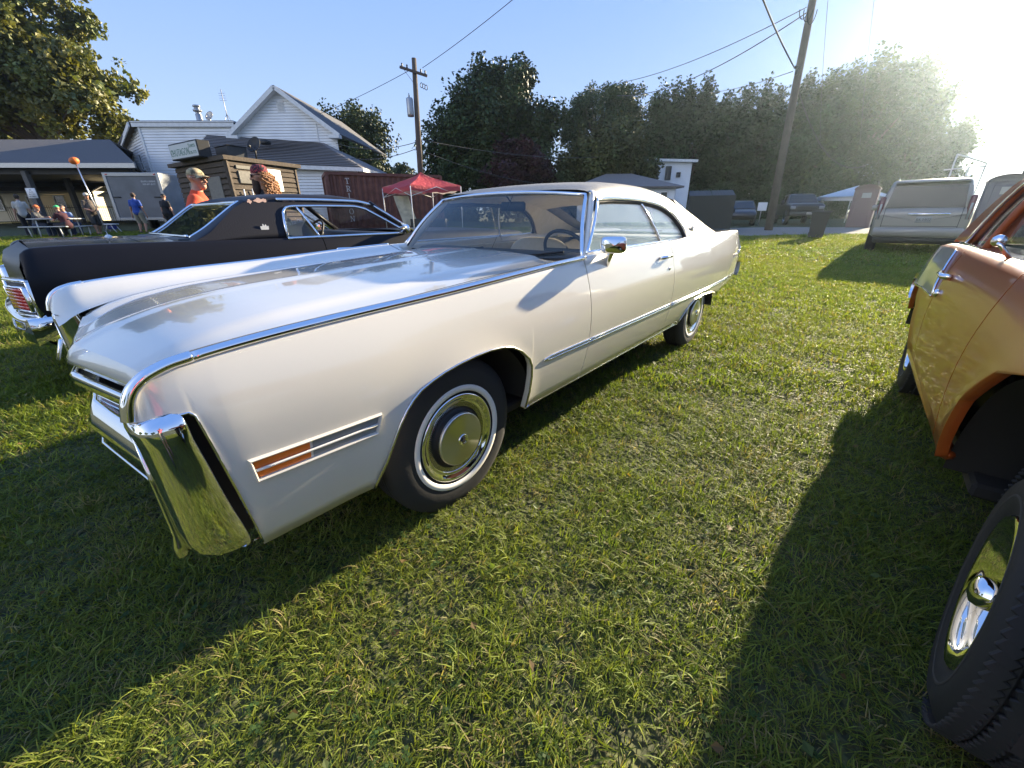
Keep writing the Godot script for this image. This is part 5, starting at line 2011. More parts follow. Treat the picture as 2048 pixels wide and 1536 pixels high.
func build_buildings() -> void:
	var white := tex_mat(noise_tex(0.008, Color(0.68, 0.70, 0.72), Color(0.82, 0.83, 0.83), 60, 4, 256), 0.55, 0.25)
	var shingle := relief(tex_mat(noise_tex(0.09, Color(0.11, 0.102, 0.10), Color(0.27, 0.25, 0.235), 61, 3, 512), 0.95, 0.35), bump_tex(0.2, 62), 1.5)
	var dark_sh := relief(tex_mat(noise_tex(0.09, Color(0.055, 0.055, 0.06), Color(0.16, 0.155, 0.15), 63, 3, 512), 0.95, 0.35), bump_tex(0.2, 62), 1.5)
	mats.shingle = shingle
	mats.siding = white
	# --- white house with the gable
	var h := thing("gabled_house", "white lap-sided two-storey house with gable end and grey shingle lean-to", "house")
	var g0 := gh(-18, -32) - 0.3
	var C := Vector3(-24.9, g0, -32)
	var E2 := Vector3(-18.45, g0, -32)
	var st := ST(false)
	siding(st, C, E2, g0, 7.0, 0.165, Vector3(0, 0, 1))
	obj("front_wall", st, white, h).set_meta("kind", "stuff")
	st = ST(false)
	var B := Vector3(-30.9, g0, -37.2)
	var ov := (C - B).normalized()
	var outl := Vector3(-ov.z, 0, ov.x)
	if outl.z < 0:
		outl = -outl
	siding(st, B, C, g0, 7.0, 0.165, outl, func(y: float) -> Vector2: return Vector2(clampf((y - 5.75) / 1.25, 0, 1), 1.0))
	obj("side_wall", st, white, h).set_meta("kind", "stuff")
	window(h, B.lerp(C, 0.74) + Vector3(0, 4.9 - g0, 0) + outl * 0.05, 0.55, 0.9, ov, outl, mats.white_trim)
	window(h, B.lerp(C, 0.42) + Vector3(0, 4.75 - g0, 0) + outl * 0.05, 0.55, 0.55, ov, outl, mats.white_trim)
	st = ST(false)
	bar(st, C + Vector3(0, 0, 0.02), Vector3(C.x, 7.0, C.z + 0.02), 0.14, 0.14)
	bar(st, Vector3(-25.25, 7.13, -31.95), Vector3(-18.35, 7.08, -31.95), 0.34, 0.06)
	bar(st, Vector3(-25.25, 6.98, -31.84), Vector3(-18.42, 6.93, -31.84), 0.06, 0.26)
	bar(st, Vector3(-31.6, 5.65, -37.3), Vector3(-25.2, 6.98, -31.95) + outl * 0.25, 0.08, 0.26)
	obj("fascia", st, mats.white_trim, h)
	st = ST(false)
	slab(st, Vector3(-25.3, 7.2, -31.8), Vector3(-18.4, 7.15, -31.8), Vector3(-18.4, 7.05, -40), Vector3(-25.3, 7.1, -40), 0.12)
	slab(st, Vector3(-25.3, 7.2, -31.8), Vector3(-25.3, 7.1, -40), Vector3(-34.5, 5.8, -40), Vector3(-31.7, 5.78, -37.0), 0.12)
	obj("flat_roof", st, dark_sh, h)
	# gable end
	var ga := Vector3(-18.45, g0, -31.9)
	var gb := Vector3(-11.75, g0, -31.9)
	var apex := 8.83
	var eave := 6.35
	st = ST(false)
	siding(st, ga, gb, g0, apex, 0.165, Vector3(0, 0, 1), func(y: float) -> Vector2:
		var k := clampf((y - eave) / (apex - eave), 0, 1) * 0.5
		return Vector2(k, 1.0 - k))
	obj("gable_wall", st, white, h).set_meta("kind", "stuff")
	var gx := (ga.x + gb.x) * 0.5
	st = ST(false)
	for s in [-1.0, 1.0]:
		var ex: float = gx + s * 3.75
		slab(st, Vector3(gx, apex + 0.18, -31.45), Vector3(ex, eave - 0.06, -31.45), Vector3(ex, eave - 0.06, -43), Vector3(gx, apex + 0.18, -43), 0.14)
	obj("gable_roof", st, dark_sh, h)
	st = ST(false)
	for s in [-1.0, 1.0]:
		var ex: float = gx + s * 3.75
		bar(st, Vector3(gx, apex + 0.06, -31.42), Vector3(ex, eave - 0.18, -31.42), 0.05, 0.24)
		bar(st, Vector3(gx, apex - 0.06, -31.66), Vector3(ex, eave - 0.30, -31.66), 0.44, 0.04)
	bar(st, Vector3(ga.x - 0.4, eave - 0.22, -31.6), Vector3(ga.x + 0.35, eave - 0.22, -31.6), 0.5, 0.2)
	bar(st, Vector3(gb.x - 0.3, eave - 0.22, -31.6), Vector3(gb.x + 0.4, eave - 0.22, -31.6), 0.5, 0.2)
	bar(st, Vector3(gb.x, g0, -31.86), Vector3(gb.x, eave, -31.86), 0.14, 0.1)
	bar(st, Vector3(gx + 2.15, 5.4, -31.85), Vector3(gx + 2.15, 6.95, -31.85), 0.08, 0.05)
	obj("rake_board", st, mats.white_trim, h)
	st = ST(false)
	for k in 7:
		box(st, Vector3(gx + 0.02, 7.72 + 0.07 * k, -31.84), Vector3(0.34, 0.055, 0.05), 0.0, Basis(Vector3.RIGHT, 0.4))
	box(st, Vector3(gx + 0.02, 7.93, -31.86), Vector3(0.5, 0.66, 0.04), 0.01)
	obj("gable_vent", st, mats.white_trim, h)
	# lean-to in front
	var top_l := Vector3(-20.4, 6.35, -31.85)
	var top_r := Vector3(-12.9, 5.85, -31.85)
	var low_r := Vector3(-8.7, 3.86, -27.0)
	var low_l := Vector3(-18.6, 4.25, -26.6)
	var back_r := Vector3(-8.6, 3.9, -33.5)
	st = ST(false)
	slab(st, low_l, low_r, top_r, top_l, 0.14)
	slab(st, low_r, back_r, top_r + Vector3(0.2, 0, -0.1), top_r, 0.14)
	var rf := obj("lean_to_roof", st, shingle, h)
	st = ST(false)
	for k in 16:
		var t := (k + 0.5) / 16.0
		bar(st, low_l.lerp(top_l, t) + Vector3(0, 0.006, 0), low_r.lerp(top_r, t) + Vector3(0, 0.006, 0), 0.20, 0.012)
	obj("shingle_course", st, shingle, rf).set_meta("kind", "stuff")
	st = ST(false)
	bar(st, low_l + Vector3(0, -0.12, 0.03), low_r + Vector3(0, -0.12, 0.03), 0.06, 0.20)
	bar(st, low_r + Vector3(0.03, -0.12, 0), back_r + Vector3(0.03, -0.12, 0), 0.06, 0.20)
	obj("eave_board", st, mats.white_trim, h)
	st = ST(false)
	siding(st, low_l + Vector3(0.3, 0, -0.35), low_r + Vector3(-0.35, 0, -0.35), g0, 3.95, 0.165, Vector3(0, 0, 1))
	siding(st, low_r + Vector3(-0.35, 0, -0.35), back_r + Vector3(-0.35, 0, 0), g0, 3.8, 0.165, Vector3(1, 0, 0))
	obj("lean_to_wall", st, white, h).set_meta("kind", "stuff")
	st = ST()
	lathe(st, [Vector2(0.19, 5.9), Vector2(0.19, 7.75), Vector2(0.15, 7.78), Vector2(0.15, 7.88), Vector2(0.26, 7.9), Vector2(0.26, 8.02), Vector2(0.17, 8.05), Vector2(0.17, 8.16), Vector2(0.24, 8.18), Vector2(0.20, 8.28), Vector2(0, 8.3)], 20, Transform3D(Basis.IDENTITY, Vector3(-21.35, 0, -33)))
	obj("flue_pipe", st, mats.galv, h)
	st = ST()
	box(st, Vector3(-15.4, 5.55, -29.6), Vector3(0.5, 0.22, 0.5), 0.05)
	obj("roof_vent", st, mats.black, h)
	sat_dish("grey satellite dish on the flat roof beside the flue pipe", Vector3(-20.65, 7.15, -33), 0.32, mats.galv)
	sat_dish("black satellite dish standing on the brown shed's roof", Vector3(-9.95, 3.35, -18.2), 0.30, mats.black)
	# roof mast
	var an := thing("roof_antenna", "thin metal mast with tripod on the white house's flat roof", "antenna")
	st = ST()
	tube(st, [Vector3(-19.98, 7.1, -34), Vector3(-20.02, 9.4, -34)], 0.025, 6)
	for k in 3:
		var a := TAU * k / 3.0
		tube(st, [Vector3(-20.0, 7.95, -34), Vector3(-20.0 + cos(a) * 0.45, 7.08, -34 + sin(a) * 0.45)], 0.018, 5)
	obj("mast", st, mats.galv, an)
	st = ST()
	for k in 4:
		tube(st, [Vector3(-20.25, 8.75 + k * 0.14, -34), Vector3(-19.78, 8.75 + k * 0.14, -34)], 0.01, 4)
	obj("element", st, mats.galv, an).set_meta("kind", "stuff")
	# --- pavilion
	var pv := thing("pavilion", "open picnic pavilion with dark shingle roof on timber posts", "pavilion")
	var gp := gh(-22, -22)
	var ridge_y := 5.3
	st = ST(false)
	slab(st, Vector3(-46, 4.30, -26.0), Vector3(-21.4, 4.10, -26.4), Vector3(-28.0, 6.30, -33.0), Vector3(-46, 6.45, -33.0), 0.14)
	slab(st, Vector3(-21.4, 4.10, -26.4), Vector3(-28.2, 4.4, -35.2), Vector3(-28.05, 6.28, -33.1), Vector3(-28.0, 6.30, -33.0), 0.14)
	slab(st, Vector3(-46, 6.45, -33.0), Vector3(-28.0, 6.30, -33.0), Vector3(-28.2, 4.35, -39.0), Vector3(-46, 4.3, -39.0), 0.14)
	obj("roof", st, dark_sh, pv)
	st = ST(false)
	bar(st, Vector3(-46, 4.19, -25.96), Vector3(-21.4, 3.99, -26.36), 0.12, 0.24)
	obj("gutter", st, mats.galv, pv)
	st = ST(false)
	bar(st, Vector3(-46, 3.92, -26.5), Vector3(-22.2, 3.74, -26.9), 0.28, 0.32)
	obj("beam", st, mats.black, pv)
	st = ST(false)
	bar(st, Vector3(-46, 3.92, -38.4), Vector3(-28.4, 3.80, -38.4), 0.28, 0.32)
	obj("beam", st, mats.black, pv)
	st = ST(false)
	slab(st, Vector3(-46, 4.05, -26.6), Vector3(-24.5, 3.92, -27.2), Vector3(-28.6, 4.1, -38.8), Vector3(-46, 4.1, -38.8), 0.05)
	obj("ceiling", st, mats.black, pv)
	var timber := relief(tex_mat(noise_tex(0.02, Color(0.09, 0.085, 0.08), Color(0.17, 0.16, 0.15), 65), 0.9, 1.5), bump_tex(0.05, 66), 0.8)
	for q in [[-28.1, -26.6], [-36.0, -26.5], [-30.6, -31.5], [-28.6, -38.2], [-36.0, -38.3]]:
		st = ST(false)
		box(st, Vector3(q[0], (gp + 3.6) * 0.5, q[1]), Vector3(0.28, 4.0 - gp, 0.28), 0.015)
		obj("post", st, timber, pv)
	st = ST()
	box(st, Vector3(-28.05, 2.62, -26.44), Vector3(0.58, 0.54, 0.012), 0.004)
	var sg := thing("notice_sign", "small white notice with four printed lines on the pavilion post", "sign")
	obj("board", st, mats.white_metal, sg)
	for k in 4:
		text("print", ["NO", "GLASS", "BOTTLES", "ALLOWED"][k], 0.09, mats.black, sg, Transform3D(Basis.IDENTITY, Vector3(-28.05, 2.79 - 0.115 * k, -26.43)), 0.002)
	# --- cream house beyond the pavilion
	var ch := thing("cream_house", "low cream sided house with white-framed windows seen under the pavilion", "house")
	var cream := tex_mat(noise_tex(0.01, Color(0.52, 0.46, 0.34), Color(0.62, 0.56, 0.42), 67, 3, 128), 0.7, 0.4)
	var gc := gh(-40, -38) - 0.2
	st = ST(false)
	siding(st, Vector3(-52, gc, -38), Vector3(-35.2, gc, -38), gc, 3.35, 0.16, Vector3(0, 0, 1))
	siding(st, Vector3(-35.2, gc, -38), Vector3(-35.2, gc, -46), gc, 3.35, 0.16, Vector3(1, 0, 0))
	obj("wall", st, cream, ch).set_meta("kind", "stuff")
	st = ST(false)
	slab(st, Vector3(-52.5, 3.35, -37.5), Vector3(-34.8, 3.35, -37.5), Vector3(-34.8, 5.2, -42), Vector3(-52.5, 5.2, -42), 0.15)
	slab(st, Vector3(-52.5, 5.2, -42), Vector3(-34.8, 5.2, -42), Vector3(-34.8, 3.35, -46.5), Vector3(-52.5, 3.35, -46.5), 0.15)
	obj("roof", st, shingle, ch)
	for x in [-38.1, -40.4, -43.5, -46.5]:
		window(ch, Vector3(x, 2.45, -37.93), 0.75, 1.0, Vector3.RIGHT, Vector3(0, 0, 1), mats.white_trim)
	var gs := thing("small_shed", "small white gabled shed between the cream house and trailer", "shed")
	st = ST(false)
	siding(st, Vector3(-32.6, gc, -36), Vector3(-28.4, gc, -36), gc, 3.4, 0.16, Vector3(0, 0, 1), func(y: float) -> Vector2:
		var k := clampf((y - 2.9) / 0.8, 0, 1) * 0.5
		return Vector2(k, 1.0 - k))
	obj("wall", st, white, gs).set_meta("kind", "stuff")
	st = ST(false)
	slab(st, Vector3(-30.5, 3.75, -35.7), Vector3(-28.2, 2.9, -35.7), Vector3(-28.2, 2.9, -39), Vector3(-30.5, 3.75, -39), 0.12)
	slab(st, Vector3(-30.5, 3.75, -35.7), Vector3(-32.8, 2.9, -35.7), Vector3(-32.8, 2.9, -39), Vector3(-30.5, 3.75, -39), 0.12)
	obj("roof", st, mats.white_trim, gs)
	# iron fence
	var fe := thing("iron_fence", "black iron picket fence behind the pavilion tables", "fence")
	for k in 75:
		st = ST()
		var x := -34.0 + k * 0.14
		tube(st, [on(x, -30.0, 0.05), on(x, -30.0, 1.22)], 0.013, 4)
		obj("picket", st, mats.black, fe)
	for y in [0.15, 1.08]:
		st = ST()
		tube(st, [on(-34, -30, y), on(-28, -30, y), on(-23.6, -30, y)], 0.02, 4)
		obj("rail", st, mats.black, fe)
	# --- brown shed with its lit-box sign
	var sd := thing("brown_shed", "weathered brown board shed with flat roof and hanging boards", "shed")
	var brown := relief(tex_mat(noise_tex(0.02, Color(0.045, 0.033, 0.024), Color(0.11, 0.083, 0.060), 68), 0.9, 0.8), bump_tex(0.05, 66), 0.8)
	var P0 := Vector3(-10.2, 0, -16.6)
	var dl := Vector3(-0.82, 0, -0.572)
	var dr := Vector3(0.30, 0, -0.954)
	var PL := P0 + dl * 4.6
	var PR := P0 + dr * 3.2
	var ol := Vector3(-0.572, 0, 0.82)
	var orr := Vector3(0.954, 0, 0.30)
	var gd := gh(-11, -17) - 0.1
	var wl := Node3D.new()
	wl.name = "wall"
	sd.add_child(wl)
	for e in [[PL, P0, ol], [P0, PR, orr]]:
		for k in 15:
			st = ST(false)
			siding(st, e[0], e[1], gd + k * 0.19, gd + (k + 1) * 0.19, 0.19, e[2])
			obj("board", st, brown, wl)
	st = ST(false)
	bar(st, P0 + Vector3(0, gd, 0), P0 + Vector3(0, 3.2, 0), 0.12, 0.12)
	obj("corner_board", st, brown, sd)
	st = ST(false)
	bar(st, PR + Vector3(0, gd, 0), PR + Vector3(0, 3.2, 0), 0.12, 0.12)
	obj("corner_board", st, brown, sd)
	st = ST(false)
	slab(st, PL + ol * 0.2 + dl * 0.2 + Vector3(0, 3.29, 0), P0 + (ol + orr) * 0.16 + Vector3(0, 3.29, 0), PR + orr * 0.2 + dr * 0.2 + Vector3(0, 3.29, 0), PL + dr * 3.4 + Vector3(0, 3.29, 0), 0.14)
	obj("roof", st, brown, sd)
	var bw := Basis(-dl, Vector3.UP, ol)
	var plain_board := tex_mat(noise_tex(0.02, Color(0.16, 0.15, 0.13), Color(0.24, 0.22, 0.19), 69), 0.9, 0.8)
	st = ST(false)
	box(st, P0 + dl * 3.0 + Vector3(0, 1.9, 0) + ol * 0.05, Vector3(1.0, 1.3, 0.04), 0.01, bw)
	box(st, P0 + dl * 1.2 + Vector3(0, 1.9, 0) + ol * 0.05, Vector3(1.1, 1.5, 0.04), 0.01, bw)
	obj("hatch", st, plain_board, sd)
	var br := Basis(dr, Vector3.UP, orr)
	for e in [[0.72, 2.62, 0.75, 0.42], [0.70, 2.95, 0.8, 0.12]]:
		st = ST(false)
		box(st, P0 + dr * e[0] + Vector3(0, e[1], 0) + orr * 0.06, Vector3(e[2], e[3], 0.05), 0.01, br)
		obj("hanging_board", st, plain_board, sd)
	var sp := [[0.25, 1.9], [0.62, 1.93], [1.0, 1.97], [0.8, 1.6]]
	for e in sp:
		st = ST()
		var q: Vector3 = P0 + dr * e[0] + orr * 0.25
		tube(st, [Vector3(q.x, 1.2, q.z), Vector3(q.x, e[1] + 0.3, q.z)], 0.022, 6)
		obj("pipe_post", st, mats.white_metal, sd)
	st = ST(false)
	box(st, P0 + dr * 2.0 + Vector3(0, 2.6, 0) + orr * 0.05, Vector3(0.7, 0.8, 0.05), 0.01, br)
	obj("window_panel", st, mats.galv, sd)
	var sn := thing("roof_sign", "white box sign with green lettering standing on the brown shed's roof", "sign")
	var sc := Vector3(-12.1, 3.56, -17.65)
	var sb := Basis(Vector3(0.84, 0.0, 0.54), Vector3.UP, Vector3(-0.54, 0, 0.84))
	st = ST(false)
	box(st, sc, Vector3(2.35, 0.56, 0.42), 0.02, sb)
	obj("case", st, mats.black, sn)
	st = ST(false)
	box(st, sc + sb.z * 0.208, Vector3(2.24, 0.46, 0.02), 0.0, sb)
	obj("face", st, mat(Color(0.50, 0.52, 0.50), 0.5), sn)
	var green := mat(Color(0.03, 0.14, 0.09), 0.6)
	sign_text(sn, green, sb, sc, "CHUTAGON", 0.30, -0.30, -0.05, "Droid Sans")
	sign_text(sn, green, sb, sc, "LT", 0.16, -0.98, -0.02, "Droid Serif")
	sign_text(sn, green, sb, sc, "Tavern", 0.16, 0.75, 0.11, "Droid Serif")
	sign_text(sn, green, sb, sc, "236-7175", 0.13, 0.76, -0.11, "Droid Sans")
	var ac := thing("rooftop_unit", "dark boxy unit behind the sign on the brown shed", "roof unit")
	st = ST(false)
	box(st, Vector3(-10.75, 3.5, -18.0), Vector3(0.95, 0.42, 0.7), 0.02, sb)
	obj("cabinet", st, mats.dash, ac)
	st = ST(false)
	box(st, Vector3(-10.75, 3.725, -18.0), Vector3(1.0, 0.03, 0.75), 0.01, sb)
	obj("lid", st, mats.black, ac)
	# --- shipping container
	var ct := thing("shipping_container", "rust red corrugated shipping container with white letters down its side", "container")
	var rust := relief(tex_mat(noise_tex(0.01, Color(0.095, 0.032, 0.022), Color(0.20, 0.080, 0.055), 70, 5), 0.65, 0.5), bump_tex(0.03, 71), 0.4)
	var K0 := Vector3(-9.45, 0, -23.5)
	var ku := Vector3(0.896, 0, -0.444)
	var kn := Vector3(0.444, 0, 0.896)
	var gk := gh(-8, -24)
	st = ST(false)
	var nco := 20
	for k in nco:
		var u0 := 6.06 * (k + 0.0) / nco
		var w := 6.06 / nco
		var prof := [[0.0, 0.0], [0.35, 0.0], [0.5, -0.05], [0.85, -0.05], [1.0, 0.0]]
		for j in 4:
			var a: Vector3 = K0 + ku * (u0 + w * prof[j][0]) + kn * prof[j][1]
			var b: Vector3 = K0 + ku * (u0 + w * prof[j + 1][0]) + kn * prof[j + 1][1]
			quad(st, a + Vector3(0, gk + 0.15, 0), a + Vector3(0, 3.22, 0), b + Vector3(0, 3.22, 0), b + Vector3(0, gk + 0.15, 0))
	for k in 9:
		var w := 2.44 / 9.0
		var prof := [[0.0, 0.0], [0.35, 0.0], [0.5, 0.05], [0.85, 0.05], [1.0, 0.0]]
		for j in 4:
			var a: Vector3 = K0 - kn * (w * (k + prof[j][0])) + ku * prof[j][1]
			var b: Vector3 = K0 - kn * (w * (k + prof[j + 1][0])) + ku * prof[j + 1][1]
			quad(st, a + Vector3(0, gk + 0.15, 0), b + Vector3(0, gk + 0.15, 0), b + Vector3(0, 3.22, 0), a + Vector3(0, 3.22, 0))
	obj("corrugated_side", st, rust, ct)
	st = ST(false)
	var K1 := K0 + ku * 6.06
	for y in [gk + 0.08, 3.28]:
		bar(st, K0 + kn * 0.02 + Vector3(0, y, 0), K1 + kn * 0.02 + Vector3(0, y, 0), 0.12, 0.14)
		bar(st, K0 + Vector3(0, y, 0), K0 - kn * 2.44 + Vector3(0, y, 0), 0.12, 0.14)
	for q in [K0, K1, K0 - kn * 2.44]:
		box(st, q + Vector3(0, (gk + 3.3) / 2, 0), Vector3(0.15, 3.3 - gk, 0.15), 0.0, Basis(ku, Vector3.UP, kn))
	slab(st, K0 + Vector3(0, 3.33, 0), K1 + Vector3(0, 3.33, 0), K1 - kn * 2.44 + Vector3(0, 3.33, 0), K0 - kn * 2.44 + Vector3(0, 3.33, 0), 0.05)
	obj("frame", st, rust, ct)
	var kb := Basis(ku, Vector3.UP, kn)
	var whitep := mat(Color(0.55, 0.53, 0.50), 0.8)
	for k in 6:
		text("painted_letter", "TRITON"[k], 0.36, whitep, ct, Transform3D(kb, K0 + ku * 0.97 + kn * 0.012 + Vector3(0, 2.93 - 0.37 * k, 0)), 0.02, "Droid Serif")
	# --- white house and garage to the right
	var wh := thing("square_white_house", "tall flat-topped white house among trees behind the hip-roofed garage", "house")
	var gw := gh(15, -44) - 0.2
	st = ST(false)
	siding(st, Vector3(12.8, gw, -44), Vector3(17.4, gw, -44), gw, 5.75, 0.15, Vector3(0, 0, 1))
	siding(st, Vector3(12.8, gw, -50), Vector3(12.8, gw, -44), gw, 5.75, 0.15, Vector3(-1, 0, 0))
	siding(st, Vector3(17.4, gw, -44), Vector3(17.4, gw, -50), gw, 5.75, 0.15, Vector3(1, 0, 0))
	siding(st, Vector3(5.6, gw, -45), Vector3(8.5, gw, -45), gw, 5.2, 0.15, Vector3(0, 0, 1))
	obj("wall", st, white, wh).set_meta("kind", "stuff")
	st = ST(false)
	slab(st, Vector3(12.4, 6.0, -43.6), Vector3(17.8, 5.86, -43.6), Vector3(17.8, 5.86, -50.4), Vector3(12.4, 6.0, -50.4), 0.22)
	slab(st, Vector3(5.2, 5.45, -44.6), Vector3(8.8, 5.35, -44.6), Vector3(8.8, 5.35, -50), Vector3(5.2, 5.45, -50), 0.2)
	obj("roof", st, mats.white_trim, wh)
	for x in [14.0, 15.2]:
		window(wh, Vector3(x, 4.75, -43.93), 0.36, 1.0, Vector3.RIGHT, Vector3(0, 0, 1), mats.dark_glass)
	window(wh, Vector3(16.2, 4.6, -43.93), 0.2, 0.25, Vector3.RIGHT, Vector3(0, 0, 1), mats.dark_glass)
	var ga2 := thing("garage", "low white garage with grey hip roof beyond the cream coupe's roof", "garage")
	var gg := gh(9, -36) - 0.2
	st = ST(false)
	siding(st, Vector3(5.4, gg, -36), Vector3(13.2, gg, -36), gg, 3.15, 0.15, Vector3(0, 0, 1))
	siding(st, Vector3(13.2, gg, -36), Vector3(13.2, gg, -42), gg, 3.15, 0.15, Vector3(1, 0, 0))
	obj("wall", st, white, ga2).set_meta("kind", "stuff")
	st = ST(false)
	var r0 := Vector3(8.2, 4.35, -39)
	var r1 := Vector3(10.4, 4.35, -39)
	slab(st, Vector3(4.9, 3.18, -35.5), Vector3(13.7, 3.18, -35.5), r1, r0, 0.13)
	slab(st, Vector3(13.7, 3.18, -35.5), Vector3(13.7, 3.18, -42.5), r1 + Vector3(0.01, 0, -0.05), r1, 0.13)
	slab(st, Vector3(4.9, 3.18, -42.5), Vector3(4.9, 3.18, -35.5), r0, r0 + Vector3(0, 0, -0.05), 0.13)
	obj("roof", st, shingle, ga2)
	window(ga2, Vector3(12.3, 2.3, -35.93), 0.5, 0.9, Vector3.RIGHT, Vector3(0, 0, 1), mats.white_trim)
	var bh := thing("blue_grey_house", "pale blue gabled house far back between the trees and pole", "house")
	st = ST(false)
	siding(st, Vector3(24.5, 0.3, -50), Vector3(28.0, 0.3, -50), 0.3, 5.4, 0.15, Vector3(0, 0, 1), func(y: float) -> Vector2:
		var k := clampf((y - 3.9) / 1.5, 0, 1) * 0.5
		return Vector2(k, 1.0 - k))
	obj("wall", st, white, bh).set_meta("kind", "stuff")
	st = ST(false)
	slab(st, Vector3(26.25, 5.5, -49.7), Vector3(28.3, 3.8, -49.7), Vector3(28.3, 3.8, -55), Vector3(26.25, 5.5, -55), 0.13)
	slab(st, Vector3(26.25, 5.5, -49.7), Vector3(24.2, 3.8, -49.7), Vector3(24.2, 3.8, -55), Vector3(26.25, 5.5, -55), 0.13)
	obj("roof", st, shingle, bh)

func sat_dish(label: String, at: Vector3, r: float, m: Material) -> void:
	var o := thing("satellite_dish", label, "satellite dish")
	var st := ST()
	var prof := []
	for k in 8:
		prof.append(Vector2(r * k / 7.0, -0.10 * (1.0 - pow(k / 7.0, 2.0))))
	for k in 8:
		prof.append(Vector2(r * (7 - k) / 7.0, -0.02 - 0.10 * (1.0 - pow((7 - k) / 7.0, 2.0))))
	var bs := Basis(Vector3.RIGHT, 1.1) * Basis(Vector3(0, 0, 1), 0.25)
	lathe(st, prof, 24, Transform3D(bs, at + Vector3(0, r + 0.2, 0)))
	obj("reflector", st, m, o)
	st = ST()
	tube(st, [at, at + Vector3(0, r + 0.12, -0.06)], 0.03, 6)
	tube(st, [at + Vector3(0, 0.25, 0.05), at + Vector3(0.05, r + 0.05, 0.38)], 0.014, 5)
	box(st, at + Vector3(0.05, r + 0.08, 0.40), Vector3(0.08, 0.08, 0.12), 0.02)
	obj("bracket", st, m, o)

func folding_table(at: Vector3) -> void:
	var o := thing("picnic_table", "grey topped picnic table with metal tube legs beside the pavilion", "table", Transform3D(Basis(Vector3.UP, 0.1), at))
	var top := tex_mat(noise_tex(0.03, Color(0.35, 0.35, 0.34), Color(0.50, 0.50, 0.48), 72, 3, 128), 0.7, 1.0)
	for k in 4:
		var st := ST()
		box(st, Vector3(0, 0.755, -0.30 + 0.20 * k), Vector3(1.75, 0.04, 0.19), 0.008)
		obj("plank", st, top, o)
	for s in [-1.0, 1.0]:
		for k in 2:
			var st := ST()
			box(st, Vector3(0, 0.44, s * (0.66 + 0.15 * k)), Vector3(1.75, 0.04, 0.14), 0.008)
			obj("bench_plank", st, top, o)
		var st := ST()
		tube(st, [Vector3(s * 0.62, 0.0, -0.70), Vector3(s * 0.62, 0.42, -0.74)], 0.024, 6)
		tube(st, [Vector3(s * 0.62, 0.0, 0.70), Vector3(s * 0.62, 0.42, 0.74)], 0.024, 6)
		tube(st, [Vector3(s * 0.62, 0.42, -0.74), Vector3(s * 0.62, 0.42, 0.74)], 0.024, 6)
		tube(st, [Vector3(s * 0.62, 0.0, -0.30), Vector3(s * 0.62, 0.73, -0.25)], 0.024, 6)
		tube(st, [Vector3(s * 0.62, 0.0, 0.30), Vector3(s * 0.62, 0.73, 0.25)], 0.024, 6)
		obj("leg_frame", st, mats.white_metal, o)

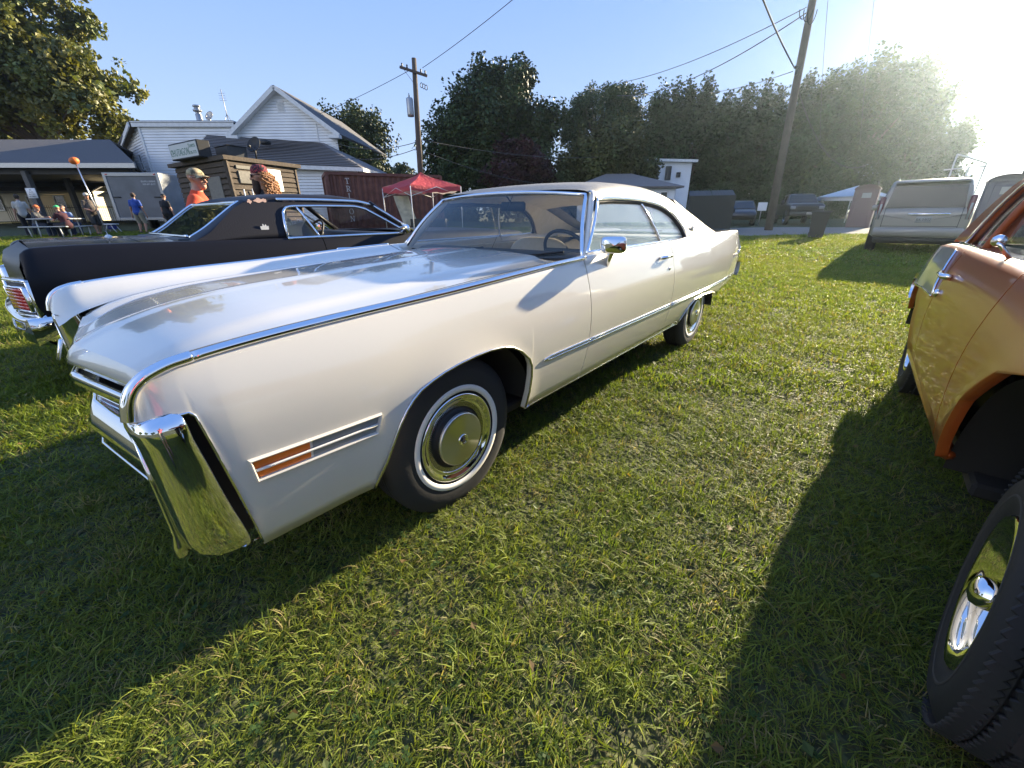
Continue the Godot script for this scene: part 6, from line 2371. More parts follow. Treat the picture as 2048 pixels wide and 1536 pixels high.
# ---------------------------------------------------------------- street furniture and camp things
func build_street_things() -> void:
	var st := ST()
	# utility poles
	var pl := thing("utility_pole", "brown utility pole with crossarm and grey transformer above the red canopy", "utility pole")
	tube(st, [on(-5.17, -26, -0.2), Vector3(-5.05, 5, -26), Vector3(-4.93, 8.75, -26)], [0.17, 0.15, 0.12], 14)
	obj("pole", st, mats.pole, pl)
	st = ST(false)
	box(st, Vector3(-4.98, 8.15, -25.86), Vector3(1.45, 0.12, 0.10), 0.01, Basis(Vector3(0, 0, 1), -0.28))
	bar(st, Vector3(-5.45, 8.2, -25.85), Vector3(-4.98, 7.6, -25.85), 0.04, 0.02)
	obj("crossarm", st, mats.pole, pl)
	for x in [-5.55, -5.3, -4.6, -4.38]:
		st = ST()
		lathe(st, [Vector2(0.035, 0), Vector2(0.05, 0.04), Vector2(0.03, 0.07), Vector2(0.05, 0.10), Vector2(0.03, 0.15), Vector2(0, 0.16)], 10, Transform3D(Basis.IDENTITY, Vector3(x, 8.21 - (x + 4.98) * 0.28, -25.86)))
		obj("insulator", st, mats.dash, pl)
	st = ST()
	lathe(st, [Vector2(0, 6.15), Vector2(0.17, 6.15), Vector2(0.18, 6.25), Vector2(0.18, 6.95), Vector2(0.15, 7.0), Vector2(0, 7.02)], 16, Transform3D(Basis.IDENTITY, Vector3(-5.32, 0, -25.85)))
	lathe(st, [Vector2(0.03, 7.0), Vector2(0.05, 7.06), Vector2(0.02, 7.2), Vector2(0, 7.2)], 8, Transform3D(Basis.IDENTITY, Vector3(-5.32, 0, -25.8)))
	obj("transformer", st, mats.galv, pl)
	st = ST()
	for k in 3:
		var ring := []
		for i in 17:
			var a := TAU * i / 16.0
			ring.append(Vector3(-4.62 + k * 0.12 + cos(a) * 0.07, 7.55 - k * 0.05 + sin(a) * 0.11, -25.85))
		tube(st, ring, 0.018, 5, false)
	obj("fuse_holder", st, mats.black, pl)
	var pr := thing("utility_pole", "tall leaning brown utility pole at the lane's edge with guy and service wires", "utility pole")
	st = ST()
	tube(st, [on(14.25, -24, -0.3), Vector3(14.1, 5.0, -24), Vector3(13.93, 11.5, -24)], [0.21, 0.18, 0.15], 16)
	obj("pole", st, mats.pole, pr)
	st = ST()
	for k in 3:
		var ring := []
		for i in 13:
			var a := PI * i / 12.0
			ring.append(Vector3(13.55 + k * 0.2 + cos(a) * 0.2, 9.8 - sin(a) * (0.35 + 0.1 * k), -23.8))
		tube(st, ring, 0.02, 5)
	box(st, Vector3(13.78, 7.65, -23.85), Vector3(0.18, 0.10, 0.16), 0.02)
	box(st, Vector3(13.85, 7.45, -23.85), Vector3(0.10, 0.22, 0.10), 0.02)
	obj("wire_fitting", st, mats.black, pr)
	# wires
	wire("high wire rising from the crossarm pole towards the upper middle of the sky", Vector3(-4.5, 8.3, -25.86), Vector3(5.2, 10.2, -14.5), 0.25, 0.014)
	wire("upper of two wires climbing over the trees to the tall pole's top", Vector3(8.5, 11.4, -42), Vector3(13.75, 9.95, -24), 0.5, 0.02)
	wire("lower of two wires climbing over the trees to the tall pole's top", Vector3(9.3, 10.6, -42), Vector3(13.8, 9.75, -24), 0.9, 0.026)
	wire("thick service cable crossing the sky down to the tall pole's side bracket", Vector3(4.0, 9.6, -13.0), Vector3(13.72, 7.65, -23.9), 0.30, 0.032)
	wire("thin wire from the trees up to the tall pole's bracket", Vector3(16.4, 10.3, -40), Vector3(13.8, 7.55, -24.1), 0.15, 0.018)
	wire("drooping bright service wire hanging from the tall pole across the hazy trees", Vector3(14.1, 6.95, -24), Vector3(24.0, 4.1, -31), 1.3, 0.026)
	wire("low wire running from the transformer pole to the white house", Vector3(-5.1, 5.0, -26), Vector3(-11.7, 5.75, -31.6), 0.35, 0.018)
	wire("second low wire from the transformer pole sloping to the white house", Vector3(-5.1, 4.7, -26), Vector3(-12.2, 5.15, -31.6), 0.45, 0.018)
	wire("wire from the crossarm pole passing in front of the big dark tree", Vector3(-5.0, 5.1, -26), Vector3(14.0, 7.0, -46), 0.8, 0.018)
	wire("wire dropping from the crossarm pole towards the garage", Vector3(-5.0, 4.6, -26), Vector3(6.2, 3.3, -36), 0.6, 0.016)
	wire("faint wire leading from the crossarm pole over the white gable", Vector3(-5.3, 8.2, -26), Vector3(-26, 9.2, -48), 0.5, 0.014)
	for e in [[18.3, 12.6, 22.5, 4.6], [20.7, 14.0, 25.5, 4.2]]:
		wire("faint thin wire slanting down through the glare right of the tall pole" if e[0] < 19 else "second faint wire in the glare, further right of the tall pole", Vector3(e[0], e[1], -30), Vector3(e[2], e[3] + 1.5, -34), 0.4, 0.014)
	# red canopy
	var cn := thing("red_canopy", "red pop-up canopy tent on thin poles before the container", "canopy tent")
	var red := mat(Color(0.42, 0.02, 0.03), 0.7)
	red.backlight_enabled = true
	red.backlight = Color(0.5, 0.5, 0.5)
	relief(red, bump_tex(0.02, 74, 3, 256), 3.0)
	red.uv1_triplanar = true
	var q := [Vector3(-4.42, 2.5, -20.0), Vector3(-2.38, 2.55, -21.7), Vector3(-4.1, 2.55, -23.7), Vector3(-6.2, 2.5, -21.9)]
	var ap := Vector3(-4.27, 3.14, -21.85)
	st = ST()
	for k in 4:
		var a: Vector3 = q[k]
		var b: Vector3 = q[(k + 1) % 4]
		var rows := []
		for i in 9:
			var t := i / 8.0
			var row := PackedVector3Array()
			for j in 11:
				var u := j / 10.0
				var e := a.lerp(b, u)
				var p := ap.lerp(e, t)
				p.y = lerpf(ap.y, e.y, pow(t, 0.72)) - 0.10 * sin(PI * u) * t + 0.012 * sin(j * 2.1 + i * 1.3 + k)
				row.append(p)
			rows.append(row)
		var val := PackedVector3Array()
		for j in 11:
			val.append(rows[8][j] + Vector3(0, -0.22 + 0.02 * sin(j * 1.7), 0) + (rows[8][j] - ap) * Vector3(0.01, 0, 0.01))
		rows.append(val)
		grid(st, rows)
	obj("cover", st, red, cn)
	for k in 4:
		st = ST()
		var p: Vector3 = q[k]
		tube(st, [Vector3(p.x, gh(p.x, p.z), p.z), p - Vector3(0, 0.05, 0)], 0.022, 6)
		obj("leg", st, mats.white_metal, cn)
	st = ST()
	for k in 4:
		var a: Vector3 = q[k]
		var b: Vector3 = q[(k + 1) % 4]
		tube(st, [a - Vector3(0, 0.45, 0), a.lerp(b, 0.5) - Vector3(0, 0.08, 0), b - Vector3(0, 0.45, 0)], 0.013, 5)
	obj("brace", st, mats.white_metal, cn)
	var tb2 := thing("vendor_table", "dark covered vendor table under the red canopy", "table")
	st = ST()
	box(st, on(-4.0, -21.6, 0.40), Vector3(1.7, 0.78, 0.7), 0.03)
	obj("cloth", st, mats.black, tb2)
	var bn := thing("white_banner", "pale streaked cloth hung beside the red canopy's left leg", "banner")
	st = ST()
	var rows := []
	for i in 7:
		var row := PackedVector3Array()
		for j in 9:
			row.append(Vector3(-5.55 + 0.7 * j / 8.0 + 0.06 * i, 2.1 - 0.22 * i, -21.3 + 0.05 * sin(j * 1.5 + i)))
		rows.append(row)
	grid(st, rows)
	obj("cloth", st, tex_mat(noise_tex(0.02, Color(0.35, 0.33, 0.27), Color(0.62, 0.58, 0.46), 75, 3, 128), 0.9, 1.0), bn)
	# grey enclosed trailer
	var tr := thing("cargo_trailer", "grey enclosed cargo trailer with white-framed rear ramp door", "trailer", Transform3D(Basis(Vector3.UP, 0.12), Vector3(-19.05, gh(-19, -23), -23)))
	var grey := tex_mat(noise_tex(0.01, Color(0.10, 0.11, 0.12), Color(0.15, 0.16, 0.175), 76, 4, 256), 0.45, 0.4)
	st = ST(false)
	box(st, Vector3(0, 1.64, -2.2), Vector3(2.58, 2.22, 4.4), 0.03)
	obj("body", st, tex_mat(noise_tex(0.01, Color(0.20, 0.21, 0.22), Color(0.29, 0.30, 0.31), 77, 4, 256), 0.4, 0.4, 0.3), tr)
	for e in [[-1.22, 1.64, 0.14, 2.2], [1.22, 1.64, 0.14, 2.2]]:
		st = ST(false)
		box(st, Vector3(e[0], e[1], 0.03), Vector3(e[2], e[3], 0.06), 0.01)
		obj("door_post", st, mats.galv, tr)
	for e in [[2.66, 0.16], [0.60, 0.13]]:
		st = ST(false)
		box(st, Vector3(0, e[0], 0.031), Vector3(2.3, e[1], 0.06), 0.01)
		obj("door_rail", st, mats.galv, tr)
	st = ST(false)
	box(st, Vector3(0, 1.62, 0.015), Vector3(2.28, 1.9, 0.04), 0.006)
	obj("ramp_door", st, grey, tr)
	for s in [-1.0, 1.0]:
		st = ST()
		box(st, Vector3(s * 0.95, 1.62, 0.05), Vector3(0.35, 0.05, 0.05), 0.01)
		obj("latch", st, mats.black, tr)
		st = ST()
		box(st, Vector3(s * 1.1, 2.66, 0.068), Vector3(0.10, 0.05, 0.02), 0.006)
		obj("marker_lamp", st, mats.red_lens, tr)
	for k in 2:
		text("lettering", ["BLAIR LUMBER", "309 471 0117"][k], 0.10, mats.white_metal, tr, Transform3D(Basis.IDENTITY, Vector3(0.72, 2.34 - 0.13 * k, 0.038)), 0.004)
	for s in [-1.0, 1.0]:
		st = ST()
		lathe(st, [Vector2(0.0, -0.1), Vector2(0.33, -0.1), Vector2(0.35, 0.0), Vector2(0.33, 0.1), Vector2(0.18, 0.1), Vector2(0, 0.06)], 24, Transform3D(Basis(Vector3(0, 0, 1), -s * PI / 2), Vector3(s * 1.16, 0.35, -2.4)))
		obj("wheel", st, mats.rubber, tr)
	# blue folding stool beside it
	var fs := thing("folding_stool", "small white and blue folding stool on the grass beside the trailer", "stool")
	st = ST()
	var so := on(-19.95, -21.9)
	box(st, so + Vector3(0, 0.40, 0), Vector3(0.55, 0.05, 0.35), 0.015)
	obj("seat", st, mats.white_metal, fs)
	for s in [-1.0, 1.0]:
		st = ST()
		tube(st, [so + Vector3(s * 0.10, 0.38, 0.12), so + Vector3(s * 0.16, 0.2, 0.13), so + Vector3(s * 0.30, 0.02, 0.14)], 0.02, 6)
		tube(st, [so + Vector3(s * 0.10, 0.38, -0.12), so + Vector3(s * 0.30, 0.02, -0.14)], 0.02, 6)
		obj("leg", st, mats.white_metal, fs)
	st = ST()
	box(st, so + Vector3(0, 0.27, -0.02), Vector3(0.34, 0.2, 0.2), 0.02)
	obj("crate", st, mat(Color(0.03, 0.05, 0.25), 0.6), fs)
	folding_table(on(-20.2, -19.6))
	var cup := obj("drink_cup", cup_mesh(on(-19.75, -19.45, 0.775)), mats.white_metal)
	tag(cup, "white paper cup standing on the picnic table", "cup")
	# dumpster
	var du := thing("dumpster", "dark green-black steel dumpster with ribbed lids by the lane", "dumpster", Transform3D(Basis(Vector3.UP, -0.35), on(10.9, -24.3)))
	st = ST(false)
	prism(st, PackedVector2Array([Vector2(-1.05, 0.12), Vector2(1.0, 0.12), Vector2(1.12, 1.75), Vector2(-0.6, 1.75), Vector2(-1.15, 1.25)]), 2.2, Transform3D(Basis(Vector3(0, 0, 1), Vector3.UP, Vector3(-1, 0, 0)), Vector3(1.1, 0, 0)), 0.0)
	obj("bin", st, mat(Color(0.018, 0.022, 0.02), 0.6), du)
	for k in 2:
		st = ST()
		var rws := []
		for i in 7:
			var t := i / 6.0
			var row := PackedVector3Array()
			for j in 33:
				row.append(Vector3(-1.12 + 1.12 * k + 1.1 * j / 32.0, lerpf(2.05, 1.72, t) + 0.025 * absf(sin(j * PI / 4.0)), lerpf(-0.7, 1.05, t)))
			rws.append(row)
		grid(st, rws)
		obj("lid", st, mats.black, du)
	for s in [-1.0, 1.0]:
		st = ST(false)
		box(st, Vector3(s * 1.15, 1.0, 0.1), Vector3(0.08, 0.16, 1.7), 0.01)
		obj("lift_pocket", st, mats.under, du)
	# wheeled bin
	var wb := thing("wheeled_bin", "black wheeled rubbish bin with pale-edged lid at the lane's edge", "bin", Transform3D(Basis(Vector3.UP, -0.6), on(12.7, -18.0)))
	st = ST(false)
	var secs := []
	for e in [[0.06, 0.24, 0.26], [0.5, 0.27, 0.30], [0.98, 0.31, 0.36], [1.0, 0.33, 0.38]]:
		var row := PackedVector3Array()
		for c in [[-1, -1], [1, -1], [1, 1], [-1, 1], [-1, -1]]:
			row.append(Vector3(c[0] * e[1], e[0], c[1] * e[2]))
		secs.append(row)
	grid(st, secs)
	obj("body", st, mat(Color(0.02, 0.021, 0.024), 0.55), wb)
	st = ST()
	box(st, Vector3(0, 1.04, 0), Vector3(0.70, 0.07, 0.80), 0.025)
	obj("lid", st, mats.dash, wb)
	for s in [-1.0, 1.0]:
		st = ST()
		lathe(st, [Vector2(0, -0.03), Vector2(0.12, -0.03), Vector2(0.12, 0.03), Vector2(0, 0.03)], 16, Transform3D(Basis(Vector3(0, 0, 1), PI / 2), Vector3(s * 0.24, 0.12, -0.30)))
		obj("wheel", st, mats.rubber, wb)
	# portable toilets
	var bluegrey := mat(Color(0.085, 0.085, 0.12), 0.6)
	var plum := mat(Color(0.12, 0.07, 0.075), 0.6)
	for e in [[20.95, -26.3, "maroon portable toilet with arched roof left of the silver utility vehicle", plum], [19.4, -17.6, "grey-blue portable toilet, nearest right of the silver utility vehicle", bluegrey], [20.9, -17.3, "grey-blue portable toilet at the right edge behind the orange car", bluegrey], [22.4, -17.0, "grey-blue portable toilet, last of the row beyond the right edge", bluegrey]]:
		var pt := thing("portable_toilet", e[2], "portable toilet", Transform3D(Basis(Vector3.UP, -0.75), on(e[0], e[1])), "portable toilets by the lane")
		st = ST(false)
		box(st, Vector3(0, 1.05, 0), Vector3(1.12, 2.1, 1.12), 0.03)
		obj("cabin", st, e[3], pt)
		st = ST()
		var rws := []
		for i in 9:
			var a := PI * i / 8.0
			rws.append(PackedVector3Array([Vector3(-cos(a) * 0.60, 2.06 + sin(a) * 0.26, -0.60), Vector3(-cos(a) * 0.60, 2.06 + sin(a) * 0.26, 0.60)]))
		grid(st, rws)
		for z in [-0.6, 0.6]:
			for i in 8:
				tri(st, Vector3(0, 2.06, z), rws[i][0 if z < 0 else 1], rws[i + 1][0 if z < 0 else 1])
		obj("roof", st, e[3], pt)
		st = ST(false)
		box(st, Vector3(0, 1.0, 0.565), Vector3(0.74, 1.86, 0.03), 0.01)
		obj("door", st, e[3], pt)
		st = ST(false)
		box(st, Vector3(0.05, 1.74, 0.585), Vector3(0.42, 0.26, 0.012), 0.0)
		obj("notice_plate", st, mats.plate, pt)
		st = ST()
		tube(st, [Vector3(0.35, 2.2, -0.4), Vector3(0.35, 2.5, -0.4)], 0.05, 8)
		obj("vent_pipe", st, mats.black, pt)
	var ns := thing("notice_board", "small white notice on a post left of the leaning pole", "sign")
	st = ST(false)
	box(st, Vector3(17.05, 1.58, -30.0), Vector3(0.62, 0.52, 0.03), 0.008)
	obj("board", st, mats.white_metal, ns)
	st = ST()
	tube(st, [on(17.05, -30.05, -0.1), Vector3(17.05, 1.8, -30.05)], 0.03, 6)
	obj("post", st, mats.galv, ns)
	# white tent roof behind
	var wt := thing("white_canopy", "white canopy tent roof seen behind the maroon portable toilet", "canopy tent")
	st = ST()
	var wq := [on(22.9, -29.4, 1.75), on(25.9, -30.2, 1.75), on(25.2, -33, 1.75), on(22.2, -32.3, 1.75)]
	for k in 4:
		tri(st, on(24.1, -31.2, 2.45), wq[k], wq[(k + 1) % 4])
		quad(st, wq[k], wq[(k + 1) % 4], wq[(k + 1) % 4] - Vector3(0, 0.25, 0), wq[k] - Vector3(0, 0.25, 0))
	obj("cover", st, mats.white_trim, wt)
	for k in 4:
		st = ST()
		tube(st, [wq[k] - Vector3(0, 1.95, 0), wq[k]], 0.025, 6)
		obj("leg", st, mats.white_metal, wt)
	# bare frame beyond the toilets
	var fr := thing("steel_frame", "bare steel truss frame rising beyond the toilets at the right", "frame")
	st = ST()
	for e in [[Vector3(38.6, 0.5, -40), Vector3(38.67, 5.7, -40)], [Vector3(41.4, 0.5, -40), Vector3(41.5, 4.95, -40)], [Vector3(38.67, 5.7, -40), Vector3(41.6, 4.97, -40)], [Vector3(38.0, 4.5, -40), Vector3(41.5, 4.75, -40)], [Vector3(41.0, 0.5, -41), Vector3(41.1, 4.9, -41)]]:
		tube(st, e, 0.06, 6)
	obj("tube_frame", st, mats.galv, fr)

func cup_mesh(at: Vector3) -> SurfaceTool:
	var st := ST()
	lathe(st, [Vector2(0, 0), Vector2(0.035, 0), Vector2(0.045, 0.12), Vector2(0.041, 0.12), Vector2(0.032, 0.01)], 14, Transform3D(Basis.IDENTITY, at))
	return st

func sign_text(sn: Node3D, m: Material, sb: Basis, sc: Vector3, s: String, sz: float, u: float, v: float, f: String) -> void:
	text("lettering", s, sz, m, sn, Transform3D(sb, sc + sb.z * 0.220 + sb.x * u + sb.y * v), 0.004, f)

func wire(label: String, a: Vector3, b: Vector3, sag: float, r: float) -> void:
	var pts := []
	for i in 25:
		var t := i / 24.0
		pts.append(a.lerp(b, t) - Vector3(0, sag * 4.0 * t * (1.0 - t), 0))
	var s2 := ST()
	tube(s2, pts, r, 5)
	var o := obj("overhead_wire", s2, mats.wire)
	tag(o, label, "wire", "overhead wires between the poles")

# ---------------------------------------------------------------- trees and grass
func leaf_clump(n: int, leaf: float, tall: float, sd: int) -> Mesh:
	var r := RandomNumberGenerator.new()
	r.seed = sd
	var st := ST(false)
	for i in n:
		var p := Vector3(r.randfn() * 0.26, r.randf_range(-0.5, 0.5) * tall, r.randfn() * 0.26)
		var a := Vector3(r.randfn(), r.randfn() * 0.6 - 0.1, r.randfn()).normalized()
		var b := a.cross(Vector3(r.randfn(), r.randfn(), r.randfn())).normalized()
		var c := a.cross(b)
		var l := leaf * r.randf_range(0.6, 1.15)
		var q := [p, p + a * l * 0.45 + b * l * 0.36 + c * l * 0.08, p + a * l, p + a * l * 0.45 - b * l * 0.36 + c * l * 0.08]
		tri(st, q[0], q[1], q[2])
		tri(st, q[0], q[2], q[3])
	st.generate_normals()
	return st.commit()

func tree(label: String, at: Vector3, lobes: Array, o: Dictionary) -> void:
	# lobes: [centre relative to at, radii]; o: n (clumps), size, mesh, tint, spread
	var root := thing(o.get("name", "tree"), label, "tree", Transform3D(Basis.IDENTITY, at), o.get("group", "trees along the back of the field"))
	var r := RandomNumberGenerator.new()
	r.seed = int(absf(at.x * 31.0 + at.z * 7.0)) + 3
	var total := 0.0
	for l in lobes:
		total += pow(l[1].x * l[1].y * l[1].z, 0.66)
	var mm := MultiMesh.new()
	mm.transform_format = MultiMesh.TRANSFORM_3D
	mm.use_colors = true
	mm.mesh = o.mesh
	mm.instance_count = o.n
	var k := 0
	var tint: Color = o.tint
	var tips := []
	for li in lobes.size():
		var l: Array = lobes[li]
		var cnt: int = int(o.n * pow(l[1].x * l[1].y * l[1].z, 0.66) / total) if li < lobes.size() - 1 else o.n - k
		var ph := r.randf() * 10.0
		var hubs := []
		for b in maxi(8, cnt / 13):
			var d := Vector3(r.randfn(), r.randfn(), r.randfn()).normalized()
			var w := sin(d.x * 4.3 + ph) * sin(d.y * 5.1 + ph * 1.7) * sin(d.z * 4.7 + ph * 0.6)
			hubs.append([d, r.randf_range(0.50, 1.0) * (1.0 + 0.22 * w), r.randf_range(0.7, 1.3)])
		for i in cnt:
			if k >= o.n:
				break
			var hb: Array = hubs[r.randi() % hubs.size()]
			var d: Vector3 = hb[0]
			var w: float = (hb[2] - 1.0) * 2.2
			var rad: float = hb[1]
			var sc: float = minf(l[1].x, minf(l[1].y, l[1].z)) * 0.17
			var p: Vector3 = l[0] + d * rad * l[1] + Vector3(clampf(r.randfn(), -1.5, 1.5), clampf(r.randfn(), -1.6, 1.6) * (0.8 + 0.45 * o.get("up", 1.0)), clampf(r.randfn(), -1.5, 1.5)) * sc
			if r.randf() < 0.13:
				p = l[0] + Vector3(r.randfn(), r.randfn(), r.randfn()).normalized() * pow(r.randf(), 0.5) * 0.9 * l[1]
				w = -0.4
			var s: float = o.size * r.randf_range(0.7, 1.25) * lerpf(0.8, 1.0, r.randf())
			var up: Vector3 = (Vector3.UP * o.get("up", 1.0) + d * o.get("outw", 0.8) + Vector3(r.randfn(), r.randfn(), r.randfn()) * 0.25).normalized()
			var xx: Vector3 = up.cross(Vector3(r.randfn(), 0.1, r.randfn())).normalized()
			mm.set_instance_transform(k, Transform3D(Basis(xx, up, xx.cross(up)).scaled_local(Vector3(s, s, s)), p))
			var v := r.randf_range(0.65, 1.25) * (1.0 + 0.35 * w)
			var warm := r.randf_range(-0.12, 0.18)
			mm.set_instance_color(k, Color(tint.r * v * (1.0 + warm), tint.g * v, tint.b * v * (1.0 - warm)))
			if i % maxi(cnt / 7, 1) == 0 and rad < 0.95:
				tips.append(p)
			k += 1
	var cr := MultiMeshInstance3D.new()
	cr.multimesh = mm
	cr.material_override = o.get("leaf", mats.leaf)
	cr.name = "crown"
	cr.set_meta("kind", "stuff")
	root.add_child(cr)
	var st := ST()
	var th: float = o.get("trunk", 0.35)
	var top: Vector3 = lobes[0][0]
	tube(st, [Vector3(0, -0.4, 0), Vector3(0.03, 0.4, 0), Vector3(0.05, top.y * 0.35, 0), top * 0.75, top + Vector3(0, lobes[0][1].y * 0.3, 0)], [th * 1.4, th * 1.05, th * 0.85, th * 0.5, th * 0.12], 10)
	obj("trunk", st, mats.bark, root)
	for t in tips:
		st = ST()
		var b0 := Vector3(0.04, minf(top.y * 0.55, t.y * 0.6), 0)
		tube(st, [b0, b0.lerp(t, 0.5) + Vector3(0, 0.06 * b0.distance_to(t), 0), t], [th * 0.42, th * 0.22, th * 0.05], 6)
		obj("limb", st, mats.bark, root)

func build_trees() -> void:
	mats.leaf = leafy(Color(1, 1, 1), 0.24)
	(mats.leaf as StandardMaterial3D).metallic_specular = 0.3
	var maple := leaf_clump(32, 0.40, 2.5, 11)
	var round := leaf_clump(30, 0.40, 0.9, 12)
	var feather := leaf_clump(34, 0.30, 1.3, 13)
	var V := func(x: float, y: float, z: float) -> Vector3: return Vector3(x, y, z)
	var green := Color(0.035, 0.060, 0.017)
	# big tree over the pavilion
	tree("large spreading leafy tree overhanging the pavilion roof, upper left corner", on(-41.5, -42.0), [[V.call(0.0, 11.6, 0.0), V.call(6.2, 4.8, 5.4)], [V.call(4.4, 9.2, 1.5), V.call(4.0, 3.2, 3.4)], [V.call(6.3, 11.8, 0.5), V.call(3.1, 2.7, 3.2)], [V.call(-5.0, 12.6, 1.5), V.call(4.8, 4.8, 4.0)], [V.call(1.4, 15.2, 0.0), V.call(5.2, 3.4, 4.4)], [V.call(-3.4, 8.4, 2.5), V.call(4.0, 2.4, 3.2)]], {"n": 2000, "size": 1.15, "mesh": round, "leaf": leafy(Color(1, 1, 1), 0.75), "tint": Color(0.150, 0.165, 0.042), "trunk": 0.6, "up": 0.2, "outw": 1.2})
	tree("leafy tree further left behind the pavilion", on(-52, -46), [[V.call(0, 9.5, 0), V.call(5.5, 5, 5)]], {"n": 500, "size": 1.3, "mesh": round, "tint": Color(0.07, 0.09, 0.025), "trunk": 0.4})
	# behind the house
	tree("two-lobed green tree right behind the white gable", on(-16.0, -48), [[V.call(1.0, 7.4, 0), V.call(2.3, 3.4, 2.3)], [V.call(-2.2, 6.8, 0), V.call(2.2, 3.0, 2.2)], [V.call(0.4, 4.6, 0.2), V.call(2.6, 2.4, 2.2)]], {"n": 800, "size": 0.85, "mesh": maple, "tint": Color(0.055, 0.075, 0.024), "trunk": 0.3})
	for e in [[-17.6, 7.0, "small far round treetop, left of two beyond the container"], [-14.3, 6.6, "small far round treetop, right of two beyond the container"]]:
		tree(e[2], on(e[0] * 1.08, -64), [[V.call(0, e[1] - 2.0, 0), V.call(2.4, 2.2, 2.2)]], {"n": 200, "size": 0.9, "mesh": round, "tint": Color(0.06, 0.085, 0.03), "trunk": 0.2})
	# the tall dark pair
	tree("tall dark double-crowned tree right of the crossarm pole", on(-1.6, -44), [[V.call(0.6, 7.2, 0), V.call(4.0, 4.2, 3.6)], [V.call(-3.4, 7.4, 0.4), V.call(2.6, 3.3, 2.6)], [V.call(2.0, 10.4, 0), V.call(2.1, 2.9, 2.1)], [V.call(-0.6, 10.1, 0.3), V.call(2.3, 2.4, 2.2)], [V.call(4.3, 7.4, 0.2), V.call(1.9, 2.9, 2.0)], [V.call(-4.3, 4.6, 0.8), V.call(2.4, 2.6, 2.3)], [V.call(1.5, 3.6, 1.0), V.call(4.4, 2.6, 3.0)]], {"n": 2300, "size": 0.95, "mesh": maple, "tint": green, "trunk": 0.45})
	tree("purple-leaved small tree standing in front of the tall dark tree", on(0.6, -38.5), [[V.call(0, 3.4, 0), V.call(2.9, 2.9, 2.4)], [V.call(0.9, 5.0, 0.3), V.call(1.5, 1.5, 1.5)]], {"n": 700, "size": 0.7, "mesh": round, "tint": Color(0.045, 0.016, 0.020), "trunk": 0.25})
	tree("loose feathery tree right of the tall dark tree, leaning branches", on(9.6, -50), [[V.call(0.0, 9.3, 0), V.call(4.0, 3.2, 3.5)], [V.call(-2.8, 10.0, 0), V.call(2.2, 2.0, 2.0)], [V.call(2.0, 11.1, 0), V.call(2.6, 1.7, 2.2)], [V.call(-3.2, 6.8, 0), V.call(1.6, 2.6, 1.8)], [V.call(3.2, 6.6, 0), V.call(3.4, 3.6, 3.0)]], {"n": 1400, "size": 0.85, "mesh": feather, "tint": green * 1.1, "trunk": 0.4, "up": 0.3, "outw": 1.2})
	tree("dense rounded yellow-green tree behind the garage roof", on(8.4, -41.5), [[V.call(0, 4.2, 0), V.call(3.7, 3.0, 2.6)], [V.call(0.5, 5.3, 0.4), V.call(2.9, 2.1, 2.2)], [V.call(-3.0, 3.4, 0.3), V.call(2.2, 2.2, 2.0)], [V.call(2.6, 3.4, 0.3), V.call(1.8, 2.2, 1.8)]], {"n": 1300, "size": 0.8, "mesh": maple, "tint": Color(0.060, 0.072, 0.020), "trunk": 0.3})
	var spiky := [["upright spiky-topped tree, first of the row behind the square house", 16.0, -49.0, 12.0, 2.6], ["upright spiky-topped tree behind the square white house's right side", 19.6, -50.0, 12.6, 2.6], ["upright spiky-topped tree left of the tall leaning pole, second from it", 23.4, -50.0, 12.0, 2.7], ["upright spiky-topped tree just left of the tall leaning pole", 27.2, -50.0, 12.4, 2.7], ["upright tree directly behind the tall leaning pole", 30.6, -49.0, 12.0, 2.6]]
	for e in spiky:
		var hh: float = e[3]
		tree(e[0], on(e[1], e[2]), [[V.call(0, hh * 0.50, 0), V.call(e[4], hh * 0.42, e[4])], [V.call(-0.9, hh * 0.80, 0), V.call(0.9, hh * 0.22, 0.9)], [V.call(0.8, hh * 0.82, 0.2), V.call(0.8, hh * 0.20, 0.8)], [V.call(0.1, hh * 0.22, 0.3), V.call(e[4] * 1.2, hh * 0.22, e[4])]], {"n": 1000, "size": 0.95, "mesh": maple, "tint": green * 0.95, "trunk": 0.35, "up": 1.6, "outw": 0.4})
	tree("large hazy wind-swept tree near the sun, right of the leaning pole", on(35.0, -47), [[V.call(0, 7.0, 0), V.call(4.6, 5.2, 4.0)], [V.call(-2.6, 10.2, 0), V.call(2.6, 2.9, 2.4)], [V.call(1.0, 11.0, 0), V.call(2.2, 2.8, 2.2)], [V.call(4.0, 9.6, 0), V.call(2.6, 3.2, 2.4)], [V.call(-4.0, 5.6, 0.4), V.call(2.8, 4.2, 2.6)]], {"n": 2000, "size": 1.0, "mesh": maple, "tint": green * 1.15, "trunk": 0.45})
	tree("rightmost hazy tree whose low branches reach towards the steel frame", on(42.0, -48), [[V.call(0, 6.0, 0), V.call(3.6, 4.8, 3.4)], [V.call(-1.0, 9.4, 0), V.call(2.4, 2.4, 2.2)], [V.call(3.2, 6.2, 0), V.call(2.4, 2.0, 2.2)], [V.call(2.2, 3.6, 0.2), V.call(2.6, 2.0, 2.2)]], {"n": 1200, "size": 0.95, "mesh": maple, "tint": green * 1.2, "trunk": 0.35})
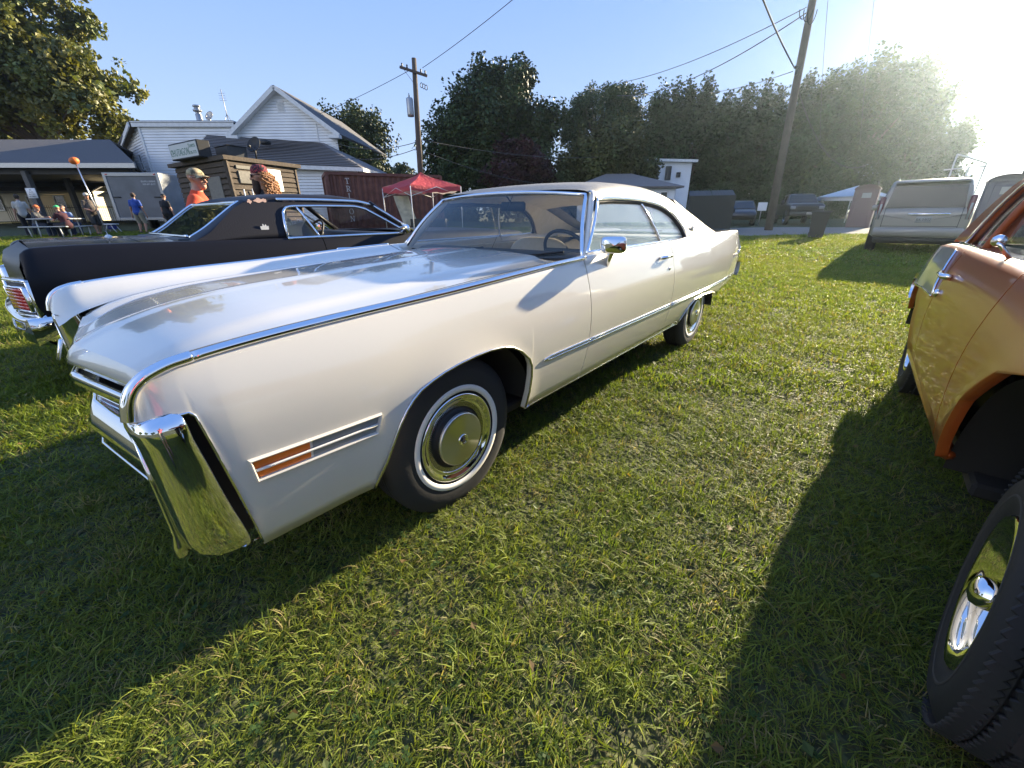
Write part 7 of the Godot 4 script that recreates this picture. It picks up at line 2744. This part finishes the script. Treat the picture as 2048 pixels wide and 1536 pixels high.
	# low growth under the row
	for e in [[17.5, -46.0, 3.2], [21.5, -45.0, 3.4], [26.0, -44.5, 3.2], [30.5, -43.5, 3.4], [35.5, -42.5, 3.0], [-5.5, -41, 2.6], [5.0, -43.0, 2.6]]:
		var bs := thing("bush", {17: "dark bush at the right wall of the square white house", 21: "dark bush behind the dumpster", 26: "dark bush behind the small parked car", 30: "dark bush behind the pickup truck", 35: "dark bush behind the maroon toilet", -5: "dark bush at the foot of the tall dark tree, left side", 5: "dark bush between the tall dark tree and the garage"}[int(e[0])], "bush", Transform3D(Basis.IDENTITY, on(e[0], e[1])), "bushes under the tree row")
		var mm := MultiMesh.new()
		mm.transform_format = MultiMesh.TRANSFORM_3D
		mm.use_colors = true
		mm.mesh = round
		mm.instance_count = 240
		for i in 240:
			var d := Vector3(rng.randfn(), absf(rng.randfn()) * 0.9, rng.randfn()).normalized() * pow(rng.randf(), 0.4)
			var v := rng.randf_range(0.7, 1.3)
			mm.set_instance_transform(i, Transform3D(Basis(Vector3.UP, rng.randf() * TAU).scaled(Vector3.ONE * rng.randf_range(0.6, 0.9)), Vector3(d.x * 2.6, d.y * e[2], d.z * 1.6)))
			mm.set_instance_color(i, Color(0.032 * v, 0.052 * v, 0.016 * v))
		var cr := MultiMeshInstance3D.new()
		cr.multimesh = mm
		cr.material_override = mats.leaf
		cr.name = "foliage"
		cr.set_meta("kind", "stuff")
		bs.add_child(cr)
	# trees behind the photographer, met in the chrome and the paint
	for e in [[-9.0, 30.0, 10.0, "tree behind the photographer, mirrored in the bumper's left part"], [-24.0, 26.0, 12.0, "tree behind the photographer to the far left"], [10.0, 42.0, 11.0, "tree far behind the photographer, mirrored in the door"], [-34.0, 8.0, 12.0, "tree off to the left of the lawn"]]:
		tree(e[3], on(e[0], e[1]), [[V.call(0, e[2] * 0.55, 0), V.call(4.2, e[2] * 0.42, 4.2)], [V.call(2.6, e[2] * 0.45, 1.0), V.call(3.0, 3.0, 3.0)]], {"n": 420, "size": 1.3, "mesh": round, "tint": green, "trunk": 0.4, "group": "trees behind the photographer"})

func tuft(n: int, r0: float, h0: float, h1: float, w: float, sd: int, flop: float) -> Mesh:
	var r := RandomNumberGenerator.new()
	r.seed = sd
	var st := ST(false)
	st.set_smooth_group(0)
	for i in n:
		var a := r.randf() * TAU
		var p := Vector3(cos(a), 0, sin(a)) * r0 * sqrt(r.randf())
		var d := Vector3(cos(a + r.randfn() * 1.2), 0, sin(a + r.randfn() * 1.2))
		var h := r.randf_range(h0, h1)
		var lean := r.randf_range(0.30, flop * 1.15)
		var wd := w * r.randf_range(0.7, 1.2)
		var sd2 := d.cross(Vector3.UP).normalized().rotated(Vector3.UP, r.randf_range(-0.7, 0.7))
		var prev := []
		for k in 4:
			var t := k / 3.0
			var an := lean * (0.45 + 0.9 * t)
			var c := p + d * (sin(an) * h * t) + Vector3.UP * (cos(an) * h * t - 0.008)
			var ww: float = wd * [0.8, 1.0, 0.75, 0.0][k] * 0.5
			var cur := [c - sd2 * ww, c + sd2 * ww]
			if k > 0:
				if k < 3:
					quad(st, prev[0], prev[1], cur[1], cur[0])
				else:
					tri(st, prev[0], prev[1], c)
			prev = cur
	st.generate_normals()
	return st.commit()

func clover(sd: int) -> Mesh:
	var r := RandomNumberGenerator.new()
	r.seed = sd
	var st := ST(false)
	for i in 5:
		var a := r.randf() * TAU
		var c := Vector3(cos(a) * 0.035, r.randf_range(0.02, 0.04), sin(a) * 0.035) * r.randf_range(0.4, 1.0)
		for j in 3:
			var b := a + TAU * j / 3.0
			var d := Vector3(cos(b), r.randf_range(-0.2, 0.4), sin(b)).normalized()
			var s := d.cross(Vector3.UP).normalized()
			var l := r.randf_range(0.007, 0.012)
			tri(st, c, c + d * l * 0.6 + s * l * 0.45, c + d * l)
			tri(st, c, c + d * l, c + d * l * 0.6 - s * l * 0.45)
	st.generate_normals()
	return st.commit()

func build_grass() -> void:
	mats.blade = leafy(Color(1, 1, 1), 1.0)
	(mats.blade as StandardMaterial3D).roughness = 0.55
	(mats.blade as StandardMaterial3D).metallic_specular = 0.32
	var root := Node3D.new()
	root.name = "grass"
	add_child(root)
	root.set_meta("kind", "stuff")
	root.set_meta("label", "short mown lawn grass with clover covering the field")
	root.set_meta("category", "grass")
	var patch := FastNoiseLite.new()
	patch.seed = 5
	patch.frequency = 0.9
	patch.fractal_octaves = 3
	var broad := FastNoiseLite.new()
	broad.seed = 8
	broad.frequency = 0.16
	var r := RandomNumberGenerator.new()
	r.seed = 17
	var inv := coupe_xf.affine_inverse()
	# [r from, r to, tufts per square metre, half angle of the fan, meshes]
	var rings := [
		[0.0, 3.2, 1500.0, PI, [tuft(22, 0.055, 0.025, 0.060, 0.0034, 1, 1.6), tuft(20, 0.06, 0.022, 0.055, 0.0031, 2, 1.8), tuft(16, 0.05, 0.035, 0.10, 0.0036, 3, 1.5)]],
		[3.2, 6.5, 900.0, 1.15, [tuft(18, 0.06, 0.035, 0.075, 0.006, 4, 1.5), tuft(18, 0.06, 0.03, 0.065, 0.0055, 5, 1.6)]],
		[6.5, 13.0, 380.0, 1.1, [tuft(20, 0.10, 0.035, 0.08, 0.011, 6, 1.4), tuft(20, 0.10, 0.035, 0.07, 0.010, 7, 1.5)]],
		[13.0, 30.0, 90.0, 1.1, [tuft(22, 0.22, 0.04, 0.09, 0.022, 8, 1.3)]],
	]
	for g in rings:
		var list := []
		for m in g[4]:
			list.append([])
		var area: float = (g[1] * g[1] - g[0] * g[0]) * g[3]
		for i in int(area * g[2]):
			var rad := sqrt(lerpf(g[0] * g[0], g[1] * g[1], r.randf()))
			var a := r.randf_range(-g[3], g[3])
			var x := sin(a) * rad
			var z := -cos(a) * rad
			var c := inv * Vector3(x, 0, z)
			if x > 6.0 and z < -20.0 - 0.1 * (x - 14.0) and z > -26.8:
				continue
			if c.x > -4.2 and c.x < 0.2 and absf(c.z) < 0.6 and r.randf() < 0.6:
				continue
			var w := 0.5 + 0.5 * patch.get_noise_2d(x * 1.7, z * 1.7)
			if r.randf() > 0.45 + w:
				continue
			list[r.randi() % list.size()].append([x, z, w])
		for mi in list.size():
			var mm := MultiMesh.new()
			mm.transform_format = MultiMesh.TRANSFORM_3D
			mm.use_colors = true
			mm.mesh = g[4][mi]
			mm.instance_count = list[mi].size()
			for i in list[mi].size():
				var e: Array = list[mi][i]
				var s: float = r.randf_range(0.65, 1.15) * (0.65 + 0.6 * e[2])
				var bs := Basis(Vector3(r.randfn() * 0.12, 1, r.randfn() * 0.12).normalized(), r.randf() * TAU).scaled(Vector3(1.0, 1.0, 1.0) * s)
				mm.set_instance_transform(i, Transform3D(bs, on(e[0], e[1])))
				var b := 0.5 + 0.5 * broad.get_noise_2d(e[0], e[1])
				var v := r.randf_range(0.7, 1.3)
				var col := Color(0.125, 0.190, 0.030).lerp(Color(0.245, 0.268, 0.055), clampf(b * 0.9 + r.randfn() * 0.2, 0, 1))
				if r.randf() < 0.10:
					col = Color(0.28, 0.24, 0.11)
				mm.set_instance_color(i, Color(col.r * v, col.g * v, col.b * v))
			var o := MultiMeshInstance3D.new()
			o.multimesh = mm
			o.material_override = mats.blade
			o.name = "blades"
			root.add_child(o, true)
	var cm := MultiMesh.new()
	cm.transform_format = MultiMesh.TRANSFORM_3D
	cm.use_colors = true
	cm.mesh = clover(4)
	cm.instance_count = 1500
	for i in 1500:
		var rad := 0.5 + 4.5 * pow(r.randf(), 0.7)
		var a := r.randf_range(-1.2, 1.2)
		if r.randf() < 0.6:
			a = r.randf_range(-1.2, -0.2)
		var p := on(sin(a) * rad, -cos(a) * rad)
		cm.set_instance_transform(i, Transform3D(Basis(Vector3.UP, r.randf() * TAU).scaled(Vector3.ONE * r.randf_range(0.6, 1.2)), p))
		var v := r.randf_range(0.7, 1.3)
		cm.set_instance_color(i, Color(0.055 * v, 0.10 * v, 0.03 * v))
	var co := MultiMeshInstance3D.new()
	co.multimesh = cm
	co.material_override = mats.blade
	co.name = "clover"
	root.add_child(co)
	# fallen leaves here and there
	var st := ST(false)
	for q in [[0.0, 0.035, 0.0], [0.0, -0.02, 0.02]]:
		tri(st, Vector3(-0.03, 0.004, 0), Vector3(0.0, 0.012, 0.024), Vector3(0.034, 0.006, 0))
		tri(st, Vector3(-0.03, 0.004, 0), Vector3(0.034, 0.006, 0), Vector3(0.0, 0.010, -0.024))
		break
	st.generate_normals()
	var fm := MultiMesh.new()
	fm.transform_format = MultiMesh.TRANSFORM_3D
	fm.use_colors = true
	fm.mesh = st.commit()
	fm.instance_count = 260
	for i in 260:
		var rad := 0.7 + 9.0 * pow(r.randf(), 1.2)
		var a := r.randf_range(-1.1, 1.1)
		var p := on(sin(a) * rad, -cos(a) * rad, r.randf_range(0.02, 0.05))
		fm.set_instance_transform(i, Transform3D(Basis.from_euler(Vector3(r.randfn() * 0.4, r.randf() * TAU, r.randfn() * 0.4)).scaled(Vector3.ONE * r.randf_range(0.25, 0.65)), p))
		var v := r.randf_range(0.6, 1.3)
		fm.set_instance_color(i, Color(0.16 * v, 0.11 * v, 0.05 * v) if r.randf() < 0.35 else Color(0.09 * v, 0.13 * v, 0.04 * v))
	var fo := MultiMeshInstance3D.new()
	fo.multimesh = fm
	fo.material_override = mats.blade
	fo.name = "fallen_leaf"
	root.add_child(fo)

# ---------------------------------------------------------------- vehicles further off
func loft(st: SurfaceTool, secs: Array) -> void:
	# secs: [x, half width low, z low, half width mid, z mid, half width high, z high]
	var rows := []
	for s in secs:
		var row := PackedVector3Array()
		var pts := [[0.0, s[2]], [s[1] * 0.9, s[2]], [s[1], s[2] + 0.05], [s[3], s[4] - 0.06], [s[3], s[4]], [s[3] - 0.02, s[4] + 0.03], [s[5], s[6] - 0.04], [s[5] - 0.06, s[6]], [0.0, s[6] + 0.01]]
		for p in pts:
			row.append(L(s[0], p[0], p[1]))
		for k in range(pts.size() - 2, -1, -1):
			row.append(L(s[0], -pts[k][0], pts[k][1]))
		rows.append(row)
	grid(st, rows)
	for e in [0, rows.size() - 1]:
		var row: PackedVector3Array = rows[e]
		var c := Vector3.ZERO
		for p in row:
			c += p
		c /= row.size()
		for k in row.size() - 1:
			if e == 0:
				tri(st, c, row[k + 1], row[k])
			else:
				tri(st, c, row[k], row[k + 1])

func plain_wheel(root: Node3D, at: Vector3, s: float, r: float, m: Material) -> void:
	var w := Node3D.new()
	w.name = "wheel"
	root.add_child(w, true)
	w.transform = Transform3D(Basis(Vector3.RIGHT, Vector3(0, 0, -s), Vector3(0, s, 0)), at)
	var st := ST()
	lathe(st, [Vector2(r * 0.62, 0.10), Vector2(r * 0.9, 0.12), Vector2(r, 0.08), Vector2(r, -0.08), Vector2(r * 0.9, -0.12), Vector2(r * 0.5, -0.10)], 28)
	obj("tyre", st, mats.rubber, w)
	st = ST()
	lathe(st, [Vector2(r * 0.62, 0.10), Vector2(r * 0.58, 0.08), Vector2(r * 0.5, 0.03), Vector2(r * 0.12, 0.06), Vector2(0, 0.07)], 24)
	obj("rim", st, m, w)

func panel(st: SurfaceTool, pts: Array, off := Vector3.ZERO) -> void:
	for k in range(1, pts.size() - 1):
		tri(st, pts[0] + off, pts[k] + off, pts[k + 1] + off)

func build_far_cars() -> void:
	# silver sport utility, seen from behind
	var hd := atan2(-(-coupe_xf.basis.x).z, (-coupe_xf.basis.x).x)
	var su := thing("utility_vehicle", "silver sport utility vehicle seen from behind on the grass at the right", "car", Transform3D(Basis(Vector3.UP, hd - 0.02), on(12.92, -13.95, 0.0)))
	var silver := paint(Color(0.24, 0.225, 0.20), 0.4, 0.6)
	var st := ST()
	loft(st, [[-2.52, 0.86, 0.50, 0.93, 1.02, 0.93, 1.04], [-2.50, 0.95, 0.46, 0.985, 1.05, 0.95, 1.16], [-2.30, 0.97, 0.42, 1.0, 1.10, 0.92, 1.22], [-1.5, 0.97, 0.40, 1.01, 1.12, 0.94, 1.18], [0.8, 0.97, 0.40, 1.01, 1.10, 0.94, 1.16], [1.1, 0.97, 0.40, 1.0, 1.08, 0.9, 1.15], [2.3, 0.95, 0.40, 0.98, 1.02, 0.85, 1.10], [2.6, 0.88, 0.44, 0.92, 0.85, 0.8, 0.98]])
	obj("body", st, silver, su)
	st = ST()
	loft(st, [[-2.42, 0.90, 1.10, 0.91, 1.16, 0.90, 1.18], [-2.36, 0.92, 1.10, 0.90, 1.40, 0.78, 1.80], [-2.28, 0.94, 1.10, 0.90, 1.45, 0.78, 1.885], [-1.6, 0.95, 1.10, 0.90, 1.45, 0.80, 1.93], [0.0, 0.95, 1.10, 0.90, 1.45, 0.79, 1.92], [0.55, 0.95, 1.10, 0.89, 1.40, 0.75, 1.84], [1.35, 0.93, 1.08, 0.88, 1.14, 0.80, 1.16]])
	obj("cabin", st, silver, su)
	st = ST()
	panel(st, [L(-2.435, 0.80, 1.20), L(-2.435, -0.80, 1.20), L(-2.385, -0.72, 1.74), L(-2.385, 0.72, 1.74)], Vector3(-0.012, 0, 0))
	obj("rear_window", st, mats.dark_glass, su)
	for s in [1.0, -1.0]:
		for e in [[-2.15, -1.25], [-1.18, -0.2], [-0.12, 0.75]]:
			st = ST()
			panel(st, [L(e[0], s * 0.925, 1.20), L(e[1], s * 0.925, 1.20), L(e[1] - 0.12 * maxf(0, e[1]), s * 0.83, 1.74), L(e[0], s * 0.83, 1.74)], L(0, s * 0.012, 0))
			obj("side_window", st, mats.dark_glass, su)
		var lamp := Node3D.new()
		lamp.name = "tail_lamp"
		su.add_child(lamp, true)
		st = ST()
		box(st, L(-2.47, s * 0.90, 1.18), Vector3(0.10, 0.62, 0.13), 0.03)
		obj("housing", st, paint(Color(0.10, 0.014, 0.014), 0.3, 0.5), lamp)
		st = ST()
		box(st, L(-2.525, s * 0.90, 1.10), Vector3(0.012, 0.40, 0.05), 0.005)
		obj("lens", st, mats.lens, lamp)
		plain_wheel(su, L(-1.55, s * 0.90, 0.38), s, 0.40, mats.chrome_soft)
		plain_wheel(su, L(1.45, s * 0.90, 0.38), s, 0.40, mats.chrome_soft)
		st = ST()
		box(st, L(0.75, s * 1.10, 1.22), Vector3(0.10, 0.18, 0.22), 0.04)
		obj("door_mirror", st, silver, su)
		st = ST()
		tube(st, [L(-2.0, s * 0.70, 1.955), L(-1.2, s * 0.70, 1.985), L(0.2, s * 0.70, 1.965)], 0.022, 6)
		obj("roof_rail", st, mats.chrome_soft, su)
	st = ST()
	box(st, L(-2.40, 0, 1.835), Vector3(0.22, 0.05, 1.46), 0.02)
	obj("roof_spoiler", st, silver, su)
	st = ST()
	box(st, L(-2.525, 0, 0.56), Vector3(0.14, 0.26, 1.88), 0.05)
	obj("rear_bumper", st, silver, su)
	st = ST()
	box(st, L(-2.46, 0, 0.36), Vector3(0.16, 0.20, 1.75), 0.05)
	obj("bumper_valance", st, mats.black, su)
	st = ST()
	box(st, L(-2.535, -0.15, 1.03), Vector3(0.03, 0.05, 0.85), 0.012)
	obj("tailgate_bar", st, mats.chrome, su)
	st = ST()
	box(st, L(-2.522, -0.08, 0.89), Vector3(0.012, 0.16, 0.32), 0.004)
	var plate := obj("number_plate", st, mats.plate, su)
	text("plate_number", "BK 1972", 0.085, mats.dash, plate, Transform3D(Basis(Vector3(0, 0, 1), Vector3.UP, Vector3(-1, 0, 0)), L(-2.530, -0.08, 0.89)), 0.002)
	for e in [[0.0, 0.72, 1.55, 0.012], [0.78, 0.95, 0.012, 0.62], [-0.78, 0.95, 0.012, 0.62]]:
		st = ST(false)
		box(st, L(-2.516, e[0], e[1]), Vector3(0.01, e[3], e[2]), 0.0)
		obj("tailgate_seam", st, mats.black, su)
	# dark pickup facing the camera
	var pk := thing("pickup_truck", "dark four-door pickup truck facing the camera behind the wheeled bin", "truck", Transform3D(Basis(Vector3.UP, atan2(-0.93, -0.37) + 0.0), on(20.6, -31.8, 0.0)))
	var dk := paint(Color(0.012, 0.012, 0.014), 0.35, 0.5)
	st = ST()
	loft(st, [[2.85, 0.90, 0.62, 0.95, 1.05, 0.88, 1.22], [2.70, 0.97, 0.55, 1.0, 1.18, 0.90, 1.30], [1.35, 1.0, 0.55, 1.02, 1.22, 0.92, 1.36], [-0.6, 1.0, 0.55, 1.02, 1.22, 0.95, 1.32], [-0.75, 1.0, 0.58, 1.02, 1.22, 0.98, 1.34], [-2.85, 1.0, 0.62, 1.02, 1.22, 0.98, 1.34]])
	obj("body", st, dk, pk)
	st = ST()
	loft(st, [[1.40, 0.94, 1.24, 0.94, 1.28, 0.86, 1.31], [0.70, 0.95, 1.24, 0.90, 1.50, 0.76, 1.90], [0.40, 0.95, 1.24, 0.90, 1.55, 0.77, 1.96], [-0.70, 0.95, 1.24, 0.90, 1.55, 0.77, 1.95], [-1.0, 0.95, 1.24, 0.90, 1.45, 0.78, 1.80], [-1.1, 0.95, 1.24, 0.93, 1.28, 0.90, 1.30]])
	obj("cab", st, dk, pk)
	st = ST()
	panel(st, [L(1.33, 0.84, 1.33), L(1.33, -0.84, 1.33), L(0.73, -0.73, 1.86), L(0.73, 0.73, 1.86)], Vector3(0.02, 0.03, 0))
	obj("windshield", st, mats.dark_glass, pk)
	for s in [1.0, -1.0]:
		for e in [[-0.85, -0.05], [0.02, 0.75]]:
			st = ST()
			panel(st, [L(e[0], s * 0.93, 1.34), L(e[1], s * 0.93, 1.34), L(e[1] - 0.1, s * 0.82, 1.82), L(e[0], s * 0.82, 1.82)], L(0, s * 0.02, 0))
			obj("side_window", st, mats.dark_glass, pk)
		st = ST()
		box(st, L(2.80, s * 0.80, 1.05), Vector3(0.14, 0.20, 0.32), 0.03)
		obj("headlight", st, mats.lens, pk)
		st = ST()
		box(st, L(1.05, s * 1.16, 1.42), Vector3(0.10, 0.30, 0.20), 0.04)
		obj("door_mirror", st, dk, pk)
		plain_wheel(pk, L(1.95, s * 0.93, 0.43), s, 0.44, mats.chrome_soft)
		plain_wheel(pk, L(-1.75, s * 0.93, 0.43), s, 0.44, mats.chrome_soft)
	st = ST()
	box(st, L(2.86, 0, 1.02), Vector3(0.06, 0.36, 1.15), 0.03)
	obj("grille", st, mats.black, pk)
	for k in 3:
		st = ST()
		box(st, L(2.90, 0, 0.92 + 0.10 * k), Vector3(0.03, 0.025, 1.1), 0.008)
		obj("grille_bar", st, mats.dash, pk)
	st = ST()
	box(st, L(2.93, 0, 0.68), Vector3(0.20, 0.24, 1.92), 0.06)
	obj("front_bumper", st, mats.dash, pk)
	st = ST()
	box(st, L(3.04, 0.15, 0.70), Vector3(0.012, 0.15, 0.32), 0.004)
	obj("number_plate", st, mats.plate, pk)
	# small car partly behind the dumpster
	var sc := thing("parked_car", "small dark car glinting in the sun between dumpster and leaning pole", "car", Transform3D(Basis(Vector3.UP, atan2(-0.90, -0.45)), on(16.2, -31.0)))
	st = ST()
	loft(st, [[2.15, 0.75, 0.40, 0.80, 0.66, 0.70, 0.76], [1.9, 0.86, 0.34, 0.90, 0.76, 0.80, 0.90], [0.9, 0.88, 0.32, 0.91, 0.82, 0.84, 1.0], [-1.7, 0.88, 0.32, 0.91, 0.86, 0.84, 1.05], [-2.1, 0.84, 0.40, 0.88, 0.86, 0.80, 1.04]])
	obj("body", st, dk, sc)
	st = ST()
	loft(st, [[1.0, 0.84, 0.95, 0.84, 0.98, 0.78, 1.0], [0.2, 0.86, 0.95, 0.80, 1.25, 0.66, 1.50], [-0.4, 0.86, 0.95, 0.80, 1.28, 0.68, 1.58], [-1.5, 0.86, 0.95, 0.80, 1.28, 0.68, 1.54], [-2.0, 0.84, 0.95, 0.82, 1.05, 0.76, 1.10]])
	obj("cabin", st, dk, sc)
	st = ST()
	panel(st, [L(0.95, 0.76, 1.02), L(0.95, -0.76, 1.02), L(0.24, -0.62, 1.46), L(0.24, 0.62, 1.46)], Vector3(0.02, 0.03, 0))
	obj("windshield", st, mats.dark_glass, sc)
	for s in [1.0, -1.0]:
		plain_wheel(sc, L(1.35, s * 0.80, 0.32), s, 0.33, mats.chrome_soft)
		plain_wheel(sc, L(-1.35, s * 0.80, 0.32), s, 0.33, mats.chrome_soft)
		st = ST()
		box(st, L(2.0, s * 0.68, 0.68), Vector3(0.2, 0.12, 0.26), 0.04)
		obj("headlight", st, mats.lens, sc)
		st = ST()
		panel(st, [L(-1.5, s * 0.85, 1.03), L(0.6, s * 0.85, 1.03), L(0.1, s * 0.72, 1.42), L(-1.4, s * 0.72, 1.46)], L(0, s * 0.02, 0))
		obj("side_window", st, mats.dark_glass, sc)
